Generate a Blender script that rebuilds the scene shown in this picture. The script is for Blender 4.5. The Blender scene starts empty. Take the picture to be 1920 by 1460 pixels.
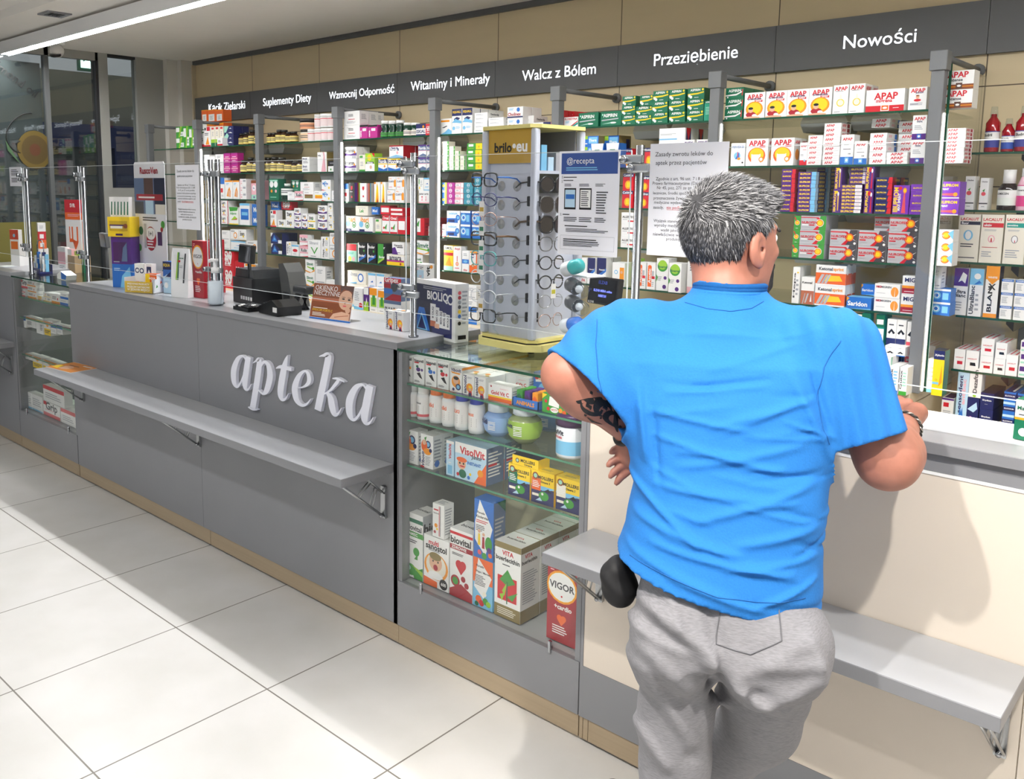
import bpy, bmesh, math, random, re
import numpy as np
from mathutils import Vector, Matrix
random.seed(7)
SC = bpy.context.scene
COL = SC.collection
PI = math.pi

# ------------------------------------------------------------------ camera, world, lights, exposure
cam_d = bpy.data.cameras.new('camera')
cam = bpy.data.objects.new('camera', cam_d); COL.objects.link(cam)
SC.camera = cam
cam_d.sensor_fit = 'HORIZONTAL'; cam_d.sensor_width = 36.0
cam_d.lens = 1646.86 / 1920 * 36.0
cam_d.shift_x = (960 - 832.91) / 1920
cam_d.shift_y = (577.19 - 730) / 1920
cam_d.clip_start = 0.05; cam_d.clip_end = 60
_r, _u, _b = Vector((0.722142, 0.691713, 0.006558)), Vector((-0.097617, 0.092517, 0.990914)), -Vector((-0.684822, 0.716222, -0.134334))
cam.matrix_world = Matrix(((_r.x, _u.x, _b.x, 3.9068), (_r.y, _u.y, _b.y, -2.0949), (_r.z, _u.z, _b.z, 1.6787), (0, 0, 0, 1)))

W = bpy.data.worlds.new('world'); SC.world = W; W.use_nodes = True
W.node_tree.nodes['Background'].inputs[0].default_value = (0.94, 0.96, 1.0, 1)
W.node_tree.nodes['Background'].inputs[1].default_value = 0.46
vs = SC.view_settings
vs.view_transform = 'Standard'; vs.look = 'None'; vs.exposure = -0.14; vs.gamma = 1.0
try: vs.use_curve_mapping = False
except Exception: pass
cy = SC.cycles
cy.use_denoising = True
try: cy.denoiser = 'OPENIMAGEDENOISE'
except Exception: pass
cy.max_bounces = 8; cy.diffuse_bounces = 5; cy.glossy_bounces = 3; cy.transmission_bounces = 4
cy.transparent_max_bounces = 40; cy.caustics_reflective = False; cy.caustics_refractive = False
cy.sample_clamp_indirect = 6.0
LAMP_K, FILL_K, STRIP_K = 82.0, 38.0, 22.0      # pendant over the counter, added unseen fill pendants, shelf led strips

def spot_light(loc, target, power, size, angle):
    l = bpy.data.lights.new('ceiling_spot_light', 'SPOT'); l.energy = power; l.shadow_soft_size = size
    l.spot_size = angle; l.spot_blend = 0.45; l.color = (1.0, 0.95, 0.88)
    o = bpy.data.objects.new('ceiling_spot_light', l); COL.objects.link(o); o.location = loc
    o.rotation_euler = (Vector(target) - Vector(loc)).to_track_quat('-Z', 'Y').to_euler()
SPOTS = [((4.06, -1.48, 2.66), (3.35, 0.0, 0.55), 190), ((3.12, -1.78, 2.66), (3.35, 0.0, 0.55), 170)]
for a, b, p in SPOTS: spot_light(a, b, p, 0.025, 1.05)

# ------------------------------------------------------------------ materials
def lin(h):
    h = h.lstrip('#'); c = [int(h[i:i + 2], 16) / 255 for i in (0, 2, 4)]
    return tuple(v / 12.92 if v <= 0.04045 else ((v + 0.055) / 1.055) ** 2.4 for v in c)
MATS = {}
def mat(hx, rough=0.5, metal=0.0, emit=0.0, vary=0.0, scale=8.0, coat=0.0, stretch=None, bump=0.0):
    key = (hx, rough, metal, emit, vary, scale, coat, bump)
    if key in MATS: return MATS[key]
    m = bpy.data.materials.new('m_' + hx.strip('#')); m.use_nodes = True
    nt = m.node_tree; b = nt.nodes['Principled BSDF']; c = lin(hx)
    b.inputs['Base Color'].default_value = (*c, 1); b.inputs['Roughness'].default_value = rough
    b.inputs['Metallic'].default_value = metal
    if coat: b.inputs['Coat Weight'].default_value = coat; b.inputs['Coat Roughness'].default_value = 0.15
    if emit:
        b.inputs['Emission Color'].default_value = (*c, 1); b.inputs['Emission Strength'].default_value = emit
    if vary or bump:
        tc = nt.nodes.new('ShaderNodeTexCoord'); mp = nt.nodes.new('ShaderNodeMapping')
        if stretch: mp.inputs['Scale'].default_value = stretch
        nz = nt.nodes.new('ShaderNodeTexNoise'); nz.inputs['Scale'].default_value = scale; nz.inputs['Detail'].default_value = 5
        nt.links.new(tc.outputs['Object'], mp.inputs[0]); nt.links.new(mp.outputs[0], nz.inputs['Vector'])
        if vary:
            rp = nt.nodes.new('ShaderNodeValToRGB')
            rp.color_ramp.elements[0].position = 0.3; rp.color_ramp.elements[1].position = 0.7
            rp.color_ramp.elements[0].color = (*[v * (1 - vary) for v in c], 1)
            rp.color_ramp.elements[1].color = (*[min(1, v * (1 + vary)) for v in c], 1)
            nt.links.new(nz.outputs['Fac'], rp.inputs[0]); nt.links.new(rp.outputs[0], b.inputs['Base Color'])
        if bump:
            bp = nt.nodes.new('ShaderNodeBump'); bp.inputs['Strength'].default_value = bump; bp.inputs['Distance'].default_value = 0.002
            nt.links.new(nz.outputs['Fac'], bp.inputs['Height']); nt.links.new(bp.outputs[0], b.inputs['Normal'])
    MATS[key] = m
    return m
def glass(name, tint=(0.97, 0.99, 0.98), refl=1.0, rough=0.02):
    if name in MATS: return MATS[name]
    m = bpy.data.materials.new(name); m.use_nodes = True; nt = m.node_tree; nt.nodes.clear()
    o = nt.nodes.new('ShaderNodeOutputMaterial'); t = nt.nodes.new('ShaderNodeBsdfTransparent'); g = nt.nodes.new('ShaderNodeBsdfGlossy')
    f = nt.nodes.new('ShaderNodeLayerWeight'); f.inputs['Blend'].default_value = 0.5          # facing: 0 head-on, 1 at grazing
    w5 = nt.nodes.new('ShaderNodeMath'); w5.operation = 'POWER'; w5.inputs[1].default_value = 5.0; nt.links.new(f.outputs['Facing'], w5.inputs[0])
    k = nt.nodes.new('ShaderNodeMath'); k.operation = 'MULTIPLY_ADD'; k.inputs[1].default_value = 0.96; k.inputs[2].default_value = 0.04 * refl; k.use_clamp = True
    t.inputs[0].default_value = (*tint, 1); g.inputs['Roughness'].default_value = rough; x = nt.nodes.new('ShaderNodeMixShader')
    nt.links.new(w5.outputs[0], k.inputs[0]); nt.links.new(k.outputs[0], x.inputs[0]); nt.links.new(t.outputs[0], x.inputs[1])
    nt.links.new(g.outputs[0], x.inputs[2]); nt.links.new(x.outputs[0], o.inputs[0])
    MATS[name] = m
    return m
G_CLEAR = glass('clear_glass', (0.985, 0.99, 0.985)); G_PLEXI = glass('plexi', (0.985, 0.985, 0.99), 0.9)
G_SHELF = glass('shelf_glass', (0.95, 0.98, 0.96)); G_WIN = glass('window_glass', (0.80, 0.84, 0.84), 2.6)
G_EDGE = mat('1f4d38', 0.15); P_EDGE = mat('e8eef0', 0.2); G_BOTTLE = glass('bottle_clear', (0.9, 0.94, 0.97), 1.3)
GREY = mat('85868a', 0.42, vary=0.03, scale=3); GREYTOP = mat('a6a8ac', 0.28, vary=0.03, scale=5); DGREY = mat('5d5e5f', 0.45, vary=0.02)  # GREYTOP: the counter grey paled to carry lamp light on the tops
CREAM = mat('cdbfa4', 0.45, vary=0.03, scale=2, stretch=(1, 1, 6)); PANEL = mat('ddd2c4', 0.42, vary=0.015, scale=2)
KICK = mat('a8967c', 0.5, vary=0.05, scale=3, stretch=(0.4, 4, 30)); WHITE = mat('f2f3f4', 0.45); CHROME = mat('b2b5ba', 0.14, 1.0)
STEEL = mat('b0b2b4', 0.3, 1.0); BLACK = mat('101113', 0.35); WALLW = mat('d9d5cd', 0.7, vary=0.02)
PALHEX = dict(w='f4f4f2', k='141416', r='cf1f2e', o='f29a1f', y='f7d21e', g='3f9a3a', G='0b6b4b', b='2b6fc4', n='23295f', p='55277f', m='c2318f', t='169a8c',
    c='7cc0e6', l='9ccb3c', d='45464c', e='a9acb2', s='b9bbbf', i='f2ecdc', a='8c4a26', h='eeb3bd', v='a6dcc6', R='a81c2c', B='8b7a48', C='bcdcf0', N='171a38',
    M='a8278a', O='ef6a26', H='e2545f', T='1f9a7c', U='3f93a8', E='5f7396', q='7a35b5', V='4a2158', D='5c3f36', A='b86a4a', Y='c9a51a', f='e3b394', j='2f4f96')
def pal(c): return mat(PALHEX[c], 0.38)

# ------------------------------------------------------------------ mesh builder
class MB:
    def __init__(s): s.v = []; s.f = []; s.m = []; s.ms = []; s.sm = []
    def slot(s, m):
        if m not in s.ms: s.ms.append(m)
        return s.ms.index(m)
    def raw(s, vs, fs, m, smooth=False):
        o = len(s.v); s.v += [tuple(p) for p in vs]; k = s.slot(m)
        for f in fs: s.f.append(tuple(i + o for i in f)); s.m.append(k); s.sm.append(smooth)
        return s
    def box(s, x0, y0, z0, x1, y1, z1, m, M=None):
        vs = [(x0, y0, z0), (x1, y0, z0), (x1, y1, z0), (x0, y1, z0), (x0, y0, z1), (x1, y0, z1), (x1, y1, z1), (x0, y1, z1)]
        if M: vs = [M @ Vector(p) for p in vs]
        return s.raw(vs, [(0, 3, 2, 1), (4, 5, 6, 7), (0, 1, 5, 4), (1, 2, 6, 5), (2, 3, 7, 6), (3, 0, 4, 7)], m)
    def bbox(s, x0, y0, z0, x1, y1, z1, m, r=0.004, seg=2, M=None):      # bevelled box
        bm = bmesh.new(); bmesh.ops.create_cube(bm, size=1)
        for q in bm.verts: q.co = ((x0 + x1) / 2 + q.co.x * (x1 - x0), (y0 + y1) / 2 + q.co.y * (y1 - y0), (z0 + z1) / 2 + q.co.z * (z1 - z0))
        bmesh.ops.bevel(bm, geom=list(bm.edges), offset=r, segments=seg, affect='EDGES', profile=0.5)
        return s.bm(bm, m, M)
    def bm(s, bm, m, M=None, smooth=False):
        bm.verts.index_update()
        s.raw([(M @ q.co) if M else q.co.copy() for q in bm.verts], [[q.index for q in f.verts] for f in bm.faces], m, smooth); bm.free(); return s
    def prism(s, pts, y0, y1, m, M=None):        # polygon in x,z extruded along y
        n = len(pts); vs = [(x, y0, z) for x, z in pts] + [(x, y1, z) for x, z in pts]
        if M: vs = [M @ Vector(p) for p in vs]
        return s.raw(vs, [tuple(range(n)), tuple(range(2 * n - 1, n - 1, -1))] + [(i, i + n, (i + 1) % n + n, (i + 1) % n) for i in range(n)], m)
    def tube(s, pts, r, m, n=8, closed=False):
        pts = [Vector(p) for p in pts]; rs = r if isinstance(r, (list, tuple)) else [r] * len(pts)
        vs = []; fs = []; L = len(pts)
        up = Vector((0, 0, 1))
        for i, p in enumerate(pts):
            a = pts[(i - 1) % L] if (closed or i) else p; b = pts[(i + 1) % L] if (closed or i < L - 1) else p
            t = (b - a).normalized()
            x = t.cross(up)
            if x.length < 0.05: x = t.cross(Vector((1, 0, 0)))
            x.normalize(); y = x.cross(t)
            for k in range(n):
                q = 2 * PI * k / n; vs.append(p + (x * math.cos(q) + y * math.sin(q)) * rs[i])
        for i in range(L if closed else L - 1):
            j = (i + 1) % L
            for k in range(n): fs.append((i * n + k, i * n + (k + 1) % n, j * n + (k + 1) % n, j * n + k))
        if not closed: fs += [tuple(range(n - 1, -1, -1)), tuple((L - 1) * n + k for k in range(n))]
        return s.raw(vs, fs, m, True)
    def lathe(s, prof, m, n=20, M=None, cap=True):
        vs = []; fs = []
        for r, z in prof:
            for k in range(n): q = 2 * PI * k / n; vs.append((r * math.cos(q), r * math.sin(q), z))
        for i in range(len(prof) - 1):
            for k in range(n): fs.append((i * n + k, i * n + (k + 1) % n, (i + 1) * n + (k + 1) % n, (i + 1) * n + k))
        if cap: fs += [tuple(range(n - 1, -1, -1)), tuple((len(prof) - 1) * n + k for k in range(n))]
        if M: vs = [M @ Vector(p) for p in vs]
        return s.raw(vs, fs, m, True)
    def ball(s, c, r, m, n=12, M=None):
        r = r if isinstance(r, (tuple, list)) else (r, r, r)
        bm = bmesh.new(); bmesh.ops.create_uvsphere(bm, u_segments=n, v_segments=n // 2 + 1, radius=1)
        for q in bm.verts: q.co = (c[0] + q.co.x * r[0], c[1] + q.co.y * r[1], c[2] + q.co.z * r[2])
        return s.bm(bm, m, M, True)
    def mesh(s, name='mesh'):
        me = bpy.data.meshes.new(name); me.from_pydata(s.v, [], s.f)
        for m in s.ms: me.materials.append(m)
        me.polygons.foreach_set('material_index', s.m); me.polygons.foreach_set('use_smooth', s.sm); me.update()
        return me
    def build(s, name, parent=None, loc=(0, 0, 0), rz=0.0):
        return link(name, s.mesh(name), parent, loc, rz)
def link(name, me, parent=None, loc=(0, 0, 0), rz=0.0):
    o = bpy.data.objects.new(name, me); COL.objects.link(o); o.location = loc; o.rotation_euler = (0, 0, rz)
    if parent: o.parent = parent
    return o
def tag(o, label, cat, group=None):
    o['label'] = label; o['category'] = cat
    if group: o['group'] = group
    return o
def thing(name, label, cat, loc=(0, 0, 0), rz=0.0, group=None): return tag(link(name, None, None, loc, rz), label, cat, group)
def struct(o): o['kind'] = 'structure'; return o

# ------------------------------------------------------------------ flat lettering and printed fronts
TXT = {}
def text_geo(s, bold=True, res=2):
    k = (s, bold, res)
    if k in TXT: return TXT[k]
    c = bpy.data.curves.new('t', 'FONT'); c.body = s; c.resolution_u = res; c.offset = 0.030 if bold else 0.0
    o = bpy.data.objects.new('t', c); COL.objects.link(o)
    dg = bpy.context.evaluated_depsgraph_get(); e = o.evaluated_get(dg); me = e.to_mesh()
    vs = np.array([v.co[:2] for v in me.vertices]) if len(me.vertices) else np.zeros((1, 2)); fs = [tuple(p.vertices) for p in me.polygons]
    e.to_mesh_clear(); bpy.data.objects.remove(o); bpy.data.curves.remove(c)
    lo, hi = vs.min(0), vs.max(0); sz = max(hi[0] - lo[0], 1e-4)
    TXT[k] = ((vs - (lo + hi) / 2) / sz, fs, (hi[1] - lo[1]) / sz)
    return TXT[k]
def put_text(mb, P, s, cx, cy, w, m, vertical=False, hmax=None, bold=True, res=2):
    vs, fs, ar = text_geo(s, bold, res)
    sy = w
    if hmax and w * ar > hmax: sy = hmax / ar
    q = [((cx - y * sy, cy + x * w) if vertical else (cx + x * w, cy + y * sy)) for x, y in vs]
    mb.raw([P(a, b) for a, b in q], fs, m)
TOK = re.compile(r'([>^]?)([RECTVLP]) ?(\S+)')
PROD, DES = {}, {}
DESIGNS = """
grnbot|box|.06|green leafy box with white band|g R0,.5,.45,.9,w R.5,.1,1,.5,w P l,.3,0,.6,1,.8,1,.5,0 L.55,.2,.95,.4,3,G
org|box|.07|orange box with white window|O R.15,.05,.85,.62,w L.3,.15,.7,.5,4,e R0,.92,1,1,o
blkwht|box|.07|white box with black foot|w R0,0,1,.3,k L.2,.5,.8,.8,3,d
carrot|box|.05|white box with red square and carrots|w R.45,.78,.95,.98,r C.2,.88,.12,k P o,.2,.1,.6,.5,.8,.1 R0,0,1,.08,r L.1,.55,.8,.7,2,d
thin|box|.05|slim cream box fading to green|i R0,0,1,.35,l R0,0,1,.18,G R.2,.85,.8,.95,r L.3,.5,.7,.75,3,e
smallwr|box|.04|small white box with red foot|w R0,0,1,.2,r L.2,.4,.8,.7,2,k
mintnavy|box|.06|mint and navy diagonal box|n P v,0,.35,0,1,.5,1,.2,.35 P v,.05,0,.5,0,.3,.3 P w,.5,.75,.8,.7,.7,.82 P w,.4,.3,.9,.25,.7,.4
tub|tub|.05|white tub with red band and picture|w
white2|box|.07|plain white box with grey print|w L.3,.6,.7,.8,3,d R.3,.4,.7,.44,r L.2,.12,.8,.3,3,e >L.2,.4,.8,.8,5,e
pinkbk|box|.06|pink box with black top|m R0,.86,1,1,k R.35,.55,.8,.75,w V.15,.35,.5,w,cena
iskial|box|.05|white and navy box with emblem|w R0,.62,1,1,n R0,0,1,.12,n C.75,.75,.12,o T.5,.36,.9,n,ISKIAL
red|box|.05|plain red box with white lettering|r T.5,.7,.7,w,120 T.5,.5,.6,w,30 L.2,.15,.8,.3,2,w
mountain|box|.07|white box with orange band and mountain|w R0,.78,.8,.9,o P c,0,0,1,0,1,.2,.7,.35,.4,.15 P d,.1,.42,.55,.55,.6,.5,.3,.4 >R.3,.6,.9,.8,e
shark|box|.06|navy and white box with leaping shark|w R0,.72,1,1,n T.5,.87,.84,y,SQUALL P n,.2,.6,.5,.68,.85,.62,.55,.5,.3,.45 P c,0,.45,.35,.6,1,.5,1,.4,.5,.44 C.2,.22,.14,c L.4,.2,.9,.3,3,c ^L.1,.3,.9,.6,2,c
flatwht|box|.11|flat white carton with grey print|w L.1,.35,.7,.65,2,e >T.5,.5,.6,d,Otenberclip
cholin|box|.07|white box with blue head picture|w C.7,.75,.18,b R0,.08,1,.2,n T.45,.38,.84,R,Cholinex L.1,.7,.45,.9,3,c
navend|box|.1|flat white box with navy end|w R.6,0,1,1,n L.08,.4,.5,.6,2,e
gared|box|.07|red box with white lettering|r T.5,.8,.6,w,Gar R0,.3,1,.5,w >L.2,.3,.8,.7,2,R
coral|box|.05|white box with red lettering and teal arc|w T.5,.82,.9,r,FLORIDYNA P t,.4,0,1,.5,1,.3,.6,0 P r,.3,0,1,.65,1,.55,.42,0 L.1,.4,.4,.65,3,c
aspbig|box|.09|large green box with silver stripe|G T.46,.72,.66,w,ASPIRIN P s,.05,.42,.85,.52,.85,.44,.05,.34 E.6,.2,.16,.06,w P v,.05,.12,.5,.16,.5,.24 C.1,.78,.07,v
aspyel|box|.05|green box with yellow wave stripe|G T.45,.82,.6,w,ASPIRIN C.9,.84,.1,y P y,0,.36,.6,.42,.97,.55,.97,.66,.6,.55,0,.5 C.1,.32,.13,w C.2,.2,.13,w L.4,.1,.7,.2,1,w
teal|box|.06|tall teal green box|T R0,.86,1,1,G T.4,.92,.6,w,ASPIRIN R.8,.2,1,.4,y L.15,.3,.7,.7,5,v
aspwht|box|.09|green box with white wave stripe|G T.5,.7,.7,w,ASPIRIN P w,0,.2,.6,.24,.95,.55,.95,.65,.6,.4,0,.32 P r,.9,.2,.95,.2,.97,.8,.92,.8 C.12,.1,.08,w
apapsun|box|.06|white box with boy before yellow sun|w T.5,.83,.76,r,APAP T.5,.74,.64,n,przeziębienie R.5,.62,.88,.7,r T.69,.66,.3,w,junior E.5,.36,.42,.29,o E.5,.38,.33,.23,y E.35,.14,.25,.11,R C.33,.31,.12,f E.33,.38,.12,.05,k E.52,.1,.12,.06,w E.4,.02,.4,.05,f
apapeff|box|.07|slim white box with fizzing tablet|w T.5,.87,.84,r,APAP L.15,.77,.85,.8,1,d C.5,.38,.26,y C.5,.38,.2,i P i,.42,.5,.58,.5,.54,.66,.46,.66 L.1,.05,.5,.08,1,d >T.5,.85,.7,r,APAP
apapmig|box|.06|wide white box with red foot|w T.52,.7,.62,r,APAP T.48,.46,.42,r,migrena R0,0,1,.27,r R.4,.02,.62,.3,w R.42,.05,.6,.27,O E.51,.16,.06,.05,w L.72,.12,.9,.17,1,w
apapjun|box|.05|white box with small child portrait|w T.5,.85,.8,r,APAP T.6,.75,.45,n,Junior C.5,.56,.1,f E.5,.62,.1,.03,a E.5,.42,.2,.06,r L.1,.2,.8,.3,3,n
apapint|box|.07|white box with brown band and tablet|w T.45,.78,.72,r,APAP T.4,.5,.45,d,intense R0,0,1,.26,a R.4,.02,.62,.34,D E.51,.18,.07,.06,w R0,.12,.4,.16,o R.62,.12,1,.16,o
whitecap|box|.05|white box with purple wave|w R0,.28,1,.5,p P w,0,.5,.5,.4,1,.55,1,.6,0,.6 T.45,.7,.8,d,Intensa R.6,.05,.95,.25,e C.85,.55,.1,o
pink2|box|.05|magenta box with pale band|m R0,.4,1,.5,h L.2,.2,.8,.3,2,w R0,.85,1,1,M R.2,.6,.8,.65,w
white1|box|.06|white box with faint print|w L.2,.6,.8,.85,3,e R.1,.1,.9,.16,e >L.2,.2,.8,.8,4,e
biot|box|.07|white box with small blue print|w T.4,.7,.6,n,Biotyk L.15,.15,.8,.45,2,d
hair|box|.06|white box with pink ribbon|w P h,.4,0,.9,0,.6,1,.75,1 T.2,.8,.3,d,gre >R0,0,1,1,B
blkbox|box|.05|black and white box|w R0,.5,1,1,k P w,.3,.45,1,.5,1,.65 L.2,.7,.7,.85,2,e C.3,.2,.1,g
yelbox|box|.06|lime box with lemon picture|l C.45,.76,.22,y R.1,.42,.9,.52,n T.5,.47,.6,w,Hizee R0,0,1,.4,w C.6,.22,.13,f P r,.7,1,1,1,1,.75
fiordy|box|.08|white box with yellow top and blue foot|w R0,.62,1,1,n R0,.9,1,1,y R0,.5,1,.58,y T.48,.76,.86,w,Fiorda P b,0,0,1,0,1,.25,.6,.12,0,.3 C.7,.36,.1,o
fiordr|box|.09|white and blue box with crimson side|w R0,.9,1,1,R T.4,.72,.6,n,Fiorda R.05,.6,.6,.82,n T.33,.7,.5,w,Fiorda C.58,.42,.12,h P c,0,0,1,0,1,.12,.5,.25,0,.1 >R0,0,1,1,R
fiordp|box|.08|white and slate box with pink line|w R0,.55,1,1,E R0,.9,1,1,p R0,.5,1,.55,h T.48,.74,.9,w,Fiorda P E,0,0,1,0,1,.2,.6,.32,0,.12
cream|box|.05|cream box with green mark|i R.1,.8,.6,.95,g R0,0,1,.1,g L.2,.3,.8,.6,3,e
gropr|box|.05|pale box with green corner tab|i R.78,0,1,1,g T.89,.5,.14,w,A L.1,.4,.6,.7,2,e
groyel|box|.05|green box with yellow picture|g R.58,.05,1,.95,y C.78,.45,.15,o R.1,.5,.42,.85,w L.1,.15,.5,.3,2,l
bluemix|box|.1|flat blue box with green tab|b R0,.7,.45,1,l R.5,.3,.95,.9,c T.7,.6,.4,w,Thera L.1,.2,.5,.4,1,w >R0,0,1,1,B >R.6,.2,.9,.8,n
shield|box|.06|blue box with white arch and shield|b P w,0,1,1,1,.85,.3,.5,.1,.15,.3 P G,.3,.75,.7,.75,.66,.4,.5,.25,.34,.4 T.5,.56,.28,w,GRIP
coldrex|box|.06|red box with steaming cup|r R0,.8,1,1,n T.5,.9,.9,w,Coldrex E.5,.35,.3,.25,o R.35,.2,.65,.5,y
carton|box|.1|plain white carton|w R0,.1,.7,.2,c L.05,.45,.7,.6,2,e >P n,.1,0,.5,0,.5,1,.1,1 >P r,.1,1,.3,0,.5,1
fervex|box|.06|white box with purple lettering|w T.5,.88,.8,p,FERVEX C.5,.45,.2,y L.1,.1,.9,.2,2,e
fervd|box|.05|white box with blue disc and orange|w T.5,.83,.84,b,FERVEX_D C.45,.45,.24,c P b,.3,.3,.6,.62,.62,.3 E.58,.32,.12,.06,o C.85,.15,.06,k R.46,.4,.52,.62,r
apapmax|box|.06|white box with steaming mug before sun|w T.5,.84,.76,r,APAP L.12,.7,.6,.74,1,n R.62,.68,.88,.75,r E.5,.38,.4,.3,O E.5,.42,.33,.24,y R.26,.02,.68,.44,w E.72,.24,.12,.1,o E.71,.24,.07,.06,w R.3,.42,.64,.45,y >T.5,.85,.7,r,APAP >E.5,.4,.3,.2,o
apaps|box|.05|small white box with red foot and disc|w T.5,.84,.8,r,APAP L.4,.66,.9,.7,1,r R0,0,1,.22,r C.7,.2,.14,c L.15,.4,.6,.5,2,e
apapst|box|.1|flat white box with red lettering|w T.36,.5,.5,r,APAP L.66,.42,.9,.5,1,h >T.3,.5,.4,r,APAP >R.6,.1,.85,.9,R
apapst2|box|.12|flat red lettered box with blue tab|w T.5,.5,.6,r,APAP >T.3,.5,.3,h,APAP >R.7,.1,.9,.9,b
apaptab|box|.06|tall white box with blue foot|w T.5,.85,.76,r,APAP L.25,.65,.8,.68,1,e L.2,.5,.8,.54,1,d R0,0,1,.26,b R.36,.06,.66,.24,c E.51,.15,.1,.05,w T.7,.36,.2,d,100
apapnoc|box|.06|white box with purple foot|w T.5,.86,.8,r,APAP T.5,.74,.4,n,noc L.15,.4,.75,.6,3,e R0,0,1,.24,p R.36,.05,.66,.22,b E.51,.13,.1,.05,w
blutop|box|.05|white box with blue top|w R0,.7,1,1,b R.1,.3,.6,.5,r L.2,.1,.8,.2,2,e
hands|box|.06|white box with orange hands picture|w P o,.2,.15,.4,.5,.6,.65,.75,.4,.7,.1 E.55,.3,.14,.18,f R0,.92,1,1,o L.15,.75,.6,.88,2,c
rings|box|.05|white box with pink edge|w R0,0,.08,1,h R.1,.6,.4,.7,h L.15,.2,.4,.45,2,r R.5,.55,.9,.85,e
round|box|.06|pink and purple box with white circles|h C.5,.6,.32,w R0,0,1,.25,v C.5,.12,.12,p R0,.85,1,1,a L.3,.55,.7,.65,2,p
dkgreen|box|.06|dark green box with two white discs|G C.28,.74,.2,w C.72,.74,.2,w C.28,.42,.1,o C.72,.42,.1,h L.15,.1,.85,.16,1,v R.1,.88,.9,.95,v
amberl|box|.05|white box with amber label|w R.1,.25,.9,.65,B R.1,.55,.9,.65,a L.1,.8,.7,.88,1,d
orangel|box|.05|white box with orange label|w R.1,.25,.9,.62,o R.1,.52,.9,.62,y L.1,.8,.7,.88,1,d
multi|box|.05|white box with coloured arcs|w C.4,.62,.25,c C.45,.6,.16,w R0,0,1,.2,w P r,0,.1,.5,0,0,0 C.8,.25,.12,y T.4,.62,.6,b,Magne
blackred|box|.05|black box with red mark|k P r,.35,.68,.5,.6,.65,.68,.65,.82,.35,.82 L.2,.5,.8,.54,1,w P r,.4,.2,.6,.2,.6,.3,.4,.3 >R0,0,.4,1,p >R.4,0,.6,1,R >R.6,0,1,1,l
rainbow|box|.05|white box with red mark and rainbow side|w P r,.35,.68,.5,.6,.65,.68,.65,.82,.35,.82 P r,.4,.25,.6,.25,.6,.35,.4,.35 >R0,0,.3,1,h >R.3,0,.5,1,O >R.5,0,.7,1,c >R.7,0,1,1,i
flame|box|.05|slim white box with yellow orange flames|w P y,.2,0,.8,0,.7,.7,.5,1 P o,.35,0,.75,0,.6,.5 P R,.45,0,.7,0,.6,.2 R0,.9,.3,1,o
clary|box|.07|white box with orange corner|w T.4,.62,.72,n,CLARYS P o,.75,.2,1,.2,1,.7,.85,.8,.72,.6 R.1,.15,.5,.22,h L.1,.8,.5,.9,2,o
angin|box|.06|white box with pink dolls|w T.45,.72,.86,d,Junior_angin C.3,.5,.07,r P h,.22,.2,.38,.2,.32,.46,.28,.46 C.65,.5,.07,h P h,.57,.2,.73,.2,.67,.46,.63,.46 R0,0,1,.1,h
greenc|box|.05|green box with white circles|g C.5,.85,.25,w C.5,.6,.25,w C.5,.35,.25,w C.5,.1,.25,w
blueyel|box|.05|blue and yellow box|b R.6,0,1,1,y T.4,.6,.7,w,Str C.3,.85,.2,y C.3,.2,.2,y
magent|box|.06|magenta box with white ring|M C.45,.5,.36,w C.45,.5,.28,M R.3,.45,.6,.56,w
tealr|box|.06|blue teal box with white ring|U C.5,.5,.36,w C.5,.5,.28,U R.36,.45,.64,.56,w
palep|box|.06|pale pink box with grey print|h R0,.3,.6,.75,w L.1,.4,.55,.65,2,d R.7,.1,1,.9,w
ibur|box|.1|purple box with red end|p T.38,.5,.6,y,IBUPROM R.75,0,1,1,r >R0,0,.3,1,r >T.6,.5,.5,y,IBUPROM
ibub|box|.1|purple box with light blue end|p T.38,.5,.58,y,IBUPROM R.74,0,1,1,c >R0,0,.25,1,C >R.25,0,1,1,n >T.6,.5,.5,y,IBUPROM
ibuw|box|.08|purple box with white end|p T.36,.5,.6,y,IBUPROM R.68,.08,1,.92,w L.72,.3,.95,.7,2,h
ibuv|box|.06|upright purple box with yellow lettering|p V.28,.5,.9,y,IBUPROM P y,.68,.1,.8,.1,.78,.75,.66,.75 E.72,.82,.12,.09,i E.5,.9,.18,.06,y
ibuvr|box|.06|upright purple box with red disc|p V.28,.5,.9,y,IBUPROM E.56,.85,.2,.1,r P r,.7,.05,.86,.05,.82,.75,.74,.75 E.78,.8,.1,.09,w
ibus|box|.07|upright violet box with red flare|q V.18,.5,.86,y,IBUPROM V.4,.42,.6,w,MAX_SPRINT C.42,.9,.12,r P H,.56,.04,.82,.04,.74,.75,.66,.75 E.71,.82,.12,.1,o E.71,.82,.07,.06,y
ibun|box|.09|navy box with red end|n T.36,.5,.56,y,IBUPROM P r,.72,0,1,0,1,1,.8,1 L.6,.45,.72,.52,1,w >R0,0,.5,1,R >T.6,.5,.5,y,IBUPROM
ibuq|box|.09|violet box with yellow lettering|q T.42,.5,.56,y,IBUPROM L.72,.46,.95,.54,1,i P r,.8,.8,1,1,1,.7
ibuwide|box|.08|wide violet box with red flare|q T.5,.78,.84,y,IBUPROM T.3,.55,.4,w,SPRINT P H,.05,.2,.8,.15,.8,.32,.05,.28 E.82,.24,.1,.12,o R0,0,1,.06,w
tubw|box|.05|white tub box with blue body|w R.1,.25,.9,.75,b R.2,.45,.8,.6,c R0,.9,1,1,c
greenw|box|.05|white box with green leaf and rainbow|w P l,.2,.25,.9,.35,.6,.5 P r,.2,.25,.9,.35,.85,.28 P g,0,1,1,1,.9,.8,.1,.75 T.45,.62,.7,g,Adipron R0,0,1,.06,y
zenw|box|.06|white box with dark lettering|w T.45,.55,.6,d,zen C.6,.35,.12,y R0,0,1,.12,i P d,.1,.8,.3,.85,.3,.75
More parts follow.
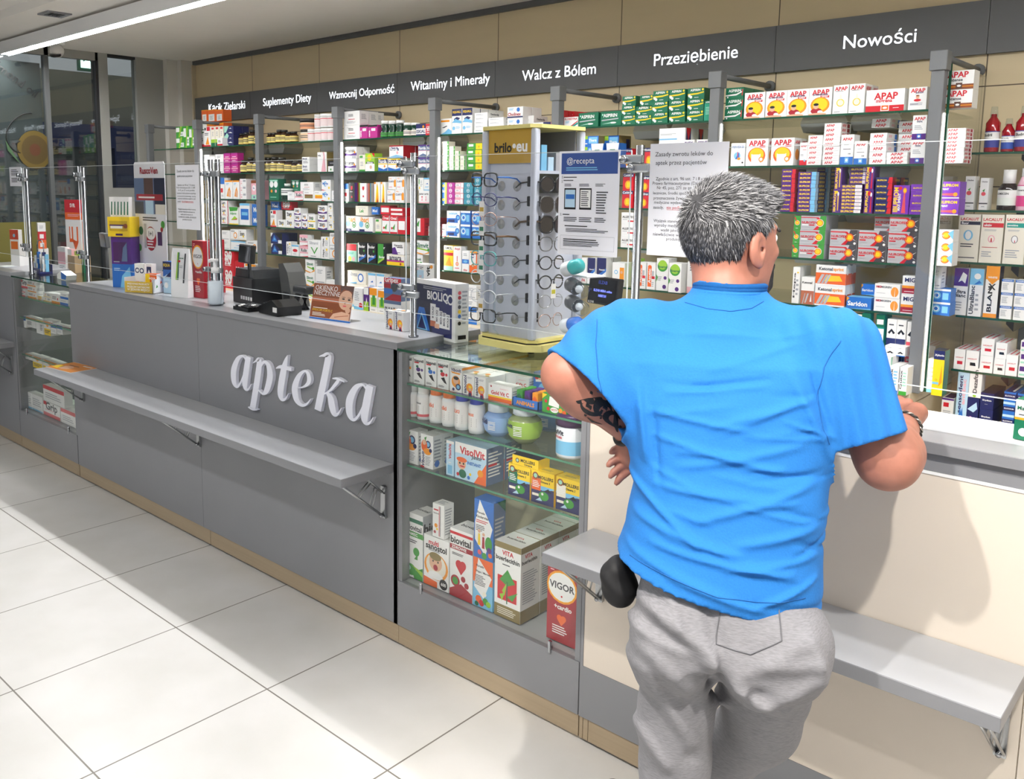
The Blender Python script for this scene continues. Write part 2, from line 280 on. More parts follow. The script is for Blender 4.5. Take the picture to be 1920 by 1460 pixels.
zenp|box|.06|white box with purple foot|w T.45,.6,.6,d,zen P p,0,.25,.6,.1,1,.3,1,0,0,0 C.62,.42,.12,o R.05,.75,.1,.95,d
zeny|box|.06|white box with yellow foot|w T.45,.5,.6,d,zen C.62,.36,.12,g R0,0,1,.15,y R.05,.75,.1,.95,d
redw|box|.06|red box with white label panel|r R.08,.25,.92,.75,w R0,.9,1,1,R
blue1|box|.05|blue box with white lettering|b T.5,.5,.7,w,Med L.2,.25,.8,.35,1,c
girlw|box|.07|white box with red edge and pattern|w R.92,0,1,1,r T.4,.75,.5,d,Lam C.4,.42,.14,y L.2,.1,.7,.3,2,r
babyg|box|.06|white box with green swirl and blue foot|w T.4,.8,.6,o,ibari C.6,.45,.2,g C.6,.45,.14,w C.6,.42,.08,g R0,0,.4,.18,n R.4,0,1,.06,n C.15,.5,.2,c
lek|box|.06|pale box with green lettering|i T.5,.5,.36,g,Lek L.2,.75,.8,.85,1,e
orsal|box|.05|white box with red top and leaf|w R0,.7,1,1,r T.5,.84,.8,w,Orsal P g,.3,.3,.7,.55,.6,.2 C.25,.3,.12,r R0,0,1,.1,r
redgreen|box|.05|red box with white leaf panel|r R0,.2,.6,1,w P g,.1,.6,.5,.9,.4,.5 >L.2,.2,.8,.8,3,R
sedatum|box|.07|white box with blue glow|w T.45,.82,.7,c,Sedatum R0,.1,.85,.45,b P n,.1,.15,.6,.15,.6,.35,.1,.35 C.85,.5,.22,b C.86,.5,.12,c C.15,.08,.06,y
bluglow|box|.07|blue box with pale swoosh|b C.3,.5,.3,c C.3,.5,.2,w C.3,.5,.14,b R.6,.2,.9,.7,c R0,.85,1,1,w
allert|box|.07|white box with black lettering|w T.5,.62,.86,k,ALLERTEC R.5,.2,1,.32,r L.1,.35,.6,.45,1,e
nurg|box|.06|silver and green box with sun disc|s P g,.6,0,1,0,1,1,.78,1 P r,0,.9,.7,.9,.86,.6,.8,.55,.6,.84,0,.84 P r,.5,0,.68,0,.8,.4,.76,.48 C.76,.5,.27,w C.76,.5,.24,o C.76,.5,.16,y T.34,.52,.6,r,NUROFEN R.05,.3,.3,.38,w R.34,.3,.55,.38,r L.05,.15,.45,.22,1,e
nurb|box|.07|silver and black box with sun disc|s P d,.56,0,1,0,1,1,.74,1 P r,0,.88,.62,.88,.78,.6,.72,.55,.55,.8,0,.8 P r,.42,0,.58,0,.74,.42,.7,.5 P w,.72,.5,.98,.75,.8,.5 P w,.72,.5,.98,.25,.8,.48 C.72,.5,.27,r C.72,.5,.23,o C.72,.5,.14,y T.34,.55,.6,r,NUROFEN R.03,.34,.26,.42,r L.04,.16,.4,.24,2,e C.92,.12,.08,w
nurgg|box|.06|green box with sun disc|g C.5,.5,.38,w C.5,.5,.34,o C.5,.5,.2,y P r,0,.9,.2,.9,.4,.65,.3,.6 L.3,.08,.8,.14,1,w
nurw|box|.07|white box with sun disc|w C.62,.55,.34,r C.62,.55,.3,o C.62,.55,.18,y T.3,.5,.4,h,OFEN P c,.7,.7,1,1,1,.2 L.3,.15,.8,.2,1,e
triang|box|.06|dark blue box with glowing triangle|n P k,.35,1,1,1,1,.2 P b,.3,.85,.6,.2,.1,.2 P c,.3,.6,.45,.35,.25,.35 R.65,.05,.95,.35,w P w,0,.6,.2,1,0,1
white3|box|.06|white box with pale bars|w R.15,.5,.3,.9,g L.45,.3,.9,.8,4,e R.2,.1,.4,.3,y
pinkr|box|.05|white box with red pill|w E.5,.5,.35,.14,r R0,.85,1,1,c L.2,.15,.8,.25,1,e
rota|box|.05|white and pink box|w R0,.72,1,1,h R0,.3,1,.45,h T.5,.6,.7,d,Rolin P r,0,0,1,0,1,.1
vbox|box|.06|white box with green chevron|w P g,.2,.6,.5,.2,.8,.6,.7,.6,.5,.32,.3,.6 T.45,.84,.7,e,Silimarol L.2,.06,.8,.12,1,d
ringo|box|.06|white box with orange ring|w C.6,.45,.3,o C.6,.45,.2,w R0,.05,1,.1,e L.1,.75,.7,.9,2,d
redmint|box|.06|mint box with red top|v R0,.62,1,1,r C.3,.15,.18,y C.7,.15,.15,h L.1,.4,.8,.55,3,t
blackbl|box|.06|black and blue box|k T.5,.82,.8,w,Boder P b,0,.15,1,.45,1,.3,0,0 C.75,.6,.1,g T.5,.35,.7,w,Boder R0,0,.12,1,w
blackgr|box|.06|black and green box|k T.5,.82,.8,w,Boder P g,0,0,.7,.35,.7,1,0,1 P l,0,.1,.8,.35,.8,.25,0,0 T.5,.35,.7,w,Boder
purplew|box|.06|white box with purple gleam|w P p,0,0,.5,0,.25,.6,0,.5 T.5,.75,.7,d,Venescin R.4,.55,.9,.62,k L.3,.1,.8,.2,1,p
yelpink|box|.06|yellow and pink box|w R0,0,1,.5,y R0,.32,1,.48,M R0,.82,1,1,i T.5,.64,.7,d,amara C.8,.15,.12,R
greenfr|box|.06|white box with green fruit|w T.5,.66,.7,G,Slimvit P o,0,.2,.6,.05,1,.3,1,.15,.5,0,0,.1 P l,.2,.5,.9,.35,.9,.25,.2,.4 C.85,.35,.12,g
yelred|box|.06|yellow box with red stripe|y R0,.82,1,1,i R0,.6,1,.72,r T.5,.9,.8,k,AMOL R0,0,1,.18,v P o,.1,.2,.9,.2,.6,.55
whitek|box|.05|slim white box with dark print|w V.3,.5,.7,d,Hepa L.5,.2,.9,.7,4,e C.7,.85,.12,y
salmon|box|.05|white box with red dotted flask|w T.5,.9,.7,r,Ampli C.5,.3,.2,o C.5,.3,.12,h R.46,.4,.54,.62,r L.2,.1,.8,.16,1,r
bluehand|box|.05|white box with blue band|w R0,.4,1,.6,b E.5,.5,.3,.06,c T.5,.1,.6,r,Altus L.2,.75,.8,.9,2,e
orangep|box|.05|orange box with portrait|w R0,0,1,.35,O R.85,0,1,1,O C.45,.34,.18,B C.45,.32,.11,f C.45,.78,.18,p R.3,.74,.6,.82,w R.1,.92,1,1,o
babyr|box|.05|white box with baby picture|w C.5,.68,.22,f C.5,.6,.12,R T.5,.12,.7,r,AFA L.2,.25,.8,.35,2,r
navyw|box|.06|white and navy box with swoosh|w P n,0,.3,1,.62,1,1,0,1 P b,0,.2,1,.5,1,.62,0,.32 T.55,.56,.6,w,Panadol T.5,.14,.5,h,Baby
multi2|box|.07|white box with orange picture|w C.3,.6,.15,c C.3,.6,.09,w R.6,.2,.95,.8,o C.75,.6,.1,f T.45,.16,.6,e,Acatar
asutic|box|.06|white box with orange capsule|w R.1,.1,.55,.85,O E.32,.85,.23,.06,O V.32,.5,.55,w,Asutic R.6,.5,.85,.7,s R.6,.4,.95,.5,r L.6,.1,.9,.3,3,e
bioaron|box|.07|white box with green apple|w C.5,.76,.42,g C.5,.8,.36,l T.5,.74,.8,G,Bioaron C.75,.4,.13,p C.7,.12,.16,p P g,0,.5,.15,.4,0,.25 L.1,.3,.5,.45,3,e
lilac|box|.06|white box with lilac foot|w R0,0,1,.2,h L.2,.7,.8,.9,3,d P g,.7,.2,1,.3,1,.2
ketonals|box|.08|grey and white box with orange foot|w R0,0,1,.5,A T.45,.8,.76,d,Ketonal P s,.3,.05,.5,.4,.62,.4,.42,.05 P e,.1,0,.3,.4,.36,.4,.2,0 P w,.7,.1,.85,.1,.8,.4
ketonal|box|.05|white and orange box with silver bars|w R0,.08,1,.62,O P y,.3,.2,.9,.25,.8,.5,.4,.5 P s,.05,.1,.15,.1,.3,.55,.2,.55 P e,.19,.1,.27,.1,.42,.55,.34,.55 P s,.3,.1,.38,.1,.52,.55,.44,.55 T.33,.82,.46,d,Ketonal T.75,.8,.34,o,sprint >R0,.08,1,.62,O >T.5,.82,.6,w,r ^L.2,.4,.8,.6,1,e
saridon|box|.06|blue box with tilted white lettering|b P c,0,0,1,.1,1,0 T.45,.45,.8,w,Saridon P o,0,.6,.12,.9,0,1 ^R0,0,1,1,c
nomig|box|.06|white box with orange brain|w T.36,.78,.6,d,NOMIGREN T.17,.78,.2,r,NO E.8,.46,.15,.36,o P w,.79,.05,.82,.05,.81,.5,.83,.85,.8,.5 L.08,.3,.5,.36,1,e
migea|box|.06|white box with red foot and blue lettering|w R0,.06,1,.42,R R0,.34,1,.48,o T.5,.78,.8,n,MIGEA C.9,.5,.16,y L.1,.14,.6,.2,1,w
tube|box|.04|slim dark box with green cap|t R0,.82,1,1,G R.1,.86,.9,.93,w P w,.3,.25,.7,.6,.6,.3 R0,0,1,.12,g C.6,.5,.12,r R0,.62,1,.8,w L.2,.68,.8,.74,1,e
tubeg|box|.04|slim green box with white top|g R0,.7,1,1,i C.5,.84,.2,B R0,0,1,.2,w
navy91|box|.06|white box with navy middle and moustache|w R0,.32,1,.72,n P k,.1,.8,.5,.86,.9,.8,.7,.78,.5,.82,.3,.78 T.42,.54,.5,w,9E L.2,.9,.8,.94,1,d P c,.7,.2,.85,.2,.8,.5
red91|box|.06|white box with red middle and moustache|w R0,.3,1,.7,H P k,.1,.8,.5,.86,.9,.8,.5,.78 L.2,.4,.8,.6,3,w
whitem|box|.08|small white box with dark moustache|w P k,.15,.3,.5,.5,.85,.3,.6,.25,.5,.35,.4,.25 R0,0,1,.1,b L.2,.8,.8,.86,1,d
xylorin|box|.06|yellow box with navy top|y R0,.8,1,1,n T.5,.89,.86,w,Xylorin C.35,.35,.1,k C.35,.35,.08,y P o,.6,.2,.9,.3,.8,.7 R0,.25,.6,.3,c >R0,0,1,1,G ^R0,0,1,1,d
greenv|box|.09|white box with green sprig|w P g,.5,.02,.95,.02,.8,.22,.55,.2 V.2,.45,.6,h,Aromactiv L.4,.4,.8,.7,4,e P g,0,.8,.6,1,.5,1,0,.86 R.5,.4,.8,.44,M >R0,0,.2,1,v
bluew|box|.1|white box with blue foot|w R0,0,1,.14,b V.2,.55,.7,d,Quixx L.4,.3,.9,.85,5,c
greenft|box|.1|white box with green foot|w R0,0,1,.14,g V.2,.55,.7,d,Quixx L.4,.3,.9,.85,5,v
misc1|box|.07|cream box with blue ring|i C.72,.5,.34,b C.72,.5,.24,w P c,0,0,.5,.15,.5,0 T.3,.75,.5,e,Nivea
misc2|box|.06|white box with blue top stripe|w R0,.88,1,1,c P b,.3,.5,.7,.5,.6,.6 L.2,.2,.8,.35,2,c R0,0,1,.08,c
misc3|box|.05|white box with red disc|w C.75,.2,.2,r L.1,.4,.6,.85,5,e P c,0,0,1,0,1,.1,0,.15
misc4|box|.05|purple and green box|p R0,0,1,.4,l R0,.7,1,1,w P w,.3,.2,.6,.6,.7,.4 C.3,.2,.15,w
misc5|box|.05|orange topped white box with leaf|w R0,.7,.9,1,o R.15,.2,.85,.6,l R.35,.3,.7,.7,g L.2,.05,.8,.12,1,e
lacft|box|.07|cream box with black banner|i T.5,.9,.84,r,LACALUT R.08,.78,1,.85,N T.3,.815,.35,w,fluor E.48,.56,.22,.11,c E.48,.56,.14,.09,w L.15,.3,.8,.4,2,d R.1,.08,.85,.1,d
lacak|box|.07|cream box with red banner|i T.5,.9,.86,r,LACALUT R.08,.74,1,.83,r T.3,.785,.35,w,aktiv E.5,.5,.16,.08,h E.5,.5,.11,.06,i P r,.46,.44,.54,.44,.52,.52,.48,.52 L.15,.66,.85,.7,2,e R.1,.32,.8,.33,r L.1,.12,.6,.25,3,e
lacse|box|.07|cream box with teal banner|i T.5,.9,.86,r,LACALUT R.08,.74,1,.83,t T.36,.785,.5,w,sensitive E.5,.5,.16,.08,d E.5,.5,.13,.07,w P r,.48,.44,.54,.44,.52,.5 L.15,.66,.85,.7,2,e L.1,.12,.8,.3,4,e
ultrap|tp|.06|white box with purple splash|w R0,.62,1,1,p P w,.3,.7,.6,.92,.9,.86,.8,.68,.55,.74 T.5,.5,.8,k,Ultra T.5,.42,.8,k,Blanc L.1,.08,.8,.3,4,e
ultrab|tp|.06|white box with blue water splash|w R0,.66,1,1,c C.55,.84,.25,w P b,.3,.66,.9,.7,.7,.76 V.25,.34,.6,d,UltraBlanc L.5,.1,.8,.5,4,e
blanx|tp|.06|white box with orange arrow|w R0,.86,1,1,o P o,0,.74,1,.74,1,.86,0,.86 P o,.1,.74,.9,.74,.5,.64 V.4,.36,.5,k,BLAN T.5,.6,.6,k,X R0,0,1,.08,o T.5,.78,.7,w,WHITE >R0,0,1,1,N
curap|box|.06|white box with blue top strip|w R0,.82,1,1,b T.5,.91,.8,w,CURAPROX L.1,.2,.7,.7,5,e
oleden|tp|.06|white box with red fruit|w T.5,.88,.7,d,Oleden C.45,.5,.26,H P g,.3,.6,.6,.66,.5,.56 R0,.18,1,.22,d L.3,.08,.7,.13,1,e
lacends|tp|.15|white box end with red lettering|w T.5,.6,.7,r,LACALUT R.3,.26,.8,.42,r ^R.2,.1,.8,.9,r ^R.35,.1,.65,.9,w
lacendb|tp|.15|white box end with black stripe|w T.5,.6,.7,r,LACALUT P k,.35,.26,.8,.26,.75,.42,.35,.42 ^R.2,.1,.8,.9,H ^R.35,.1,.65,.9,w
gumend|tp|.14|white box end with purple print|w R.1,.5,.6,.9,p L.6,.3,.9,.7,3,d R.1,.15,.9,.3,v
pinkend|tp|.12|white box end with red label|w R.15,.6,.6,.8,r L.15,.2,.8,.45,3,e R0,.92,1,1,p ^R.1,.1,.9,.9,V
sensod|tp|.05|tall pale blue box with pink foot|C R0,0,1,.06,H V.3,.55,.75,n,sensodent V.6,.6,.5,h,antibac P b,.3,.1,.7,.1,.6,.3,.5,.2,.4,.3
dezaf|tp|.05|tall white box with black lettering|w V.5,.55,.8,d,Dezaftan C.5,.06,.14,l
navyp|tp|.05|navy box with blue hand|n P C,.1,.55,.8,.85,.9,.6,.6,.45 C.4,.25,.14,p C.4,.25,.08,h
elgyd|tp|.18|navy box with white script|n T.5,.55,.66,w,Elgydium L.35,.3,.65,.35,1,e ^R0,0,1,1,N
eludr|tp|.18|blue box with navy stripe|b R0,.5,1,.85,n T.5,.68,.8,w,ELGYDIUM R0,0,1,.2,C ^R.1,0,.9,1,n ^R.6,.1,.8,.9,w
dist|box|.05|pale grey white box|w L.1,.3,.9,.8,4,e R0,0,1,.1,c
distr|box|.05|white box with red top|w R0,.75,1,1,r L.1,.2,.9,.6,3,e
distb|box|.05|white and blue box|w R0,0,1,.4,b L.1,.55,.9,.85,3,e
disto|box|.05|white box with orange foot|w R0,0,1,.2,o L.1,.4,.8,.8,3,d C.75,.5,.15,r >L.1,.3,.9,.8,4,e
disty|box|.06|white and yellow box|w R0,.5,1,1,y P o,0,0,1,0,.5,.4 L.1,.6,.9,.85,2,d
distg|box|.06|white box with gold emblem|w C.3,.55,.24,o C.3,.55,.14,i L.55,.3,.95,.75,4,d R0,0,1,.12,y
distp|box|.07|white box with rose foot|w R0,0,1,.25,H T.5,.65,.7,d,Grip L.1,.4,.8,.5,1,h P r,.02,.75,.2,.75,.2,1,.02,1
natur|vb|.12|slim white box with running animal|w R.08,.78,.5,.83,r T.5,.88,.86,d,Naturell E.46,.55,.2,.08,@1 P k,.3,.4,.6,.45,.85,.2,.6,.25 E.36,.66,.12,.05,G C.8,.55,.1,@1 L.1,.06,.7,.14,3,d
vibo|vb|.12|white box with child in circle|w T.5,.88,.86,n,Vibovit P o,.05,.8,.9,.78,.8,.72,.2,.74 E.5,.42,.36,.24,o E.5,.48,.24,.16,f E.52,.56,.22,.07,k E.7,.22,.22,.13,n E.7,.22,.13,.08,c E.3,.1,.1,.06,n L.1,.03,.9,.05,1,r >R0,.9,1,1,o >L.2,.2,.8,.8,5,c
sanos|vb|.1|white box with boy on orange circle|w V.18,.5,.9,n,sanostol E.6,.36,.3,.22,o C.66,.3,.14,f E.66,.4,.16,.06,y P r,.5,0,.85,0,.8,.2,.55,.2 C.66,.04,.12,n L.4,.8,.9,.9,2,e ^C.3,.5,.2,o ^C.6,.3,.15,y
vitc|vb|.05|white box with orange foot|w R0,0,1,.22,O R0,.22,1,.32,y T.5,.5,.76,r,Gold_Vit_C L.5,.75,.9,.82,2,h C.12,.85,.06,R >L.1,.2,.9,.8,4,e
hitg|vb|.1|green box with fruit|g P w,.26,.42,.68,.34,.7,.8,.3,.88 C.25,.22,.1,r E.5,.2,.16,.14,w T.5,.2,.26,r,HOTT C.75,.24,.12,o C.9,.16,.12,O C.15,.6,.09,r P y,0,.7,.2,.95,0,1 ^R.3,.2,.7,.8,l
chewb|vb|.08|blue box with cartoon star burst|b C.5,.3,.3,c P w,.1,.6,.9,.7,.9,.9,.1,.85 T.5,.76,.6,o,Vitamin C.15,.8,.1,r
vibo3|vb|.05|white box with orange boy and fruit|w V.2,.26,.46,n,Vibovit C.6,.72,.22,n C.6,.72,.14,c E.3,.66,.24,.18,O C.3,.76,.15,f E.55,.5,.3,.1,o C.8,.55,.12,n P g,.3,.9,.5,.95,.4,.8 L.4,.08,.85,.36,6,e R0,0,.3,.04,r >L.1,.1,.9,.9,8,e >C.4,.15,.25,b
visol1|vb|.1|slim pale blue box|C V.5,.7,.44,r,VisolVit R.2,.05,.8,.3,c L.3,.35,.7,.4,1,w R0,.92,1,1,w
visol2|vb|.09|large blue box with boy and orange|C P w,0,.7,1,.74,1,1,0,1 T.55,.8,.8,r,VisolVit T.7,.68,.34,d,Junior P O,.62,0,1,0,1,.6 C.22,.42,.15,f E.22,.54,.17,.07,O E.25,.16,.12,.12,G E.24,.36,.09,.02,r C.16,.44,.03,k C.28,.44,.03,k C.82,.3,.1,o T.62,.5,.44,b,INSTANT C.1,.12,.05,r C.45,.1,.05,b C.5,.2,.04,y ^R0,0,1,1,C >R0,0,1,1,E >L.1,.2,.9,.9,8,w >R.1,.5,.6,.56,r
moll|vb|.05|yellow and navy box with green fish|y R0,0,1,.5,n P c,0,.5,.5,.42,1,.52,1,.56,0,.56 R.02,.4,.42,.78,@1 L.06,.48,.38,.7,4,w C.18,.84,.13,a C.18,.84,.08,v T.63,.82,.66,k,MOLLERS T.62,.68,.4,k,Omega_3 E.56,.26,.22,.14,g C.5,.32,.05,w P k,.56,.42,.9,.4,.76,.52 P C,.2,.08,.5,.1,.4,.2 R.05,.22,.34,.3,i ^R0,0,1,1,y ^L.2,.3,.8,.6,2,B
mollt|vb|.06|yellow box lying on two others|y R0,0,1,.12,Y C.2,.6,.2,a C.2,.6,.12,v T.6,.66,.55,k,MOLLERS T.62,.36,.3,k,Omega ^R0,0,1,1,N
biog|vb|.09|white box with green head and splash|w R0,.86,1,.92,G R0,.64,1,.72,g T.48,.78,.88,d,biovital T.4,.68,.6,w,PAMIEC C.62,.42,.18,g P g,.5,.3,.7,.3,.7,.4 E.3,.12,.3,.09,g C.2,.14,.1,v P g,.4,.1,1,.2,1,0,.5,0 P l,.3,.2,1,.14,1,.06 L.1,.54,.8,.6,2,d ^R.2,.25,.8,.75,w ^T.5,.5,.7,d,biovital >R0,0,1,1,e >T.4,.8,.7,k,bio >R0,.64,1,.7,g
biogt|vb|.05|white box with red bars standing on another|w R.55,.05,.6,.95,r R.64,.05,.69,.95,d R.1,.8,.5,.84,r T.32,.72,.5,d,Feminovit C.3,.35,.14,o C.2,.15,.1,R C.4,.25,.08,y >L.1,.1,.9,.9,10,e ^L.2,.2,.8,.8,3,e
sano|vb|.08|white box with laughing baby|w T.4,.88,.4,r,multi T.5,.8,.84,k,sanostol E.5,.42,.48,.27,o E.5,.44,.4,.24,i C.48,.5,.26,f E.47,.62,.24,.08,B C.38,.52,.03,k C.58,.52,.03,k E.48,.4,.09,.06,R E.48,.24,.3,.08,w P O,0,0,.55,0,.55,.12,0,.16 C.8,.12,.16,k T.8,.12,.2,w,600 L.2,.7,.8,.75,1,e
bior|vb|.09|white box with red heart|w R0,.92,1,.96,r R0,.7,1,.77,R T.48,.84,.9,k,biovital T.4,.735,.66,w,ZDROWIE C.4,.5,.14,r C.58,.5,.14,r P r,.27,.47,.71,.47,.5,.35 C.5,.46,.0,r P R,0,.1,.5,.22,1,.12,1,0,0,0 C.25,.24,.2,R C.25,.24,.13,g C.6,.3,.1,R C.75,.22,.1,R L.1,.62,.8,.66,2,d ^R.15,.2,.85,.8,w ^T.5,.5,.7,d,biovital
florb|vb|.06|blue box with white diamond and family|b P w,.28,1,.95,.56,.6,.06,.05,.3,.05,.6 T.36,.78,.4,k,Floradix T.42,.71,.62,k,Kindervital L.1,.6,.8,.66,2,r L.1,.46,.55,.57,4,d P y,.2,.22,.34,.22,.32,.42,.22,.42 C.27,.46,.07,f P R,.42,.18,.56,.18,.54,.38,.44,.38 C.5,.42,.07,f E.76,.28,.18,.13,g C.3,.1,.1,H C.55,.06,.13,g C.85,.1,.1,O E.8,.18,.12,.05,p >R0,0,1,1,E >P G,.3,1,1,1,1,.8 >L.1,.1,.9,.75,10,s ^R0,0,1,1,b
floro|vb|.06|orange and blue box with white diamond|c R0,.5,1,1,O P w,.26,1,.95,.66,.55,.2,.05,.4 T.36,.84,.4,k,Floradix T.5,.72,.76,k,Wapn_i_Magnez L.1,.44,.7,.66,7,d C.3,.16,.16,O C.45,.1,.13,r C.65,.16,.14,g C.8,.12,.12,l C.6,.3,.1,i C.2,.06,.1,G
buer|vb|.1|tall white box with leaf on red square|w R0,.92,1,1,B R0,0,1,.17,B T.5,.87,.44,r,VITA T.5,.79,.92,k,buerlecithin L.3,.7,.7,.73,1,d R.12,.24,.86,.56,r P g,.2,.5,.5,.66,.8,.5,.5,.44 P l,.3,.36,.5,.5,.4,.3 P g,.5,.3,.9,.4,.7,.26 P l,.2,.3,.4,.34,.3,.22 R.47,.2,.51,.5,G L.12,.04,.9,.14,4,i >R0,.92,1,1,B >R0,0,1,.17,B >T.4,.87,.4,r,VITA >T.45,.8,.8,k,buerlecithin >L.1,.24,.9,.68,14,e ^R.06,.08,.94,.92,w ^T.5,.45,.7,k,buerlecithin ^T.5,.65,.3,r,VITA
vigor|vb|.06|red box with gold ring|R E.5,.72,.52,.21,o E.5,.72,.47,.185,y E.5,.72,.46,.18,w T.5,.73,.86,d,VIGOR C.5,.6,.03,r T.55,.46,.6,w,+cardio C.44,.32,.09,O C.58,.32,.09,O P O,.36,.3,.66,.3,.51,.22 L.2,.1,.8,.22,4,w L.1,.9,.3,.96,2,h
"""
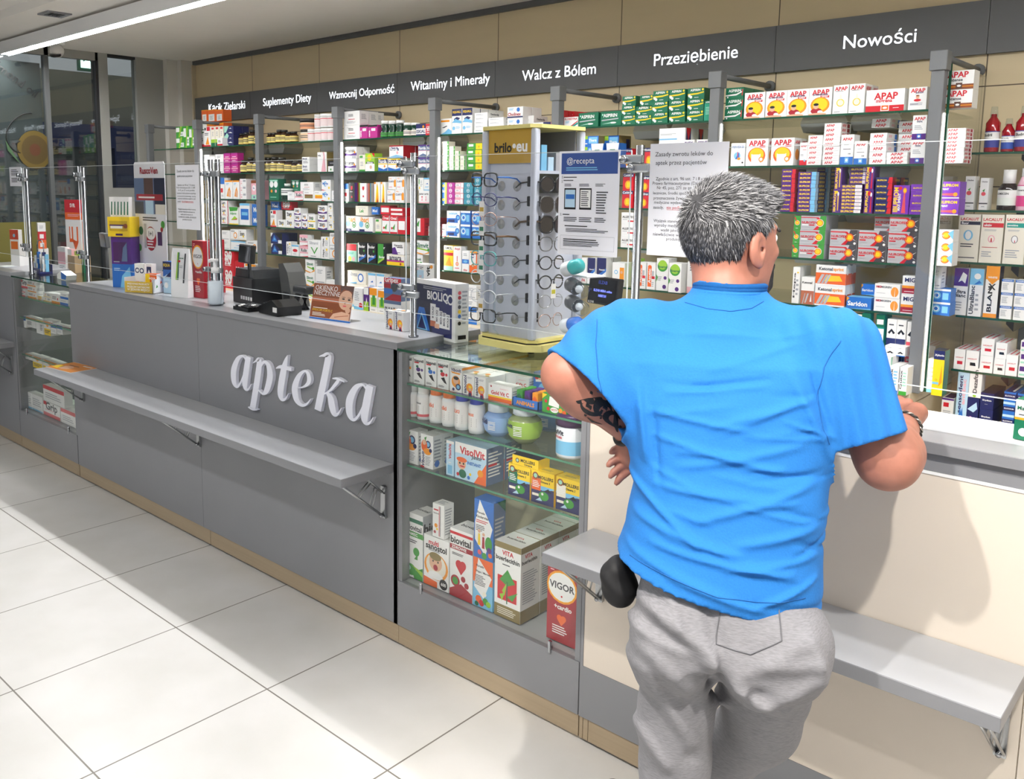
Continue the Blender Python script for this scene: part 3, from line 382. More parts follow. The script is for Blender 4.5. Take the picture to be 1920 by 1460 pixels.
ROWS = [
 ('s1',[
  ('grnbot',-2.038,1.3,1.963,0.1064,0.0779,2,1),
  ('grnbot',-1.947,1.3,1.963,0.0746,0.1558,1,1),
  ('grnbot',-1.87,1.3,1.963,0.0807,0.1449,1,1),
  ('org',-1.925,1.44,2.157,0.0806,0.0843,1,1),
  ('org',-1.831,1.44,2.152,0.1078,0.0872,1,1),
  ('org',-1.728,1.44,2.151,0.0984,0.0825,1,1),
  ('blkwht',-1.936,1.44,1.963,0.081,0.1822,1,1),
  ('org',-1.841,1.44,1.963,0.1083,0.1779,1,1),
  ('org',-1.731,1.44,1.963,0.1083,0.1779,1,1),
  ('smallwr',-1.736,1.3,1.963,0.057,0.0947,1,1),
  ('carrot',-1.665,1.3,1.963,0.0842,0.1399,1,1),
  ('thin',-1.592,1.3,1.963,0.0483,0.1368,1,1),
  ('thin',-1.537,1.3,1.963,0.0483,0.1368,1,1),
  ('thin',-1.483,1.3,1.963,0.0483,0.1368,1,1),
  ('smallwr',-1.443,1.26,1.963,0.0669,0.053,1,1),
  ('mintnavy',-1.39,1.3,1.963,0.1121,0.0658,2,2),
  ('brown',-1.337,1.366,1.963,0.052,0.082),
  ('brown',-1.273,1.366,1.963,0.051,0.086),
  ('brown',-1.209,1.372,1.963,0.063,0.101),
  ('brown',-1.14,1.371,1.963,0.062,0.078),
  ('brown',-0.942,1.324,1.963,0.048,0.068),
  ('brown',-0.901,1.324,1.963,0.047,0.067),
  ('brown',-0.843,1.329,1.963,0.058,0.085),
  ('brown',-0.791,1.329,1.963,0.057,0.082),
  ('brown',-0.739,1.326,1.963,0.051,0.067),
  ('brown',-0.689,1.328,1.963,0.056,0.068),
  ('peach',-0.568,1.36,1.963,0.12,0.073),
  ('peachtop',-0.571,1.363,2.037,0.125,0.068),
  ('tub',-0.503,1.329,1.963,0.059,0.074),
  ('tub',-0.435,1.332,1.963,0.063,0.074),
  ('tub',-0.372,1.334,1.963,0.067,0.075),
  ('tub',-0.311,1.325,1.963,0.051,0.072),
  ('tub',-0.255,1.328,1.963,0.055,0.073),
  ('tub',-0.438,1.324,2.042,0.047,0.081),
  ('tub',-0.376,1.336,2.043,0.072,0.081),
  ('tub',-0.31,1.325,2.042,0.051,0.078),
  ('tub',-0.254,1.328,2.041,0.055,0.079),
  ('white2',-0.099,1.3,1.963,0.144,0.0806,2,2),
  ('white2',-0.063,1.42,2.05,0.071,0.0709,1,1),
  ('pinkbk',0.008,1.3,1.963,0.07,0.0772,1,1),
  ('pinkbk',0.086,1.3,1.963,0.0776,0.0738,1,1),
  ('dgreen',0.165,1.329,1.963,0.058,0.094),
  ('dgreen',0.227,1.329,1.963,0.057,0.091),
  ('dgreen',0.288,1.328,1.963,0.056,0.091),
  ('dgreenw',0.352,1.328,1.963,0.055,0.074),
  ('dgreenw',0.411,1.327,1.963,0.054,0.071),
  ('iskial',0.477,1.3,1.963,0.0736,0.0621,1,1),
  ('red',0.532,1.3,1.963,0.0362,0.0597,1,1),
  ('iskial',0.568,1.3,1.963,0.0279,0.0803,1,1),
  ('mountain',0.664,1.3,1.963,0.0775,0.0812,1,1),
  ('shark',0.741,1.3,1.963,0.0681,0.1262,1,1),
  ('shark',0.814,1.3,1.963,0.0681,0.1262,1,4),
  ('flatwht',0.907,1.3,1.963,0.0864,0.0197,5,1),
  ('flatwht',1.009,1.3,1.963,0.0976,0.0174,4,1),
  ('cholin',1.131,1.3,1.963,0.0973,0.0572,2,2),
  ('flatwht',1.167,1.34,1.963,0.093,0.0359,2,1),
  ('navend',1.292,1.3,1.963,0.1083,0.0329,1,1),
  ('gared',1.375,1.3,1.963,0.0434,0.0856,1,3),
  ('coral',1.463,1.3,1.963,0.0782,0.0492,1,1),
  ('gared',1.387,1.4,1.963,0.0434,0.0856,1,3),
  ('aspbig',1.559,1.3,1.963,0.1078,0.0634,1,1),
  ('aspbig',1.68,1.3,1.963,0.1078,0.0634,1,1),
  ('aspyel',1.77,1.3,1.963,0.0677,0.0411,3,1),
  ('aspyel',1.846,1.3,1.963,0.079,0.0376,2,1),
  ('aspyel',1.856,1.3,2.04,0.0628,0.0451,1,1),
  ('aspyel',1.925,1.3,1.963,0.0742,0.0451,3,1),
  ('aspyel',2.004,1.3,1.963,0.0742,0.0451,3,1),
  ('aspyel',2.088,1.3,1.963,0.0742,0.0451,3,1),
  ('teal',2.15,1.3,1.963,0.0424,0.081,1,1),
  ('aspwht',2.257,1.3,1.963,0.0745,0.0415,3,2),
  ('apapsun',2.342,1.3,1.963,0.083,0.0998,1,1),
  ('apapsun',2.429,1.3,1.963,0.083,0.0998,1,1),
  ('apapsun',2.513,1.3,1.963,0.083,0.0998,1,1),
  ('apapsun',2.598,1.3,1.963,0.083,0.0998,1,1),
  ('apapeff',2.671,1.3,1.963,0.0535,0.1041,1,1),
  ('apapeff',2.728,1.3,1.963,0.0535,0.1041,1,2),
  ('apapmig',2.825,1.3,1.963,0.1286,0.0776,1,1),
  ('apapjun',2.932,1.3,1.963,0.0579,0.0773,1,1),
  ('apapint',3.052,1.32,1.963,0.0891,0.0627,2,1),
 ]),
 ('s2',[
  ('white1',-1.697,1.3,1.777,0.0992,0.0652,2,1),
  ('white1',-1.609,1.3,1.777,0.0625,0.1174,1,1),
  ('white1',-1.516,1.3,1.777,0.0992,0.0652,2,1),
  ('pink2',-1.422,1.3,1.777,0.08,0.0677,2,1),
  ('pink2',-1.333,1.3,1.777,0.08,0.0677,2,1),
  ('brown',-1.252,1.332,1.777,0.064,0.085),
  ('brown',-1.176,1.332,1.777,0.063,0.098),
  ('brown',-1.107,1.331,1.777,0.062,0.093),
  ('brown',-0.979,1.33,1.777,0.06,0.098),
  ('brown',-0.907,1.333,1.777,0.065,0.1),
  ('brown',-0.831,1.335,1.777,0.07,0.095),
  ('brown',-0.751,1.334,1.777,0.069,0.08),
  ('brown',-0.677,1.328,1.777,0.056,0.075),
  ('brown',-0.622,1.328,1.777,0.055,0.078),
  ('biot',-0.54,1.3,1.777,0.0756,0.0463,2,2),
  ('hair',-0.379,1.3,1.777,0.0882,0.1181,1,2),
  ('blkbox',-0.274,1.3,1.777,0.0909,0.0652,1,1),
  ('whitecap',-0.111,1.3,1.777,0.1064,0.0713,2,2),
  ('cream',-0.008,1.3,1.777,0.0518,0.0942,1,1),
  ('yelbox',0.062,1.3,1.777,0.0785,0.1017,1,1),
  ('fiordy',0.171,1.3,1.777,0.0762,0.0725,1,1),
  ('fiordy',0.264,1.3,1.777,0.1005,0.0678,1,1),
  ('fiordr',0.283,1.3,1.847,0.1127,0.0702,1,2),
  ('fiordp',0.488,1.3,1.777,0.0615,0.0687,2,1),
  ('fiordp',0.547,1.3,1.777,0.0484,0.0679,2,1),
  ('gropr',0.66,1.3,1.777,0.0507,0.0298,5,1),
  ('gropr',0.709,1.3,1.777,0.0384,0.0307,4,1),
  ('gropr',0.749,1.3,1.777,0.0342,0.0324,3,1),
  ('gropr',0.787,1.3,1.777,0.0338,0.0359,2,1),
  ('groyel',0.866,1.3,1.777,0.1026,0.0336,4,1),
  ('dist',0.941,1.3,1.777,0.0323,0.0871,1,1),
  ('bluemix',1.564,1.3,1.777,0.1054,0.0482,3,1),
  ('bluemix',1.642,1.35,1.777,0.1001,0.0732,2,1),
  ('shield',1.653,1.24,1.777,0.0651,0.1058,1,1),
  ('shield',1.733,1.24,1.777,0.0651,0.1058,1,1),
  ('coldrex',1.88,1.3,1.777,0.0472,0.0833,1,1),
  ('coldrex',1.77,1.3,1.777,0.0472,0.0833,1,1),
  ('carton',1.987,1.3,1.777,0.121,0.0542,3,2),
  ('fervex',2.059,1.3,1.777,0.0663,0.1115,1,1),
  ('fervex',2.135,1.3,1.777,0.0663,0.1115,1,1),
  ('fervd',2.284,1.3,1.777,0.0586,0.0914,1,1),
  ('apapmax',2.362,1.3,1.777,0.0897,0.1056,1,1),
  ('apapmax',2.465,1.3,1.777,0.0897,0.1056,1,2),
  ('apaps',2.547,1.3,1.777,0.0284,0.0854,1,1),
  ('apapst',2.588,1.3,1.777,0.0539,0.0186,6,1),
  ('apapst',2.649,1.3,1.777,0.0603,0.017,9,1),
  ('apaptab',2.706,1.3,1.777,0.0456,0.1095,1,1),
  ('apaptab',2.755,1.3,1.777,0.0447,0.0847,1,1),
  ('apapst2',2.813,1.3,1.777,0.0563,0.0222,5,1),
  ('apapst2',2.792,1.38,1.912,0.0626,0.0164,2,1),
  ('apapst2',2.879,1.3,1.777,0.0688,0.0139,3,1),
  ('apapst2',2.876,1.4,1.777,0.0563,0.0222,7,1),
  ('apapnoc',2.944,1.3,1.777,0.0446,0.0834,2,1),
  ('apapst',2.979,1.3,1.777,0.0219,0.0224,5,1),
  ('apapst',3.059,1.3,1.777,0.0602,0.0131,9,1),
 ]),
 ('s3',[
  ('blutop',-1.491,1.3,1.6,0.0543,0.1456,1,1),
  ('hands',-1.411,1.3,1.6,0.0933,0.127,1,1),
  ('hands',-1.318,1.3,1.6,0.0783,0.1269,1,1),
  ('rings',-1.234,1.3,1.6,0.0768,0.0458,3,2),
  ('round',-1.108,1.3,1.6,0.0622,0.1265,1,1),
  ('round',-1.04,1.3,1.6,0.0622,0.1265,1,1),
  ('dkgreen',-0.884,1.3,1.6,0.1062,0.1364,1,1),
  ('green',-0.785,1.34,1.6,0.081,0.106),
  ('dkgreen',-0.728,1.36,1.659,0.0906,0.0713,1,1),
  ('white1',-0.696,1.3,1.6,0.0733,0.0519,1,1),
  ('rota',-0.613,1.3,1.6,0.0828,0.0592,1,1),
  ('white2',-0.532,1.3,1.66,0.1297,0.0559,1,1),
  ('amberl',-0.515,1.3,1.6,0.1024,0.0598,1,1),
  ('orangel',-0.414,1.3,1.6,0.0893,0.0604,1,1),
  ('multi',-0.341,1.3,1.6,0.0877,0.0642,2,1),
  ('white1',-0.259,1.3,1.6,0.0555,0.0646,1,1),
  ('blutop',-0.152,1.3,1.6,0.0393,0.106,1,1),
  ('blackred',-0.101,1.3,1.6,0.0533,0.1122,1,2),
  ('rainbow',0.002,1.3,1.6,0.0566,0.1091,1,2),
  ('flame',0.12,1.3,1.6,0.0502,0.1152,1,1),
  ('flame',0.175,1.3,1.6,0.0405,0.1152,1,1),
  ('clary',0.248,1.3,1.674,0.0616,0.0712,1,1),
  ('clary',0.314,1.3,1.674,0.0616,0.0712,1,1),
  ('clary',0.237,1.3,1.6,0.0616,0.0712,1,1),
  ('clary',0.309,1.3,1.6,0.0693,0.0739,1,1),
  ('angin',0.505,1.3,1.6,0.0861,0.0692,1,1),
  ('white3',0.474,1.3,1.669,0.0413,0.069,1,1),
  ('misc2',0.524,1.3,1.669,0.0489,0.0685,1,1),
  ('greenc',0.569,1.3,1.6,0.0322,0.1404,1,1),
  ('blueyel',0.654,1.3,1.6,0.0353,0.1121,1,1),
  ('magent',0.703,1.3,1.6,0.0542,0.028,4,1),
  ('palep',0.762,1.3,1.6,0.0571,0.028,4,1),
  ('tealr',0.826,1.3,1.6,0.0634,0.028,4,1),
  ('tealr',0.889,1.3,1.6,0.0403,0.0273,5,1),
  ('coldrex',1.78,1.3,1.6,0.0547,0.0758,2,1),
  ('coldrex',1.861,1.3,1.6,0.0532,0.0697,2,1),
  ('ibur',2.495,1.3,1.6,0.0523,0.0181,9,1),
  ('ibub',2.567,1.3,1.6,0.0671,0.0152,10,1),
  ('ibub',2.579,1.42,1.6,0.0411,0.0153,11,1),
  ('ibuv',2.68,1.3,1.6,0.0252,0.0853,2,1),
  ('ibuw',2.732,1.3,1.6,0.074,0.013,8,1),
  ('ibuw',2.749,1.32,1.706,0.0677,0.0155,4,1),
  ('ibuvr',2.793,1.3,1.6,0.0296,0.0856,2,1),
  ('ibun',2.843,1.3,1.6,0.0561,0.0218,6,2),
  ('ibus',2.903,1.3,1.6,0.0529,0.1023,1,1),
  ('ibuq',2.96,1.3,1.6,0.0533,0.0265,4,1),
  ('ibuwide',3.053,1.3,1.6,0.066,0.0576,2,1),
 ]),
 ('s4',[
  ('greenfr',-1.617,1.3,1.425,0.056,0.0727,2,1),
  ('girlw',-1.473,1.3,1.425,0.0949,0.0541,3,1),
  ('greenw',-1.356,1.3,1.425,0.1123,0.1202,1,1),
  ('tubw',-1.223,1.3,1.425,0.1153,0.1478,1,1),
  ('blue1',-1.081,1.3,1.425,0.1054,0.0715,2,1),
  ('blue1',-0.928,1.34,1.535,0.0894,0.0524,1,1),
  ('red',-0.804,1.34,1.538,0.1099,0.0516,1,1),
  ('carrot',-0.893,1.3,1.425,0.0652,0.1081,1,1),
  ('zenw',-0.802,1.3,1.425,0.0812,0.0482,1,1),
  ('zenw',-0.713,1.3,1.425,0.0852,0.0543,2,1),
  ('zenp',-0.631,1.3,1.425,0.0668,0.0424,3,1),
  ('zenp',-0.559,1.3,1.425,0.0547,0.0476,2,1),
  ('zeny',-0.489,1.3,1.425,0.0752,0.0451,2,1),
  ('zenp',-0.38,1.3,1.425,0.0889,0.0494,3,1),
  ('zenw',-0.302,1.3,1.425,0.0461,0.0563,3,1),
  ('zeny',-0.251,1.3,1.425,0.0455,0.0481,2,1),
  ('babyg',-0.096,1.3,1.425,0.1166,0.0905,1,1),
  ('babyg',0.024,1.3,1.425,0.1166,0.0905,1,1),
  ('lek',-0.011,1.3,1.521,0.109,0.0558,1,1),
  ('blue1',0.104,1.3,1.53,0.0551,0.0427,1,1),
  ('cream',0.129,1.3,1.425,0.0503,0.0811,1,1),
  ('redw',0.188,1.3,1.532,0.0763,0.0513,1,1),
  ('orsal',0.192,1.3,1.425,0.0585,0.104,1,1),
  ('redw',0.285,1.3,1.525,0.1093,0.0238,2,1),
  ('orsal',0.259,1.3,1.425,0.0585,0.104,1,1),
  ('redw',0.327,1.3,1.425,0.0607,0.0985,1,1),
  ('redgreen',0.469,1.3,1.425,0.0708,0.0935,1,4),
  ('rota',0.56,1.3,1.425,0.0446,0.0529,1,1),
  ('rota',0.652,1.3,1.425,0.0277,0.0674,1,1),
  ('sedatum',0.72,1.3,1.425,0.0929,0.0698,2,1),
  ('bluglow',0.808,1.3,1.425,0.0679,0.0707,2,1),
  ('bluglow',0.883,1.3,1.425,0.059,0.0702,2,1),
  ('allert',1.786,1.3,1.425,0.0688,0.0519,3,1),
  ('nurgg',2.538,1.3,1.425,0.0249,0.0535,3,1),
  ('nurg',2.6,1.3,1.425,0.0951,0.054,3,2),
  ('nurb',2.715,1.3,1.425,0.0965,0.0568,2,1),
  ('nurb',2.818,1.3,1.425,0.0965,0.0568,2,1),
  ('nurb',2.92,1.3,1.425,0.0965,0.0568,3,1),
  ('nurb',2.856,1.34,1.537,0.0965,0.0568,1,1),
  ('nurw',3.05,1.3,1.425,0.0584,0.0419,3,1),
 ]),
 ('s5',[
  ('white1',-1.471,1.3,1.247,0.1155,0.0664,2,1),
  ('ringo',-1.354,1.3,1.318,0.0992,0.0738,1,1),
  ('zenw',-1.253,1.3,1.322,0.0905,0.0729,1,1),
  ('misc2',-1.312,1.3,1.247,0.177,0.0653,1,1),
  ('ringo',-1.129,1.3,1.247,0.1635,0.0736,1,1),
  ('triang',-0.863,1.3,1.247,0.1241,0.0689,2,2),
  ('whitek',-0.729,1.3,1.247,0.0515,0.0883,1,1),
  ('pinkr',-0.661,1.3,1.247,0.0732,0.071,1,1),
  ('rota',-0.572,1.3,1.247,0.0826,0.0696,2,1),
  ('vbox',-0.464,1.3,1.247,0.1233,0.1104,1,1),
  ('whitek',-0.357,1.3,1.247,0.0783,0.0674,2,1),
  ('ringo',-0.272,1.3,1.247,0.0817,0.0805,2,1),
  ('redmint',-0.107,1.3,1.247,0.0881,0.1041,1,1),
  ('blackbl',-0.013,1.3,1.247,0.0716,0.1149,1,1),
  ('blackbl',0.07,1.3,1.247,0.0716,0.1149,1,1),
  ('blackgr',0.16,1.3,1.247,0.0684,0.1168,1,2),
  ('purplew',0.296,1.3,1.31,0.0965,0.0691,1,1),
  ('yelpink',0.274,1.3,1.247,0.1414,0.0619,1,1),
  ('greenfr',0.488,1.3,1.321,0.1412,0.076,1,1),
  ('greenfr',0.455,1.3,1.247,0.0756,0.072,1,1),
  ('yelred',0.689,1.3,1.247,0.0668,0.1334,1,1),
  ('salmon',0.753,1.3,1.247,0.054,0.1309,1,1),
  ('bluehand',0.812,1.3,1.247,0.0493,0.1115,1,1),
  ('orangep',0.867,1.3,1.247,0.0522,0.1116,1,1),
  ('babyr',1.551,1.3,1.247,0.045,0.1183,1,1),
  ('navyw',1.6,1.3,1.247,0.0414,0.1212,1,1),
  ('navyw',1.654,1.3,1.247,0.0493,0.1243,1,2),
  ('multi2',1.745,1.3,1.247,0.0646,0.108,1,1),
  ('yelbox',1.833,1.3,1.247,0.0164,0.13,1,1),
  ('asutic',1.864,1.3,1.247,0.0405,0.1177,1,1),
  ('asutic',1.911,1.3,1.247,0.0405,0.1177,1,1),
  ('bioaron',1.966,1.3,1.247,0.0572,0.1401,1,1),
  ('bioaron',2.043,1.27,1.247,0.058,0.1259,1,1),
  ('lilac',2.114,1.3,1.247,0.0567,0.1353,1,1),
  ('whitek',2.549,1.3,1.247,0.0271,0.1413,1,2),
  ('ketonals',2.594,1.3,1.247,0.0492,0.1052,1,1),
  ('ketonal',2.678,1.3,1.247,0.1108,0.0779,2,2),
  ('saridon',2.785,1.3,1.247,0.0871,0.0442,1,1),
  ('saridon',2.796,1.36,1.295,0.0493,0.0419,1,1),
  ('nomig',2.88,1.3,1.247,0.0855,0.0505,2,1),
  ('migea',2.966,1.3,1.247,0.0753,0.0681,2,1),
  ('bluglow',3.045,1.34,1.247,0.063,0.0471,2,1),
  ('white1',3.027,1.34,1.342,0.0273,0.0753,1,1),
 ]),
 ('s6',[
  ('red',-1.451,1.3,0.975,0.1699,0.1359,2,1),
  ('red',-1.304,1.3,0.975,0.1118,0.1982,1,1),
  ('orangep',-1.174,1.3,0.975,0.1341,0.1879,1,1),
  ('whitem',-1.054,1.3,0.975,0.0559,0.0798,2,1),
  ('whitem',-0.769,1.3,0.975,0.1394,0.0654,3,1),
  ('zenw',-0.629,1.3,0.975,0.1292,0.0804,2,1),
  ('greenfr',-0.513,1.3,0.975,0.0928,0.0867,3,1),
  ('white1',-0.408,1.3,0.975,0.0957,0.1099,2,1),
  ('disto',-0.292,1.3,0.975,0.1137,0.1454,1,1),
  ('misc1',-0.062,1.3,0.975,0.185,0.1406,1,1),
  ('misc1',-0.061,1.3,1.116,0.1649,0.0764,1,1),
  ('misc2',0.073,1.3,0.975,0.0658,0.1069,2,1),
  ('misc2',0.147,1.3,0.975,0.0658,0.1069,2,1),
  ('misc3',0.02,1.24,0.975,0.0811,0.1264,1,1),
  ('misc4',0.091,1.24,0.975,0.0421,0.1354,1,1),
  ('misc5',0.156,1.24,0.975,0.069,0.1376,1,1),
  ('misc5',0.225,1.24,0.975,0.0587,0.128,1,1),
  ('distb',0.831,1.3,0.975,0.1254,0.0661,2,1),
  ('white1',0.848,1.3,1.109,0.0866,0.0702,1,1),
  ('misc2',1.615,1.3,0.975,0.1188,0.0518,2,1),
  ('tubeg',2.788,1.3,0.975,0.023,0.2532,1,1),
  ('tube',2.815,1.3,0.975,0.0285,0.2599,1,1),
  ('tube',2.864,1.3,0.975,0.0285,0.2599,1,2),
  ('navy91',2.905,1.3,0.975,0.0311,0.2476,1,1),
  ('navy91',2.937,1.3,0.975,0.0311,0.2476,1,1),
  ('red91',2.969,1.3,0.975,0.0249,0.2447,1,1),
  ('whitem',2.923,1.24,1.098,0.0357,0.0364,1,1),
  ('whitem',2.957,1.24,1.1,0.0299,0.0343,1,1),
  ('tube',2.86,1.26,0.975,0.0278,0.1534,1,1),
  ('xylorin',2.885,1.22,0.975,0.0328,0.1171,1,1),
  ('greenv',2.93,1.18,0.975,0.0301,0.1284,1,1),
  ('bluew',2.96,1.18,0.975,0.028,0.1006,1,1),
  ('greenft',2.99,1.18,0.975,0.0242,0.0992,1,1),
  ('dist',3.047,1.3,0.975,0.0275,0.1208,1,1),
  ('xylorin',3.077,1.26,0.975,0.0337,0.1601,1,1),
 ]),
 ('r1',[
  ('eludl',3.121,1.523,1.82,0.046,0.157),
  ('elud',3.17,1.519,1.82,0.039,0.114),
  ('eludl',3.213,1.524,1.82,0.047,0.155),
 ]),
 ('r2',[
  ('oleden',3.07,1.5,1.617,0.0305,0.1193,1,1),
  ('oleden',3.115,1.5,1.617,0.0266,0.1134,1,1),
  ('syrup',3.184,1.532,1.617,0.065,0.141),
  ('lister',3.232,1.521,1.617,0.041,0.146),
 ]),
 ('r3',[
  ('lacft',3.079,1.5,1.43,0.0683,0.1715,1,1),
  ('lacak',3.151,1.5,1.43,0.0679,0.1713,1,1),
  ('lacse',3.221,1.5,1.43,0.0626,0.1731,1,1),
 ]),
 ('r4',[
  ('ultrap',3.068,1.5,1.235,0.0451,0.1714,1,1),
  ('ultrab',3.117,1.5,1.235,0.0425,0.1727,1,1),
  ('blanx',3.166,1.5,1.235,0.0416,0.1854,1,1),
  ('curap',3.213,1.5,1.235,0.0358,0.0472,3,1),
  ('curap',3.255,1.5,1.235,0.0358,0.0472,3,1),
 ]),
 ('r5',[
  ('lacends',3.084,1.5,1.035,0.0349,0.0749,1,1),
  ('lacendb',3.125,1.5,1.035,0.0411,0.0744,1,1),
  ('lacends',3.169,1.5,1.035,0.0403,0.0623,2,1),
  ('lacendb',3.212,1.5,1.035,0.0347,0.0572,2,1),
  ('lacends',3.248,1.5,1.035,0.0349,0.0749,1,1),
  ('gumend',3.285,1.5,1.035,0.0304,0.0437,3,1),
 ]),
 ('r6',[
  ('pinkend',3.058,1.5,0.84,0.0392,0.0814,1,1),
  ('sensod',3.103,1.5,0.84,0.0367,0.1898,1,1),
  ('dezaf',3.142,1.5,0.939,0.0393,0.1076,1,1),
  ('navyp',3.139,1.5,0.84,0.0396,0.0971,1,1),
  ('elgyd',3.183,1.5,0.84,0.0422,0.061,2,1),
  ('eludr',3.251,1.5,0.84,0.0361,0.0457,3,1),
  ('eludr',3.292,1.5,0.84,0.0361,0.0457,3,1),
 ]),
 ('d1',[
  ('natur@o',1.679,0.045,0.994,0.0524,0.0947,1,3),
  ('natur@p',1.738,0.045,0.994,0.0524,0.0947,1,3),
  ('natur@b',1.796,0.045,0.994,0.0524,0.0947,1,3),
  ('natur@r',1.855,0.045,0.994,0.0524,0.0947,1,3),
  ('vibo',1.916,0.045,0.994,0.0546,0.0866,1,3),
  ('sanos',1.973,0.045,0.994,0.0484,0.0694,1,3),
  ('sanos',2.027,0.045,0.994,0.0484,0.0694,1,2),
  ('vitc',2.112,0.045,0.994,0.0996,0.0555,1,1),
  ('hitg',2.331,0.045,0.994,0.0935,0.0606,1,1),
 ]),
 ('d1b',[
  ('vitc',2.063,0.2,0.994,0.0888,0.0543,1,1),
  ('chewb',2.174,0.2,0.994,0.0887,0.0804,1,1),
 ]),
 ('d3',[
  ('vibo3',1.696,0.045,0.695,0.0749,0.1228,1,1),
  ('vibo3',1.778,0.045,0.695,0.0616,0.1215,1,2),
  ('visol1',1.892,0.045,0.695,0.0356,0.1235,1,1),
  ('visol2',1.988,0.045,0.695,0.1413,0.1286,1,2),
  ('moll@G',2.199,0.045,0.695,0.0882,0.1058,1,1),
  ('moll@O',2.293,0.045,0.695,0.0882,0.1058,1,1),
  ('moll@i',2.389,0.045,0.695,0.0882,0.1058,1,1),
  ('mollt',2.221,0.045,0.792,0.1042,0.0403,1,1),
 ]),
 ('d4',[
  ('biog',1.715,0.045,0.262,0.0897,0.2466,1,1),
  ('biogt',1.838,0.045,0.453,0.0553,0.1237,1,1),
  ('sano',1.827,0.045,0.262,0.1229,0.1877,1,1),
  ('bior',1.949,0.045,0.262,0.1063,0.2476,1,1),
  ('florb',2.051,0.045,0.439,0.0863,0.2054,1,1),
  ('floro',2.049,0.045,0.262,0.0871,0.1757,1,1),
  ('buer',2.157,0.045,0.262,0.1105,0.2618,1,4),
  ('vigor',2.377,0.045,0.262,0.1118,0.2563,1,1),
 ]),
 ('a1',[
  ('distp',-1.888,0.05,0.99,0.1738,0.0228,2,1),
  ('distp',-1.802,0.05,1.042,0.1021,0.0512,1,1),
  ('disto',-1.692,0.05,0.99,0.1324,0.0363,3,1),
  ('disty',-1.577,0.05,0.99,0.0643,0.0108,2,1),
  ('distg',-1.467,0.05,0.99,0.1094,0.0256,2,2),
  ('disto',-1.344,0.05,0.99,0.1211,0.0523,1,1),
  ('distb',-1.221,0.05,0.99,0.1099,0.0348,2,1),
 ]),
 ('a2',[
  ('distb',-1.88,0.05,0.86,0.1215,-0.0727,1,1),
  ('disto',-1.736,0.05,0.86,0.1508,-0.0594,1,1),
  ('distg',-1.599,0.05,0.86,0.1052,-0.0844,1,1),
  ('disto',-1.48,0.05,0.86,0.1492,0.0135,1,1),
  ('disty',-1.484,0.05,0.86,0.0943,-0.0804,1,1),
  ('distb',-1.39,0.05,0.86,0.0767,-0.059,1,1),
  ('distb',-1.303,0.05,0.86,0.0825,-0.0517,1,1),
  ('distr',-1.211,0.05,0.86,0.1025,0.0015,3,1),
 ]),
 ('a3',[
  ('disto',-1.838,0.05,0.62,0.1893,-0.0344,1,1),
  ('disty',-1.665,0.05,0.62,0.1401,-0.0723,1,1),
  ('disty',-1.469,0.05,0.62,0.2197,-0.0766,1,1),
  ('disto',-1.248,0.05,0.62,0.1926,-0.0918,1,1),
 ]),
 ('a4',[
  ('dist',-1.85,0.05,0.262,0.1124,0.1049,1,1),
  ('dist',-1.715,0.05,0.262,0.1757,0.1034,1,1),
  ('distp',-1.492,0.05,0.262,0.2533,0.0906,1,2),
  ('distr',-1.45,0.05,0.358,0.3129,0.0989,1,1),
  ('distr',-1.254,0.05,0.262,0.2085,0.0901,1,1),
 ]),
]

for _l in DESIGNS.strip().splitlines():
    _n, _k, _d, _s, _c = _l.split('|'); DES[_n] = (_k, float(_d), _s, _c)
def prints(mb, dsl, w, h, d, var=None, pal=pal):
    lay = 0
    for pre, op, arg in TOK.findall(dsl):
        if var: arg = arg.replace('@1', var)
        a = arg.split(','); lay += 1; e = 0.0003 + 0.00004 * lay
        if pre == '>': fw, fh, P = d, h, (lambda x, y, e=e: (w / 2 + e, x, y))
        elif pre == '^': fw, fh, P = w, d, (lambda x, y, e=e: (x - w / 2, y, h + e))
        else: fw, fh, P = w, h, (lambda x, y, e=e: (x - w / 2, -e, y))
        if op == 'R':
            x0, y0, x1, y1 = [float(v) for v in a[:4]]; x0 *= fw; x1 *= fw; y0 *= fh; y1 *= fh
            mb.raw([P(x0, y0), P(x1, y0), P(x1, y1), P(x0, y1)], [(0, 1, 2, 3)], pal(a[4]))
        elif op in 'EC':
            cx, cy_ = float(a[0]) * fw, float(a[1]) * fh
            if op == 'E': rx, ry, c = float(a[2]) * fw, float(a[3]) * fh, a[4]
            else: rx = ry = float(a[2]) * min(fw, fh); c = a[3]
            if rx < 1e-4: continue
            n = 18; mb.raw([P(cx + rx * math.cos(2 * PI * k / n), cy_ + ry * math.sin(2 * PI * k / n)) for k in range(n)], [tuple(range(n))], pal(c))
        elif op == 'P':
            v = [float(q) for q in a[1:]]; n = len(v) // 2
            mb.raw([P(v[2 * i] * fw, v[2 * i + 1] * fh) for i in range(n)], [tuple(range(n))], pal(a[0]))
        elif op == 'L':
            x0, y0, x1, y1 = [float(v) for v in a[:4]]; n = int(a[4]); rnd = random.Random(arg)
            for i in range(n):
                t = (y1 - y0) / n; yy = (y0 + (i + 0.25) * t) * fh; xe = x0 + (x1 - x0) * rnd.uniform(0.65, 1)
                mb.raw([P(x0 * fw, yy), P(xe * fw, yy), P(xe * fw, yy + t * fh * 0.45), P(x0 * fw, yy + t * fh * 0.45)], [(0, 1, 2, 3)], pal(a[5]))
        else:
            s = ','.join(a[4:]).replace('_', ' '); L = float(a[2])
            put_text(mb, P, s, float(a[0]) * fw, float(a[1]) * fh, L * (fh if op == 'V' else fw), pal(a[3]), op == 'V', (0.34 * fw if op == 'V' else 0.7 * fh))
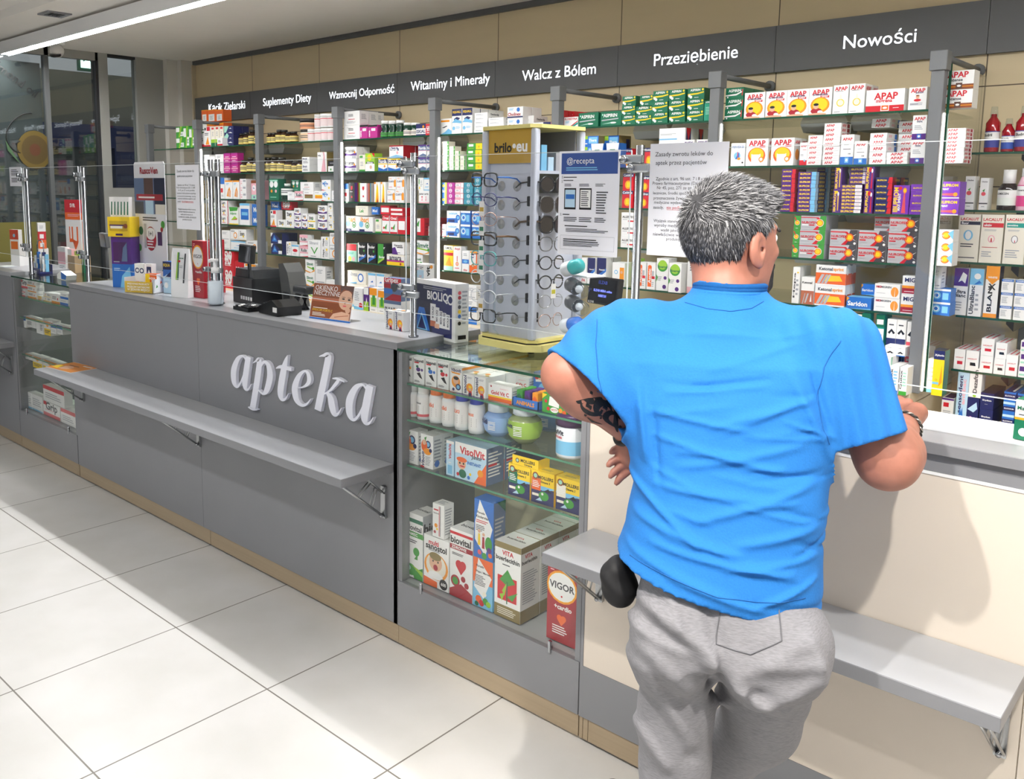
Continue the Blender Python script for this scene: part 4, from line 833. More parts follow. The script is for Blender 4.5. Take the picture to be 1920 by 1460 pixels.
def box_mesh(name, w, h, d=None):
    nm, var = (name.split('@') + [None])[:2]
    k = (name, round(w, 4), round(h, 4), d)
    if k in PROD: return PROD[k]
    _, dd, _, dsl = DES[nm]; d = d or dd
    mb = MB(); mb.box(-w / 2, 0, 0, w / 2, d, h, pal(dsl[0])); prints(mb, dsl[1:], w, h, d, var)
    PROD[k] = mb.mesh('box_' + nm)
    return PROD[k]

# ------------------------------------------------------------------ the room
def tile_material():
    m = bpy.data.materials.new('floor_tiles'); m.use_nodes = True; nt = m.node_tree; b = nt.nodes['Principled BSDF']
    g = nt.nodes.new('ShaderNodeNewGeometry'); sp = nt.nodes.new('ShaderNodeSeparateXYZ'); nt.links.new(g.outputs['Position'], sp.inputs[0])
    def M(op, a, bb=None):
        n = nt.nodes.new('ShaderNodeMath'); n.operation = op
        for i, q in enumerate((a, bb)):
            if q is None: continue
            if isinstance(q, (int, float)): n.inputs[i].default_value = q
            else: nt.links.new(q, n.inputs[i])
        return n.outputs[0]
    def line(s, off):
        t = M('FRACT', M('DIVIDE', M('ADD', s, off), 0.6)); return M('LESS_THAN', M('MINIMUM', t, M('SUBTRACT', 1.0, t)), 0.0044)
    gr = M('MAXIMUM', line(sp.outputs[0], 0.833 + 12.0), line(sp.outputs[1], 0.502 + 12.0))
    nz = nt.nodes.new('ShaderNodeTexNoise'); nz.inputs['Scale'].default_value = 3.5; nz.inputs['Detail'].default_value = 8
    nt.links.new(g.outputs['Position'], nz.inputs['Vector'])
    rp = nt.nodes.new('ShaderNodeValToRGB'); e = rp.color_ramp.elements
    e[0].position = 0.3; e[0].color = (*lin('d3d1cc'), 1); e[1].position = 0.7; e[1].color = (*lin('dedcd9'), 1)
    nt.links.new(nz.outputs['Fac'], rp.inputs[0])
    mx = nt.nodes.new('ShaderNodeMix'); mx.data_type = 'RGBA'; nt.links.new(gr, mx.inputs['Factor'])
    nt.links.new(rp.outputs[0], mx.inputs['A']); mx.inputs['B'].default_value = (*lin('77726a'), 1)
    nt.links.new(mx.outputs['Result'], b.inputs['Base Color']); b.inputs['Roughness'].default_value = 0.33
    return m
struct(MB().box(-12, -7, -0.1, 9, 3.2, 0, tile_material()).build('floor'))
CEIL = mat('f3efe9', 0.8, vary=0.01)
struct(MB().box(-2.9, 0.02, 2.68, 9, 3.2, 2.78, CEIL).box(-2.9, -7, 2.73, 9, 0.02, 2.83, CEIL).build('ceiling'))

def seam_wall(hx, seams, zs):
    m = bpy.data.materials.new('wall_panels'); m.use_nodes = True; nt = m.node_tree; b = nt.nodes['Principled BSDF']
    b.inputs['Roughness'].default_value = 0.45
    g = nt.nodes.new('ShaderNodeNewGeometry'); sp = nt.nodes.new('ShaderNodeSeparateXYZ'); nt.links.new(g.outputs['Position'], sp.inputs[0])
    acc = None
    for ax, vals in ((0, seams), (2, zs)):
        for s in vals:
            n = nt.nodes.new('ShaderNodeMath'); n.operation = 'COMPARE'; nt.links.new(sp.outputs[ax], n.inputs[0]); n.inputs[1].default_value = s; n.inputs[2].default_value = 0.0022
            if acc is None: acc = n.outputs[0]
            else:
                k = nt.nodes.new('ShaderNodeMath'); k.operation = 'MAXIMUM'; nt.links.new(acc, k.inputs[0]); nt.links.new(n.outputs[0], k.inputs[1]); acc = k.outputs[0]
    mp = nt.nodes.new('ShaderNodeMapping'); mp.inputs['Scale'].default_value = (1.2, 1, 9); nt.links.new(g.outputs['Position'], mp.inputs[0])
    nz = nt.nodes.new('ShaderNodeTexNoise'); nz.inputs['Scale'].default_value = 2.0; nz.inputs['Detail'].default_value = 6; nt.links.new(mp.outputs[0], nz.inputs['Vector'])
    rp = nt.nodes.new('ShaderNodeValToRGB'); c = lin(hx); rp.color_ramp.elements[0].color = (*[v * .95 for v in c], 1); rp.color_ramp.elements[1].color = (*[v * 1.04 for v in c], 1)
    nt.links.new(nz.outputs['Fac'], rp.inputs[0])
    mx = nt.nodes.new('ShaderNodeMix'); mx.data_type = 'RGBA'; nt.links.new(acc, mx.inputs['Factor']); nt.links.new(rp.outputs[0], mx.inputs['A'])
    mx.inputs['B'].default_value = (*lin('5a4a36'), 1); nt.links.new(mx.outputs['Result'], b.inputs['Base Color'])
    return m
PX = [-2.58, -1.78, -0.98, -0.18, 0.62, 1.42, 2.22, 3.03, 3.84, 4.65]
struct(MB().box(-2.58, 1.765, 0, 9, 1.9, 2.68, seam_wall('dbc8a2', PX[1:], (2.075, 1.70))).build('wall_back'))
struct(MB().box(-2.58, 1.742, 2.648, 6, 1.766, 2.68, DGREY).build('trim_1'))
struct(MB().box(-2.585, 1.73, 0, -2.565, 1.765, 2.648, CREAM).build('trim_2'))
# left: window wall towards the mall
WX = -2.74
ALU = mat('a2a29c', 0.5); ALUD = mat('2a2b2e', 0.5)
struct(MB().box(WX - .1, 1.55, 0, WX + .1, 1.9, 2.68, WALLW).box(-2.66, 1.64, 0, -2.58, 1.9, 2.68, WALLW).build('wall_left'))
o = struct(MB().box(WX - .04, 1.32, 0, WX + .04, 1.55, 2.68, ALU).box(WX - .04, 1.02, 0, WX + .04, 1.09, 2.68, ALU).box(WX - .05, 1.0, 0, WX + .03, 1.022, 2.68, ALUD)
     .box(WX - .03, 1.09, 1.60, WX + .03, 1.32, 1.67, ALU).box(WX - .02, 1.09, 0.0, WX + .02, 1.32, 1.60, mat('b9b9b4', 0.5)).box(WX - .03, .62, 0, WX + .03, .65, 2.68, mat('5c5e5e', .5))
     .box(WX - .03, -6, 2.62, WX + .03, 1.02, 2.68, ALU).box(WX - .03, 1.09, 2.66, WX + .03, 1.32, 2.68, ALUD).box(WX + .031, 1.15, 1.2, WX + .035, 1.30, 1.56, mat('c2c2bd', .5)).build('window_1_frame'))
w1 = struct(MB().box(WX - .004, 1.09, 1.67, WX + .004, 1.32, 2.66, G_WIN).box(WX - .004, .655, 0, WX + .004, 1.0, 2.62, G_WIN).build('window_1'))
w2 = struct(MB().box(WX - .004, -6, 0, WX + .004, .62, 2.62, G_WIN).build('window_2'))
# mall beyond the window
NAVY, DARK = mat('25305f', .5), mat('26292b', .5)
struct(MB().box(-8.2, -3, 2.35, -8.0, 6, 3.2, mat('8e8c7c', .8)).box(-8.2, -3, 0, -8.1, 6, 2.35, DARK).build('wall_mall'))
sf = tag(MB().box(-7.999, -2, 2.2, -7.8, 5.6, 2.5, NAVY).box(-7.999, 1.9, 0, -7.8, 2.25, 2.2, NAVY).box(-7.999, 3.6, 0, -7.8, 4.0, 2.2, NAVY).box(-7.999, 2.25, 0, -7.9, 3.6, 2.2, mat('4a4d4b', .6)).box(-7.999, 4.0, 0, -7.9, 5.2, 2.2, mat('474a49', .6)).build('mall_shopfront'),
     'dark navy framed shopfront seen across the mall through the window', 'shopfront')
EX = (-7.990, 3.387, 3.414)
ex = tag(MB().box(-7.999, EX[1] - .17, EX[2] - .2, -7.97, EX[1] + .17, EX[2] + .2, mat('0f6b4c', .4)).build('exit_sign'), 'small lit green and white emergency exit sign behind the window', 'sign')
mb = MB(); GL = mat('d8fff0', .4, emit=3); ey, ez = EX[1], EX[2]
mb.box(-7.97, ey - .13, ez - .16, -7.966, ey + .13, ez + .16, GL)
for q in ([(0, .13), (.03, .1), (0, .07), (-.03, .1)], [(-.02, .06), (.04, .05), (.02, -.04), (-.03, -.03)], [(.02, -.04), (.07, -.12), (.04, -.13), (-.01, -.05)], [(-.03, -.03), (-.09, -.08), (-.1, -.05), (-.03, .0)], [(.04, .05), (.1, .0), (.11, .02), (.04, .07)]):
    mb.raw([(-7.9655, ey + u, ez + v) for u, v in q], [(0, 1, 2, 3)], mat('0f6b4c', .4))
mb.build('lit_face', ex)
# poster film on the left window: hand lettering, swirl arrow, oil bowl
ph = tag(MB().box(WX - .012, -2.2, .2, WX - .006, .60, 2.56, mat('55595a', .6)).build('window_poster'), 'grey see-through advertising film with handwriting and oil bowl on window', 'poster')
INK = mat('121212', .6)
def on_wall(y, z, e=.005): return (WX + e, y, z)
def hand_text(s, y, z, size, tilt, parent, name='handwriting'):
    vs, fs, ar = text_geo(s, False); c, sn = math.cos(tilt), math.sin(tilt)
    MB().raw([on_wall(y + (a * c - b * sn) * size, z + (a * sn + b * c) * size) for a, b in vs], fs, INK).build(name, parent)
hand_text('almond oil', .42, 2.44, .36, -0.62, ph)
hand_text('seeds', .2, 1.45, .20, 0.05, ph)
MB().tube([on_wall(.47 + .05 * math.cos(t) * (1 + .1 * t) - .02 * t, 2.20 - .045 * t + .05 * math.sin(t)) for t in [i * .35 for i in range(-3, 20)]] + [on_wall(.40, 1.98), on_wall(.43, 2.0)], .004, INK, 6).build('swirl_arrow', ph)
mb = MB()
for r, c, z in ((.125, '5a4a15', 0), (.095, '45360f', .001), (.04, '4f2a12', .002)):
    mb.raw([on_wall(.53 + r * math.cos(k * PI / 12), 1.94 + r * 1.1 * math.sin(k * PI / 12), .006 + z) for k in range(24)], [tuple(range(24))], mat(c, .5))
mb.build('oil_bowl_picture', ph)
MB().raw([on_wall(.33, 2.0), on_wall(.42, 1.84), on_wall(.50, 1.76), on_wall(.40, 1.86), on_wall(.34, 1.93)], [(0, 1, 2, 3, 4)], mat('3d5a3a', .5)).build('leaf_picture', ph)
MB().box(WX + .004, -.3, 1.13, WX + .006, .61, 1.42, mat('6e682c', .6)).build('yellow_band', ph)

# ------------------------------------------------------------------ lamps, vent, security camera
def pendant(x0, x1, y, z, label, zc):
    t = thing('pendant_lamp', label, 'lamp', ((x0 + x1) / 2, y, z)); h = (x1 - x0) / 2
    HM = mat('eeeeee', .4); MB().box(-h, -.035, .006, h, .035, .060, HM).box(-h, -.037, -.004, h, -.035, .078, HM).box(-h, .035, -.004, h, .037, .078, HM).build('housing', t)
    MB().box(-h, -.0345, .004, h, .0345, .0055, mat('ffffff', .4, emit=LAMP_K if y > 0 else FILL_K)).build('diffuser', t)
    for k in range(4):
        x = -h + (k + .5) * h / 2; MB().tube([(x, 0, .075), (x, 0, zc - z)], .0025, mat('e8e8e8', .4), 6).build('suspension_wire', t)
    return t
pendant(-2.69, 5.6, .33, 2.585, 'long glowing linear lamp hanging above the grey counter', 2.68)
pendant(-2.2, 5.6, -1.9, 2.62, 'added unseen linear fill lamp over the shop floor just in front of the viewer', 2.73)  # added out of view as frontal fill for the counter side
pendant(-2.2, 5.6, -4.3, 2.62, 'added unseen linear fill lamp over the shop floor behind the viewer', 2.73)  # added row out of view, for floor bounce and more frontal fill
for (x, y, z), tg, p in SPOTS:
    t = thing('ceiling_spot', 'round recessed ceiling spot ' + ('right of' if x > 3.6 else 'behind') + ' the man in blue', 'lamp', (x, y, 2.73))
    MB().lathe([(.05, -.035), (.062, -.035), (.062, 0), (.05, 0)], WHITE, 20, cap=False).build('rim', t)
v = thing('ceiling_vent', 'small dark square air vent in the ceiling by the lamp', 'vent', (-1.43, .17, 2.68))
MB().box(-.075, -.07, -.008, .075, -.045, 0, GREY).box(-.075, .045, -.008, .075, .07, 0, GREY).box(-.075, -.045, -.008, -.05, .045, 0, GREY).box(.05, -.045, -.008, .075, .045, 0, GREY).build('frame', v)
mb = MB().box(-.05, -.045, -.002, .05, .045, 0, BLACK)
for k in range(4): mb.box(-.048, -.04 + k * .022, -.007, .048, -.034 + k * .022, -.002, DGREY)
mb.build('louvre', v)
c = thing('security_camera', 'white dome security camera with black lens under the ceiling', 'camera', (-2.435, 0.599, 2.680))
MB().lathe([(.055, 0), (.055, -.012), (.048, -.02), (.03, -.022)], WHITE, 20).build('mount', c)
MB().ball((0, 0, -.062), .048, mat('e6e4e0', .35), 20).build('dome', c)
MB().lathe([(.001, 0), (.034, 0), (.036, .016), (.001, .016)], BLACK, 18, Matrix.Translation((.016, -.016, -.104)) @ Matrix.Rotation(.35, 4, (1, 1, 0))).build('lens', c)

# ------------------------------------------------------------------ lit sign band above the shelves
SIGNS = [('Kącik Zielarski', -2.355, -1.849, 0), ('Suplementy Diety', -1.614, -1.044, 1), ('Wzmocnij Odporność', -.847, -.205, 2), ('Witaminy i Minerały', -.057, .582, 3),
         ('Walcz z Bólem', .815, 1.292, 4), ('Przeziębienie', 1.625, 2.049, 5), ('Nowości', 2.508, 2.784, 6)]
LIT = mat('f2f7ff', .4, emit=2.6)
for i in range(8):
    x0, x1 = PX[i] + (.02 if i == 0 else 0), PX[i + 1]
    o = MB().box(x0 + .001, 1.742, 2.192, x1 - .001, 1.765, 2.388, DGREY).build('sign_panel')
    s = [q for q in SIGNS if q[3] == i]
    tag(o, f'grey sign panel reading {s[0][0]} in glowing white letters' if s else 'blank grey sign panel at the end past the grey post', 'sign', 'grey sign panels above the shelves')
    if s:
        mb = MB(); txt, a, b, _ = s[0]
        put_text(mb, lambda x, y: (x, 1.7412, y), txt, (a + b) / 2, 2.29, b - a, LIT, bold=False, res=4)
        mb.build('glowing_lettering', o)

# ------------------------------------------------------------------ wall shelving: posts, glass shelves, drawers
POSTX = [-2.43, -1.74, -.985, -.185, .613, 1.41, 2.198, 3.004]
BAYS = ['Kącik', 'Suplementy', 'Wzmocnij', 'Witaminy', 'Walcz', 'Przeziębienie', 'Nowości']
LED = mat('fffdf4', .4, emit=STRIP_K)
PN = ['beside the window column', 'under the Kącik Zielarski sign', 'between Suplementy and Wzmocnij signs', 'between Wzmocnij and Witaminy signs', 'between Witaminy and Walcz signs', 'between Walcz and Przeziębienie signs', 'between Przeziębienie and Nowości signs', 'with the glass divider at its back']
PG = mat('6f7173', .45)
for i, x in enumerate(POSTX):
    t = thing('shelf_post', 'square grey metal shelf post ' + PN[i], 'post', (x, 1.27, 0), 0, 'grey shelf posts')
    MB().bbox(-.021, -.021, .9745, .021, .021, 2.09, PG, .002, 1).build('upright', t)
    MB().bbox(-.027, -.027, 2.085, .027, .027, 2.15, PG, .002, 1).build('cap', t)
    MB().tube([(0, .02, 2.135), (0, .48, 2.135)], .011, PG, 10).lathe([(.024, 0), (.024, .014)], PG, 14, Matrix.Translation((0, .481, 2.135)) @ Matrix.Rotation(-PI / 2, 4, 'X')).build('brace', t)
    if i not in (0, 2): MB().box(.0212, .004, .98, .0235, (.016 if i < 5 else .009), 1.945, LED).box(.0212, .016, .98, .025, .02, 1.945, PG).build('led_strip', t)
SZ = {'s1': 1.963, 's2': 1.777, 's3': 1.600, 's4': 1.425, 's5': 1.247}
SW = {'s1': 'top', 's2': 'second', 's3': 'third', 's4': 'fourth', 's5': 'fifth', 's6': 'bottom'}
for k, z in SZ.items():
    for i in range(7):
        t = tag(MB().box(POSTX[i] + .004, 1.298, z - .008, POSTX[i + 1] - .004, 1.764, z - .0005, G_SHELF).build('glass_shelf'), f'{SW[k]} green edged glass shelf under the {BAYS[i]} sign', 'shelf', 'glass wall shelves')
        MB().box(POSTX[i] + .004, 1.2965, z - .008, POSTX[i + 1] - .004, 1.298, z - .0005, G_EDGE).build('front_edge', t)
        xm = (POSTX[i] + POSTX[i + 1]) / 2
        for s in (-1, 1):
            MB().prism([(xm + s * .1 - .095, z - .009), (xm + s * .1 + .095, z - .009), (xm + s * .1 + .075, z - .045), (xm + s * .1 - .08, z - .045)], 1.60, 1.764, mat('a3a4a3', .5)).build('bracket', t)
for i in range(7):
    t = thing('drawer_unit', f'cream drawer unit below the shelves under the {BAYS[i]} sign', 'drawers', ((POSTX[i] + POSTX[i + 1]) / 2, 1.5, 0), 0, 'cream drawer units'); h = (POSTX[i + 1] - POSTX[i]) / 2
    MB().box(-h, -.25, 0, h, .264, .93, CREAM).build('carcass', t)
    MB().bbox(-h + .001, -.275, .932, h - .001, .264, .974, CREAM, .002, 1).build('top_board', t)
    for k in range(3): MB().bbox(-h + .006, -.268, .05 + k * .29, h - .006, -.2505, .05 + k * .29 + .27, CREAM, .003, 1).build('drawer_front', t)
gd = tag(MB().box(2.999 + .026, 1.30, .975, 3.031 + .003, 1.764, 2.11, G_CLEAR).build('glass_divider'), 'clear glass side panel behind the rightmost grey post', 'glass panel')
MB().box(3.025, 1.2985, .975, 3.034, 1.30, 2.11, G_EDGE).build('front_edge', gd)
RZ = {'r1': 1.82, 'r2': 1.617, 'r3': 1.43, 'r4': 1.235, 'r5': 1.035, 'r6': .84}
RW = {'r1': 'top', 'r2': 'second', 'r3': 'third', 'r4': 'fourth', 'r5': 'fifth', 'r6': 'sixth'}
for k, z in RZ.items():
    t = tag(MB().box(3.06, 1.50, z - .008, 4.3, 1.764, z - .0005, G_SHELF).build('glass_shelf'), f'{RW[k]} green edged glass shelf right of the glass divider', 'shelf', 'glass rack shelves')
    MB().box(3.06, 1.4985, z - .008, 4.3, 1.50, z - .0005, G_EDGE).build('front_edge', t)
    for x in (3.22, 3.85): MB().prism([(x - .012, z - .009), (x + .012, z - .009), (x + .012, z - .05), (x - .012, z - .025)], 1.56, 1.764, BLACK).build('bracket', t)
tag(MB().box(3.215, 1.745, .3, 3.235, 1.7645, 2.0, DGREY).build('wall_rail'), 'dark vertical shelf rail on the wall behind mouthwash bottles', 'rail')

# ------------------------------------------------------------------ customer counters
TOPZ = 1.14
c = thing('service_counter', 'long grey pharmacy counter with large white apteka lettering', 'counter', (0, 0, 0))
xs = [-1.012, .338, 1.676]
for a, b in zip(xs, xs[1:]): MB().box(a + .001, 0, .085, b - .001, .02, 1.113, GREY).build('front_panel', c)
MB().box(xs[0], .02, 0, xs[0] + .02, .44, 1.113, GREY).box(xs[2] - .02, .0, 0.085, xs[2], .44, 1.113, GREY).build('side_panel', c)
MB().bbox(xs[0] - .004, -.006, 1.1145, xs[2] + .004, .44, TOPZ - .001, GREY, .001, 1).build('countertop', c); MB().box(xs[0] - .003, -.005, TOPZ - .0009, xs[2] + .003, .439, TOPZ, GREYTOP).build('top_laminate', c)  # thin plate of the same grey, paled to paint the lamp-lit top
for a, b in ((xs[0], .386), (.389, xs[2])): MB().box(a, .005, .012, b, .022, .0845, KICK).build('base_strip', c)
MB().box(xs[0], .02, 0, xs[2], .03, .014, BLACK).build('plinth_gap', c)
def nib(mb, pts, M, y0, y1, m, n=9):                    # broad pen stroke: pts are (x, z, width)
    P = []
    for i in range(len(pts) - 1):
        p0, p1, p2, p3 = [np.array(pts[min(max(i + k, 0), len(pts) - 1)], float) for k in (-1, 0, 1, 2)]
        for t in np.linspace(0, 1, n, endpoint=(i == len(pts) - 2)):
            P.append(.5 * (2 * p1 + (p2 - p0) * t + (2 * p0 - 5 * p1 + 4 * p2 - p3) * t * t + (3 * p1 - p0 - 3 * p2 + p3) * t ** 3))
    L, Rr = [], []
    for i, p in enumerate(P):
        d = P[min(i + 1, len(P) - 1)][:2] - P[max(i - 1, 0)][:2]; d = d / (np.linalg.norm(d) + 1e-9); nn = np.array([-d[1], d[0]]) * max(p[2], .004) / 2
        L.append(p[:2] + nn); Rr.append(p[:2] - nn)
    k = len(P); vs = []
    for y in (y0, y1): vs += [(*M(q), y) for q in L] + [(*M(q), y) for q in Rr]
    vs = [(a, y, z) for a, z, y in vs]; fs = []
    for i in range(k - 1):
        a, b, c_, d = i, i + 1, k + i + 1, k + i; o = 2 * k
        fs += [(a, b, c_, d), (o + a, o + d, o + c_, o + b), (a, o + a, o + b, b), (d, c_, o + c_, o + d)]
    o = 2 * k; fs += [(0, k, o + k, o), (k - 1, o + k - 1, o + 2 * k - 1, 2 * k - 1)]
    mb.raw(vs, fs, m)
GLY = {   # strokes in an x-height box: x 0..w, z 0..1, third value is the pen width
 'a': (.60, [[(.50, .86, .04), (.38, .98, .06), (.22, .86, .12), (.09, .5, .17), (.10, .14, .15), (.20, .02, .08), (.32, .18, .05), (.44, .52, .04)], [(.555, 1.0, .16), (.50, .6, .17), (.455, .2, .17), (.49, .03, .11), (.58, .06, .05), (.66, .22, .015)]]),
 'p': (.64, [[(.0, .84, .015), (.1, .93, .05), (.19, .99, .12), (.2, .8, .16), (.11, .1, .17), (.02, -.48, .17)], [(-.12, -.49, .03), (.02, -.52, .06), (.17, -.49, .03)], [(.20, .66, .03), (.34, .95, .07), (.48, .9, .13), (.54, .6, .17), (.46, .2, .15), (.34, .03, .07), (.2, .1, .04)]]),
 't': (.38, [[(.30, 1.30, .015), (.25, 1.12, .10), (.19, .8, .17), (.12, .25, .17), (.16, .03, .11), (.27, .07, .05), (.35, .24, .015)], [(-.02, .86, .02), (.10, .93, .09), (.25, .94, .11), (.42, .93, .10)]]),
 'e': (.56, [[(.12, .46, .03), (.3, .54, .05), (.43, .70, .10), (.42, .90, .10), (.32, .98, .06), (.16, .80, .11), (.06, .45, .17), (.11, .13, .15), (.26, .02, .09), (.40, .1, .05), (.50, .26, .015)]]),
 'k': (.66, [[(.04, 1.46, .02), (.15, 1.51, .07), (.27, 1.52, .15), (.22, 1.1, .16), (.12, .5, .17), (.04, .0, .17)], [(.16, .46, .03), (.34, .62, .05), (.49, .84, .08), (.55, .95, .07)], [(.40, .96, .03), (.54, .98, .06), (.70, .94, .03)], [(.28, .54, .07), (.37, .42, .15), (.42, .18, .16), (.48, .02, .11), (.57, .07, .05), (.65, .24, .015)]]) }
def word(x0, x1, z0, xh, y0, y1, m, parent):
    adv = sum(GLY[q][0] + .09 for q in 'apteka') - .09; k = (x1 - x0) / adv; x = 0
    for q in 'apteka':
        mb = MB()
        for i, st in enumerate(GLY[q][1]): nib(mb, st, lambda p, x=x: (x0 + (x + p[0] + .04 * p[1]) * k, z0 + p[1] * xh), y0 - .0004 * i, y1, m)
        mb.build('letter', parent); x += GLY[q][0] + .09
word(.628, 1.548, .818, .148, -.016, -.001, mat('eef0fb', .4), c)

def ledge(x0, x1, brx, label, cap=None):
    t = thing('customer_ledge', label, 'shelf', ((x0 + x1) / 2, 0, .66)); h = (x1 - x0) / 2; m = (x0 + x1) / 2
    MB().bbox(-h, -.245, 0, h, -.001, .0315, GREY, .001, 1).build('board', t); MB().box(-h + .001, -.244, .0316, h - .001, -.001, .0325, GREYTOP).build('top_laminate', t)  # paler plate puts the lamp light on the ledge into its colour
    for bx in brx:
        x = bx - m; mb = MB()
        for dx in (-.008, .008):
            mb.tube([(x + dx, -.215, -.004), (x + dx, -.008, -.175)], .0035, STEEL, 6).tube([(x + dx, -.10, -.004), (x + dx, -.012, -.085)], .003, STEEL, 6)
            mb.tube([(x + dx, -.135, -.072), (x + dx, -.075, -.028)], .0025, STEEL, 6).tube([(x + dx, -.07, -.124), (x + dx, -.045, -.056)], .0025, STEEL, 6)
        mb.box(x - .012, -.012, -.18, x + .012, -.001, -.06, STEEL).tube([(x - .01, -.215, -.003), (x - .01, -.01, -.003)], .004, STEEL, 6).tube([(x + .01, -.215, -.003), (x + .01, -.01, -.003)], .004, STEEL, 6)
        mb.build('bracket', t)
        MB().lathe([(.006, 0), (.006, .012)], CHROME, 10, Matrix.Translation((x, -.013, -.17)) @ Matrix.Rotation(PI / 2, 4, 'X')).build('bolt', t)
    return t
ledge(-.955, 1.655, (-.90, .33, 1.61), 'long grey ledge with wire brackets under the apteka lettering')
ledge(2.515, 3.605, (2.55, 3.57), 'grey ledge on wire brackets in front of the cream counter')
ledge(-2.69, -1.885, (-1.94, -2.6), 'grey ledge on the farthest grey counter by the window')

def case(x0, x1, shelves, label, rear):
    w = x1 - x0; t = thing('display_case', label, 'display case', (x0, 0, 0))
    MB().box(0, 0, .085, w, .02, .256, GREY).build('base_panel', t)
    MB().box(0, .005, .012, w, .022, .0845, KICK).build('base_strip', t)
    MB().box(.0, .004, .2565, .018, .03, 1.105, GREY).build('upright', t); MB().box(w - .018, .004, .2565, w, .03, 1.105, GREY).build('upright', t)
    MB().box(0, .02, .235, w, .42, .2555, GREYTOP).build('floor_board', t)
    MB().box(0, .03, .2565, .012, .42, 1.10, GREY).box(w - .012, .03, .2565, w, .42, 1.10, GREY).build('side_panel', t)
    MB().box(.012, .405, .2565, w - .012, .42, 1.10, rear).build('back_panel', t)
    MB().box(.0185, .006, .2575, w - .0185, .012, 1.105, G_CLEAR).build('glass_front', t)
    MB().box(-.006, -.002, 1.112, w + .004, .42, 1.1205, G_SHELF).build('glass_top', t)
    MB().box(-.006, -.004, 1.112, w + .004, -.002, 1.1205, G_EDGE).build('glass_top_edge', t)
    for z in shelves:
        g = MB().box(.0125, .03, z - .007, w - .0125, .40, z - .0005, G_SHELF).build('glass_shelf', t)
        MB().box(.0125, .0285, z - .007, w - .0125, .03, z - .0005, mat('4f8a6c', .15)).build('front_edge', g)
    for x in (.12, w - .11): MB().bbox(x - .006, -.006, .245, x + .006, .006, .285, CHROME, .002, 1).build('glass_clip', t)
case(1.678, 2.480, (.994, .862, .695), 'glass fronted display case of vitamins right of the apteka lettering', mat('f5edcb', .5))
case(-1.866, -1.020, (.99, .86, .62), 'glass fronted display case between the two left grey counters', mat('b5a15a', .5))

c = thing('cream_counter', 'cream panelled counter with grey frame that the man leans on', 'counter', (0, 0, 0))
MB().box(2.484, 0, .085, 4.6, .02, .25, GREY).box(2.484, 0, 1.07, 4.6, .02, 1.1125, GREY).box(2.484, 0, .25, 2.494, .02, 1.07, GREY).build('frame', c)
MB().box(2.4945, .002, .2505, 3.60, .02, 1.062, PANEL).build('front_panel', c); MB().box(3.603, .002, .2505, 4.6, .02, 1.062, PANEL).build('front_panel', c)
MB().box(2.494, -.001, 1.0625, 4.6, .02, 1.0695, WHITE).build('trim_strip', c)
MB().bbox(2.484, -.02, 1.1135, 4.6, .115, TOPZ - .001, GREY, .001, 1).build('countertop', c); MB().box(2.485, -.019, TOPZ - .0009, 4.6, .115, TOPZ, GREYTOP).build('top_laminate', c)  # plate colour lightened for lamp light, edges keep the base grey
MB().bbox(2.484, .1155, 1.1135, 4.6, .29, TOPZ - .001, WHITE, .0015, 1).build('staff_top', c)  # rear of the top painted white for the bright shelf reflection on it
for a, b in ((2.484, 2.496), (2.498, 2.515), (2.517, 4.6)): MB().box(a, .005, .012, b, .022, .0845, KICK).build('base_strip', c)
MB().box(2.484, .02, 0, 4.6, .03, .014, BLACK).build('plinth_gap', c)
c = thing('far_counter', 'plain grey counter at the far left by the window', 'counter', (0, 0, 0))
MB().box(-2.69, 0, .085, -1.87, .02, 1.113, GREY).box(-1.89, .02, .085, -1.87, .44, 1.113, GREY).build('front_panel', c); MB().bbox(-2.69, -.006, 1.1145, -1.868, .44, TOPZ, GREYTOP, .0015, 1).build('countertop', c)
MB().box(-2.69, .005, .012, -1.87, .022, .0845, KICK).build('base_strip', c)

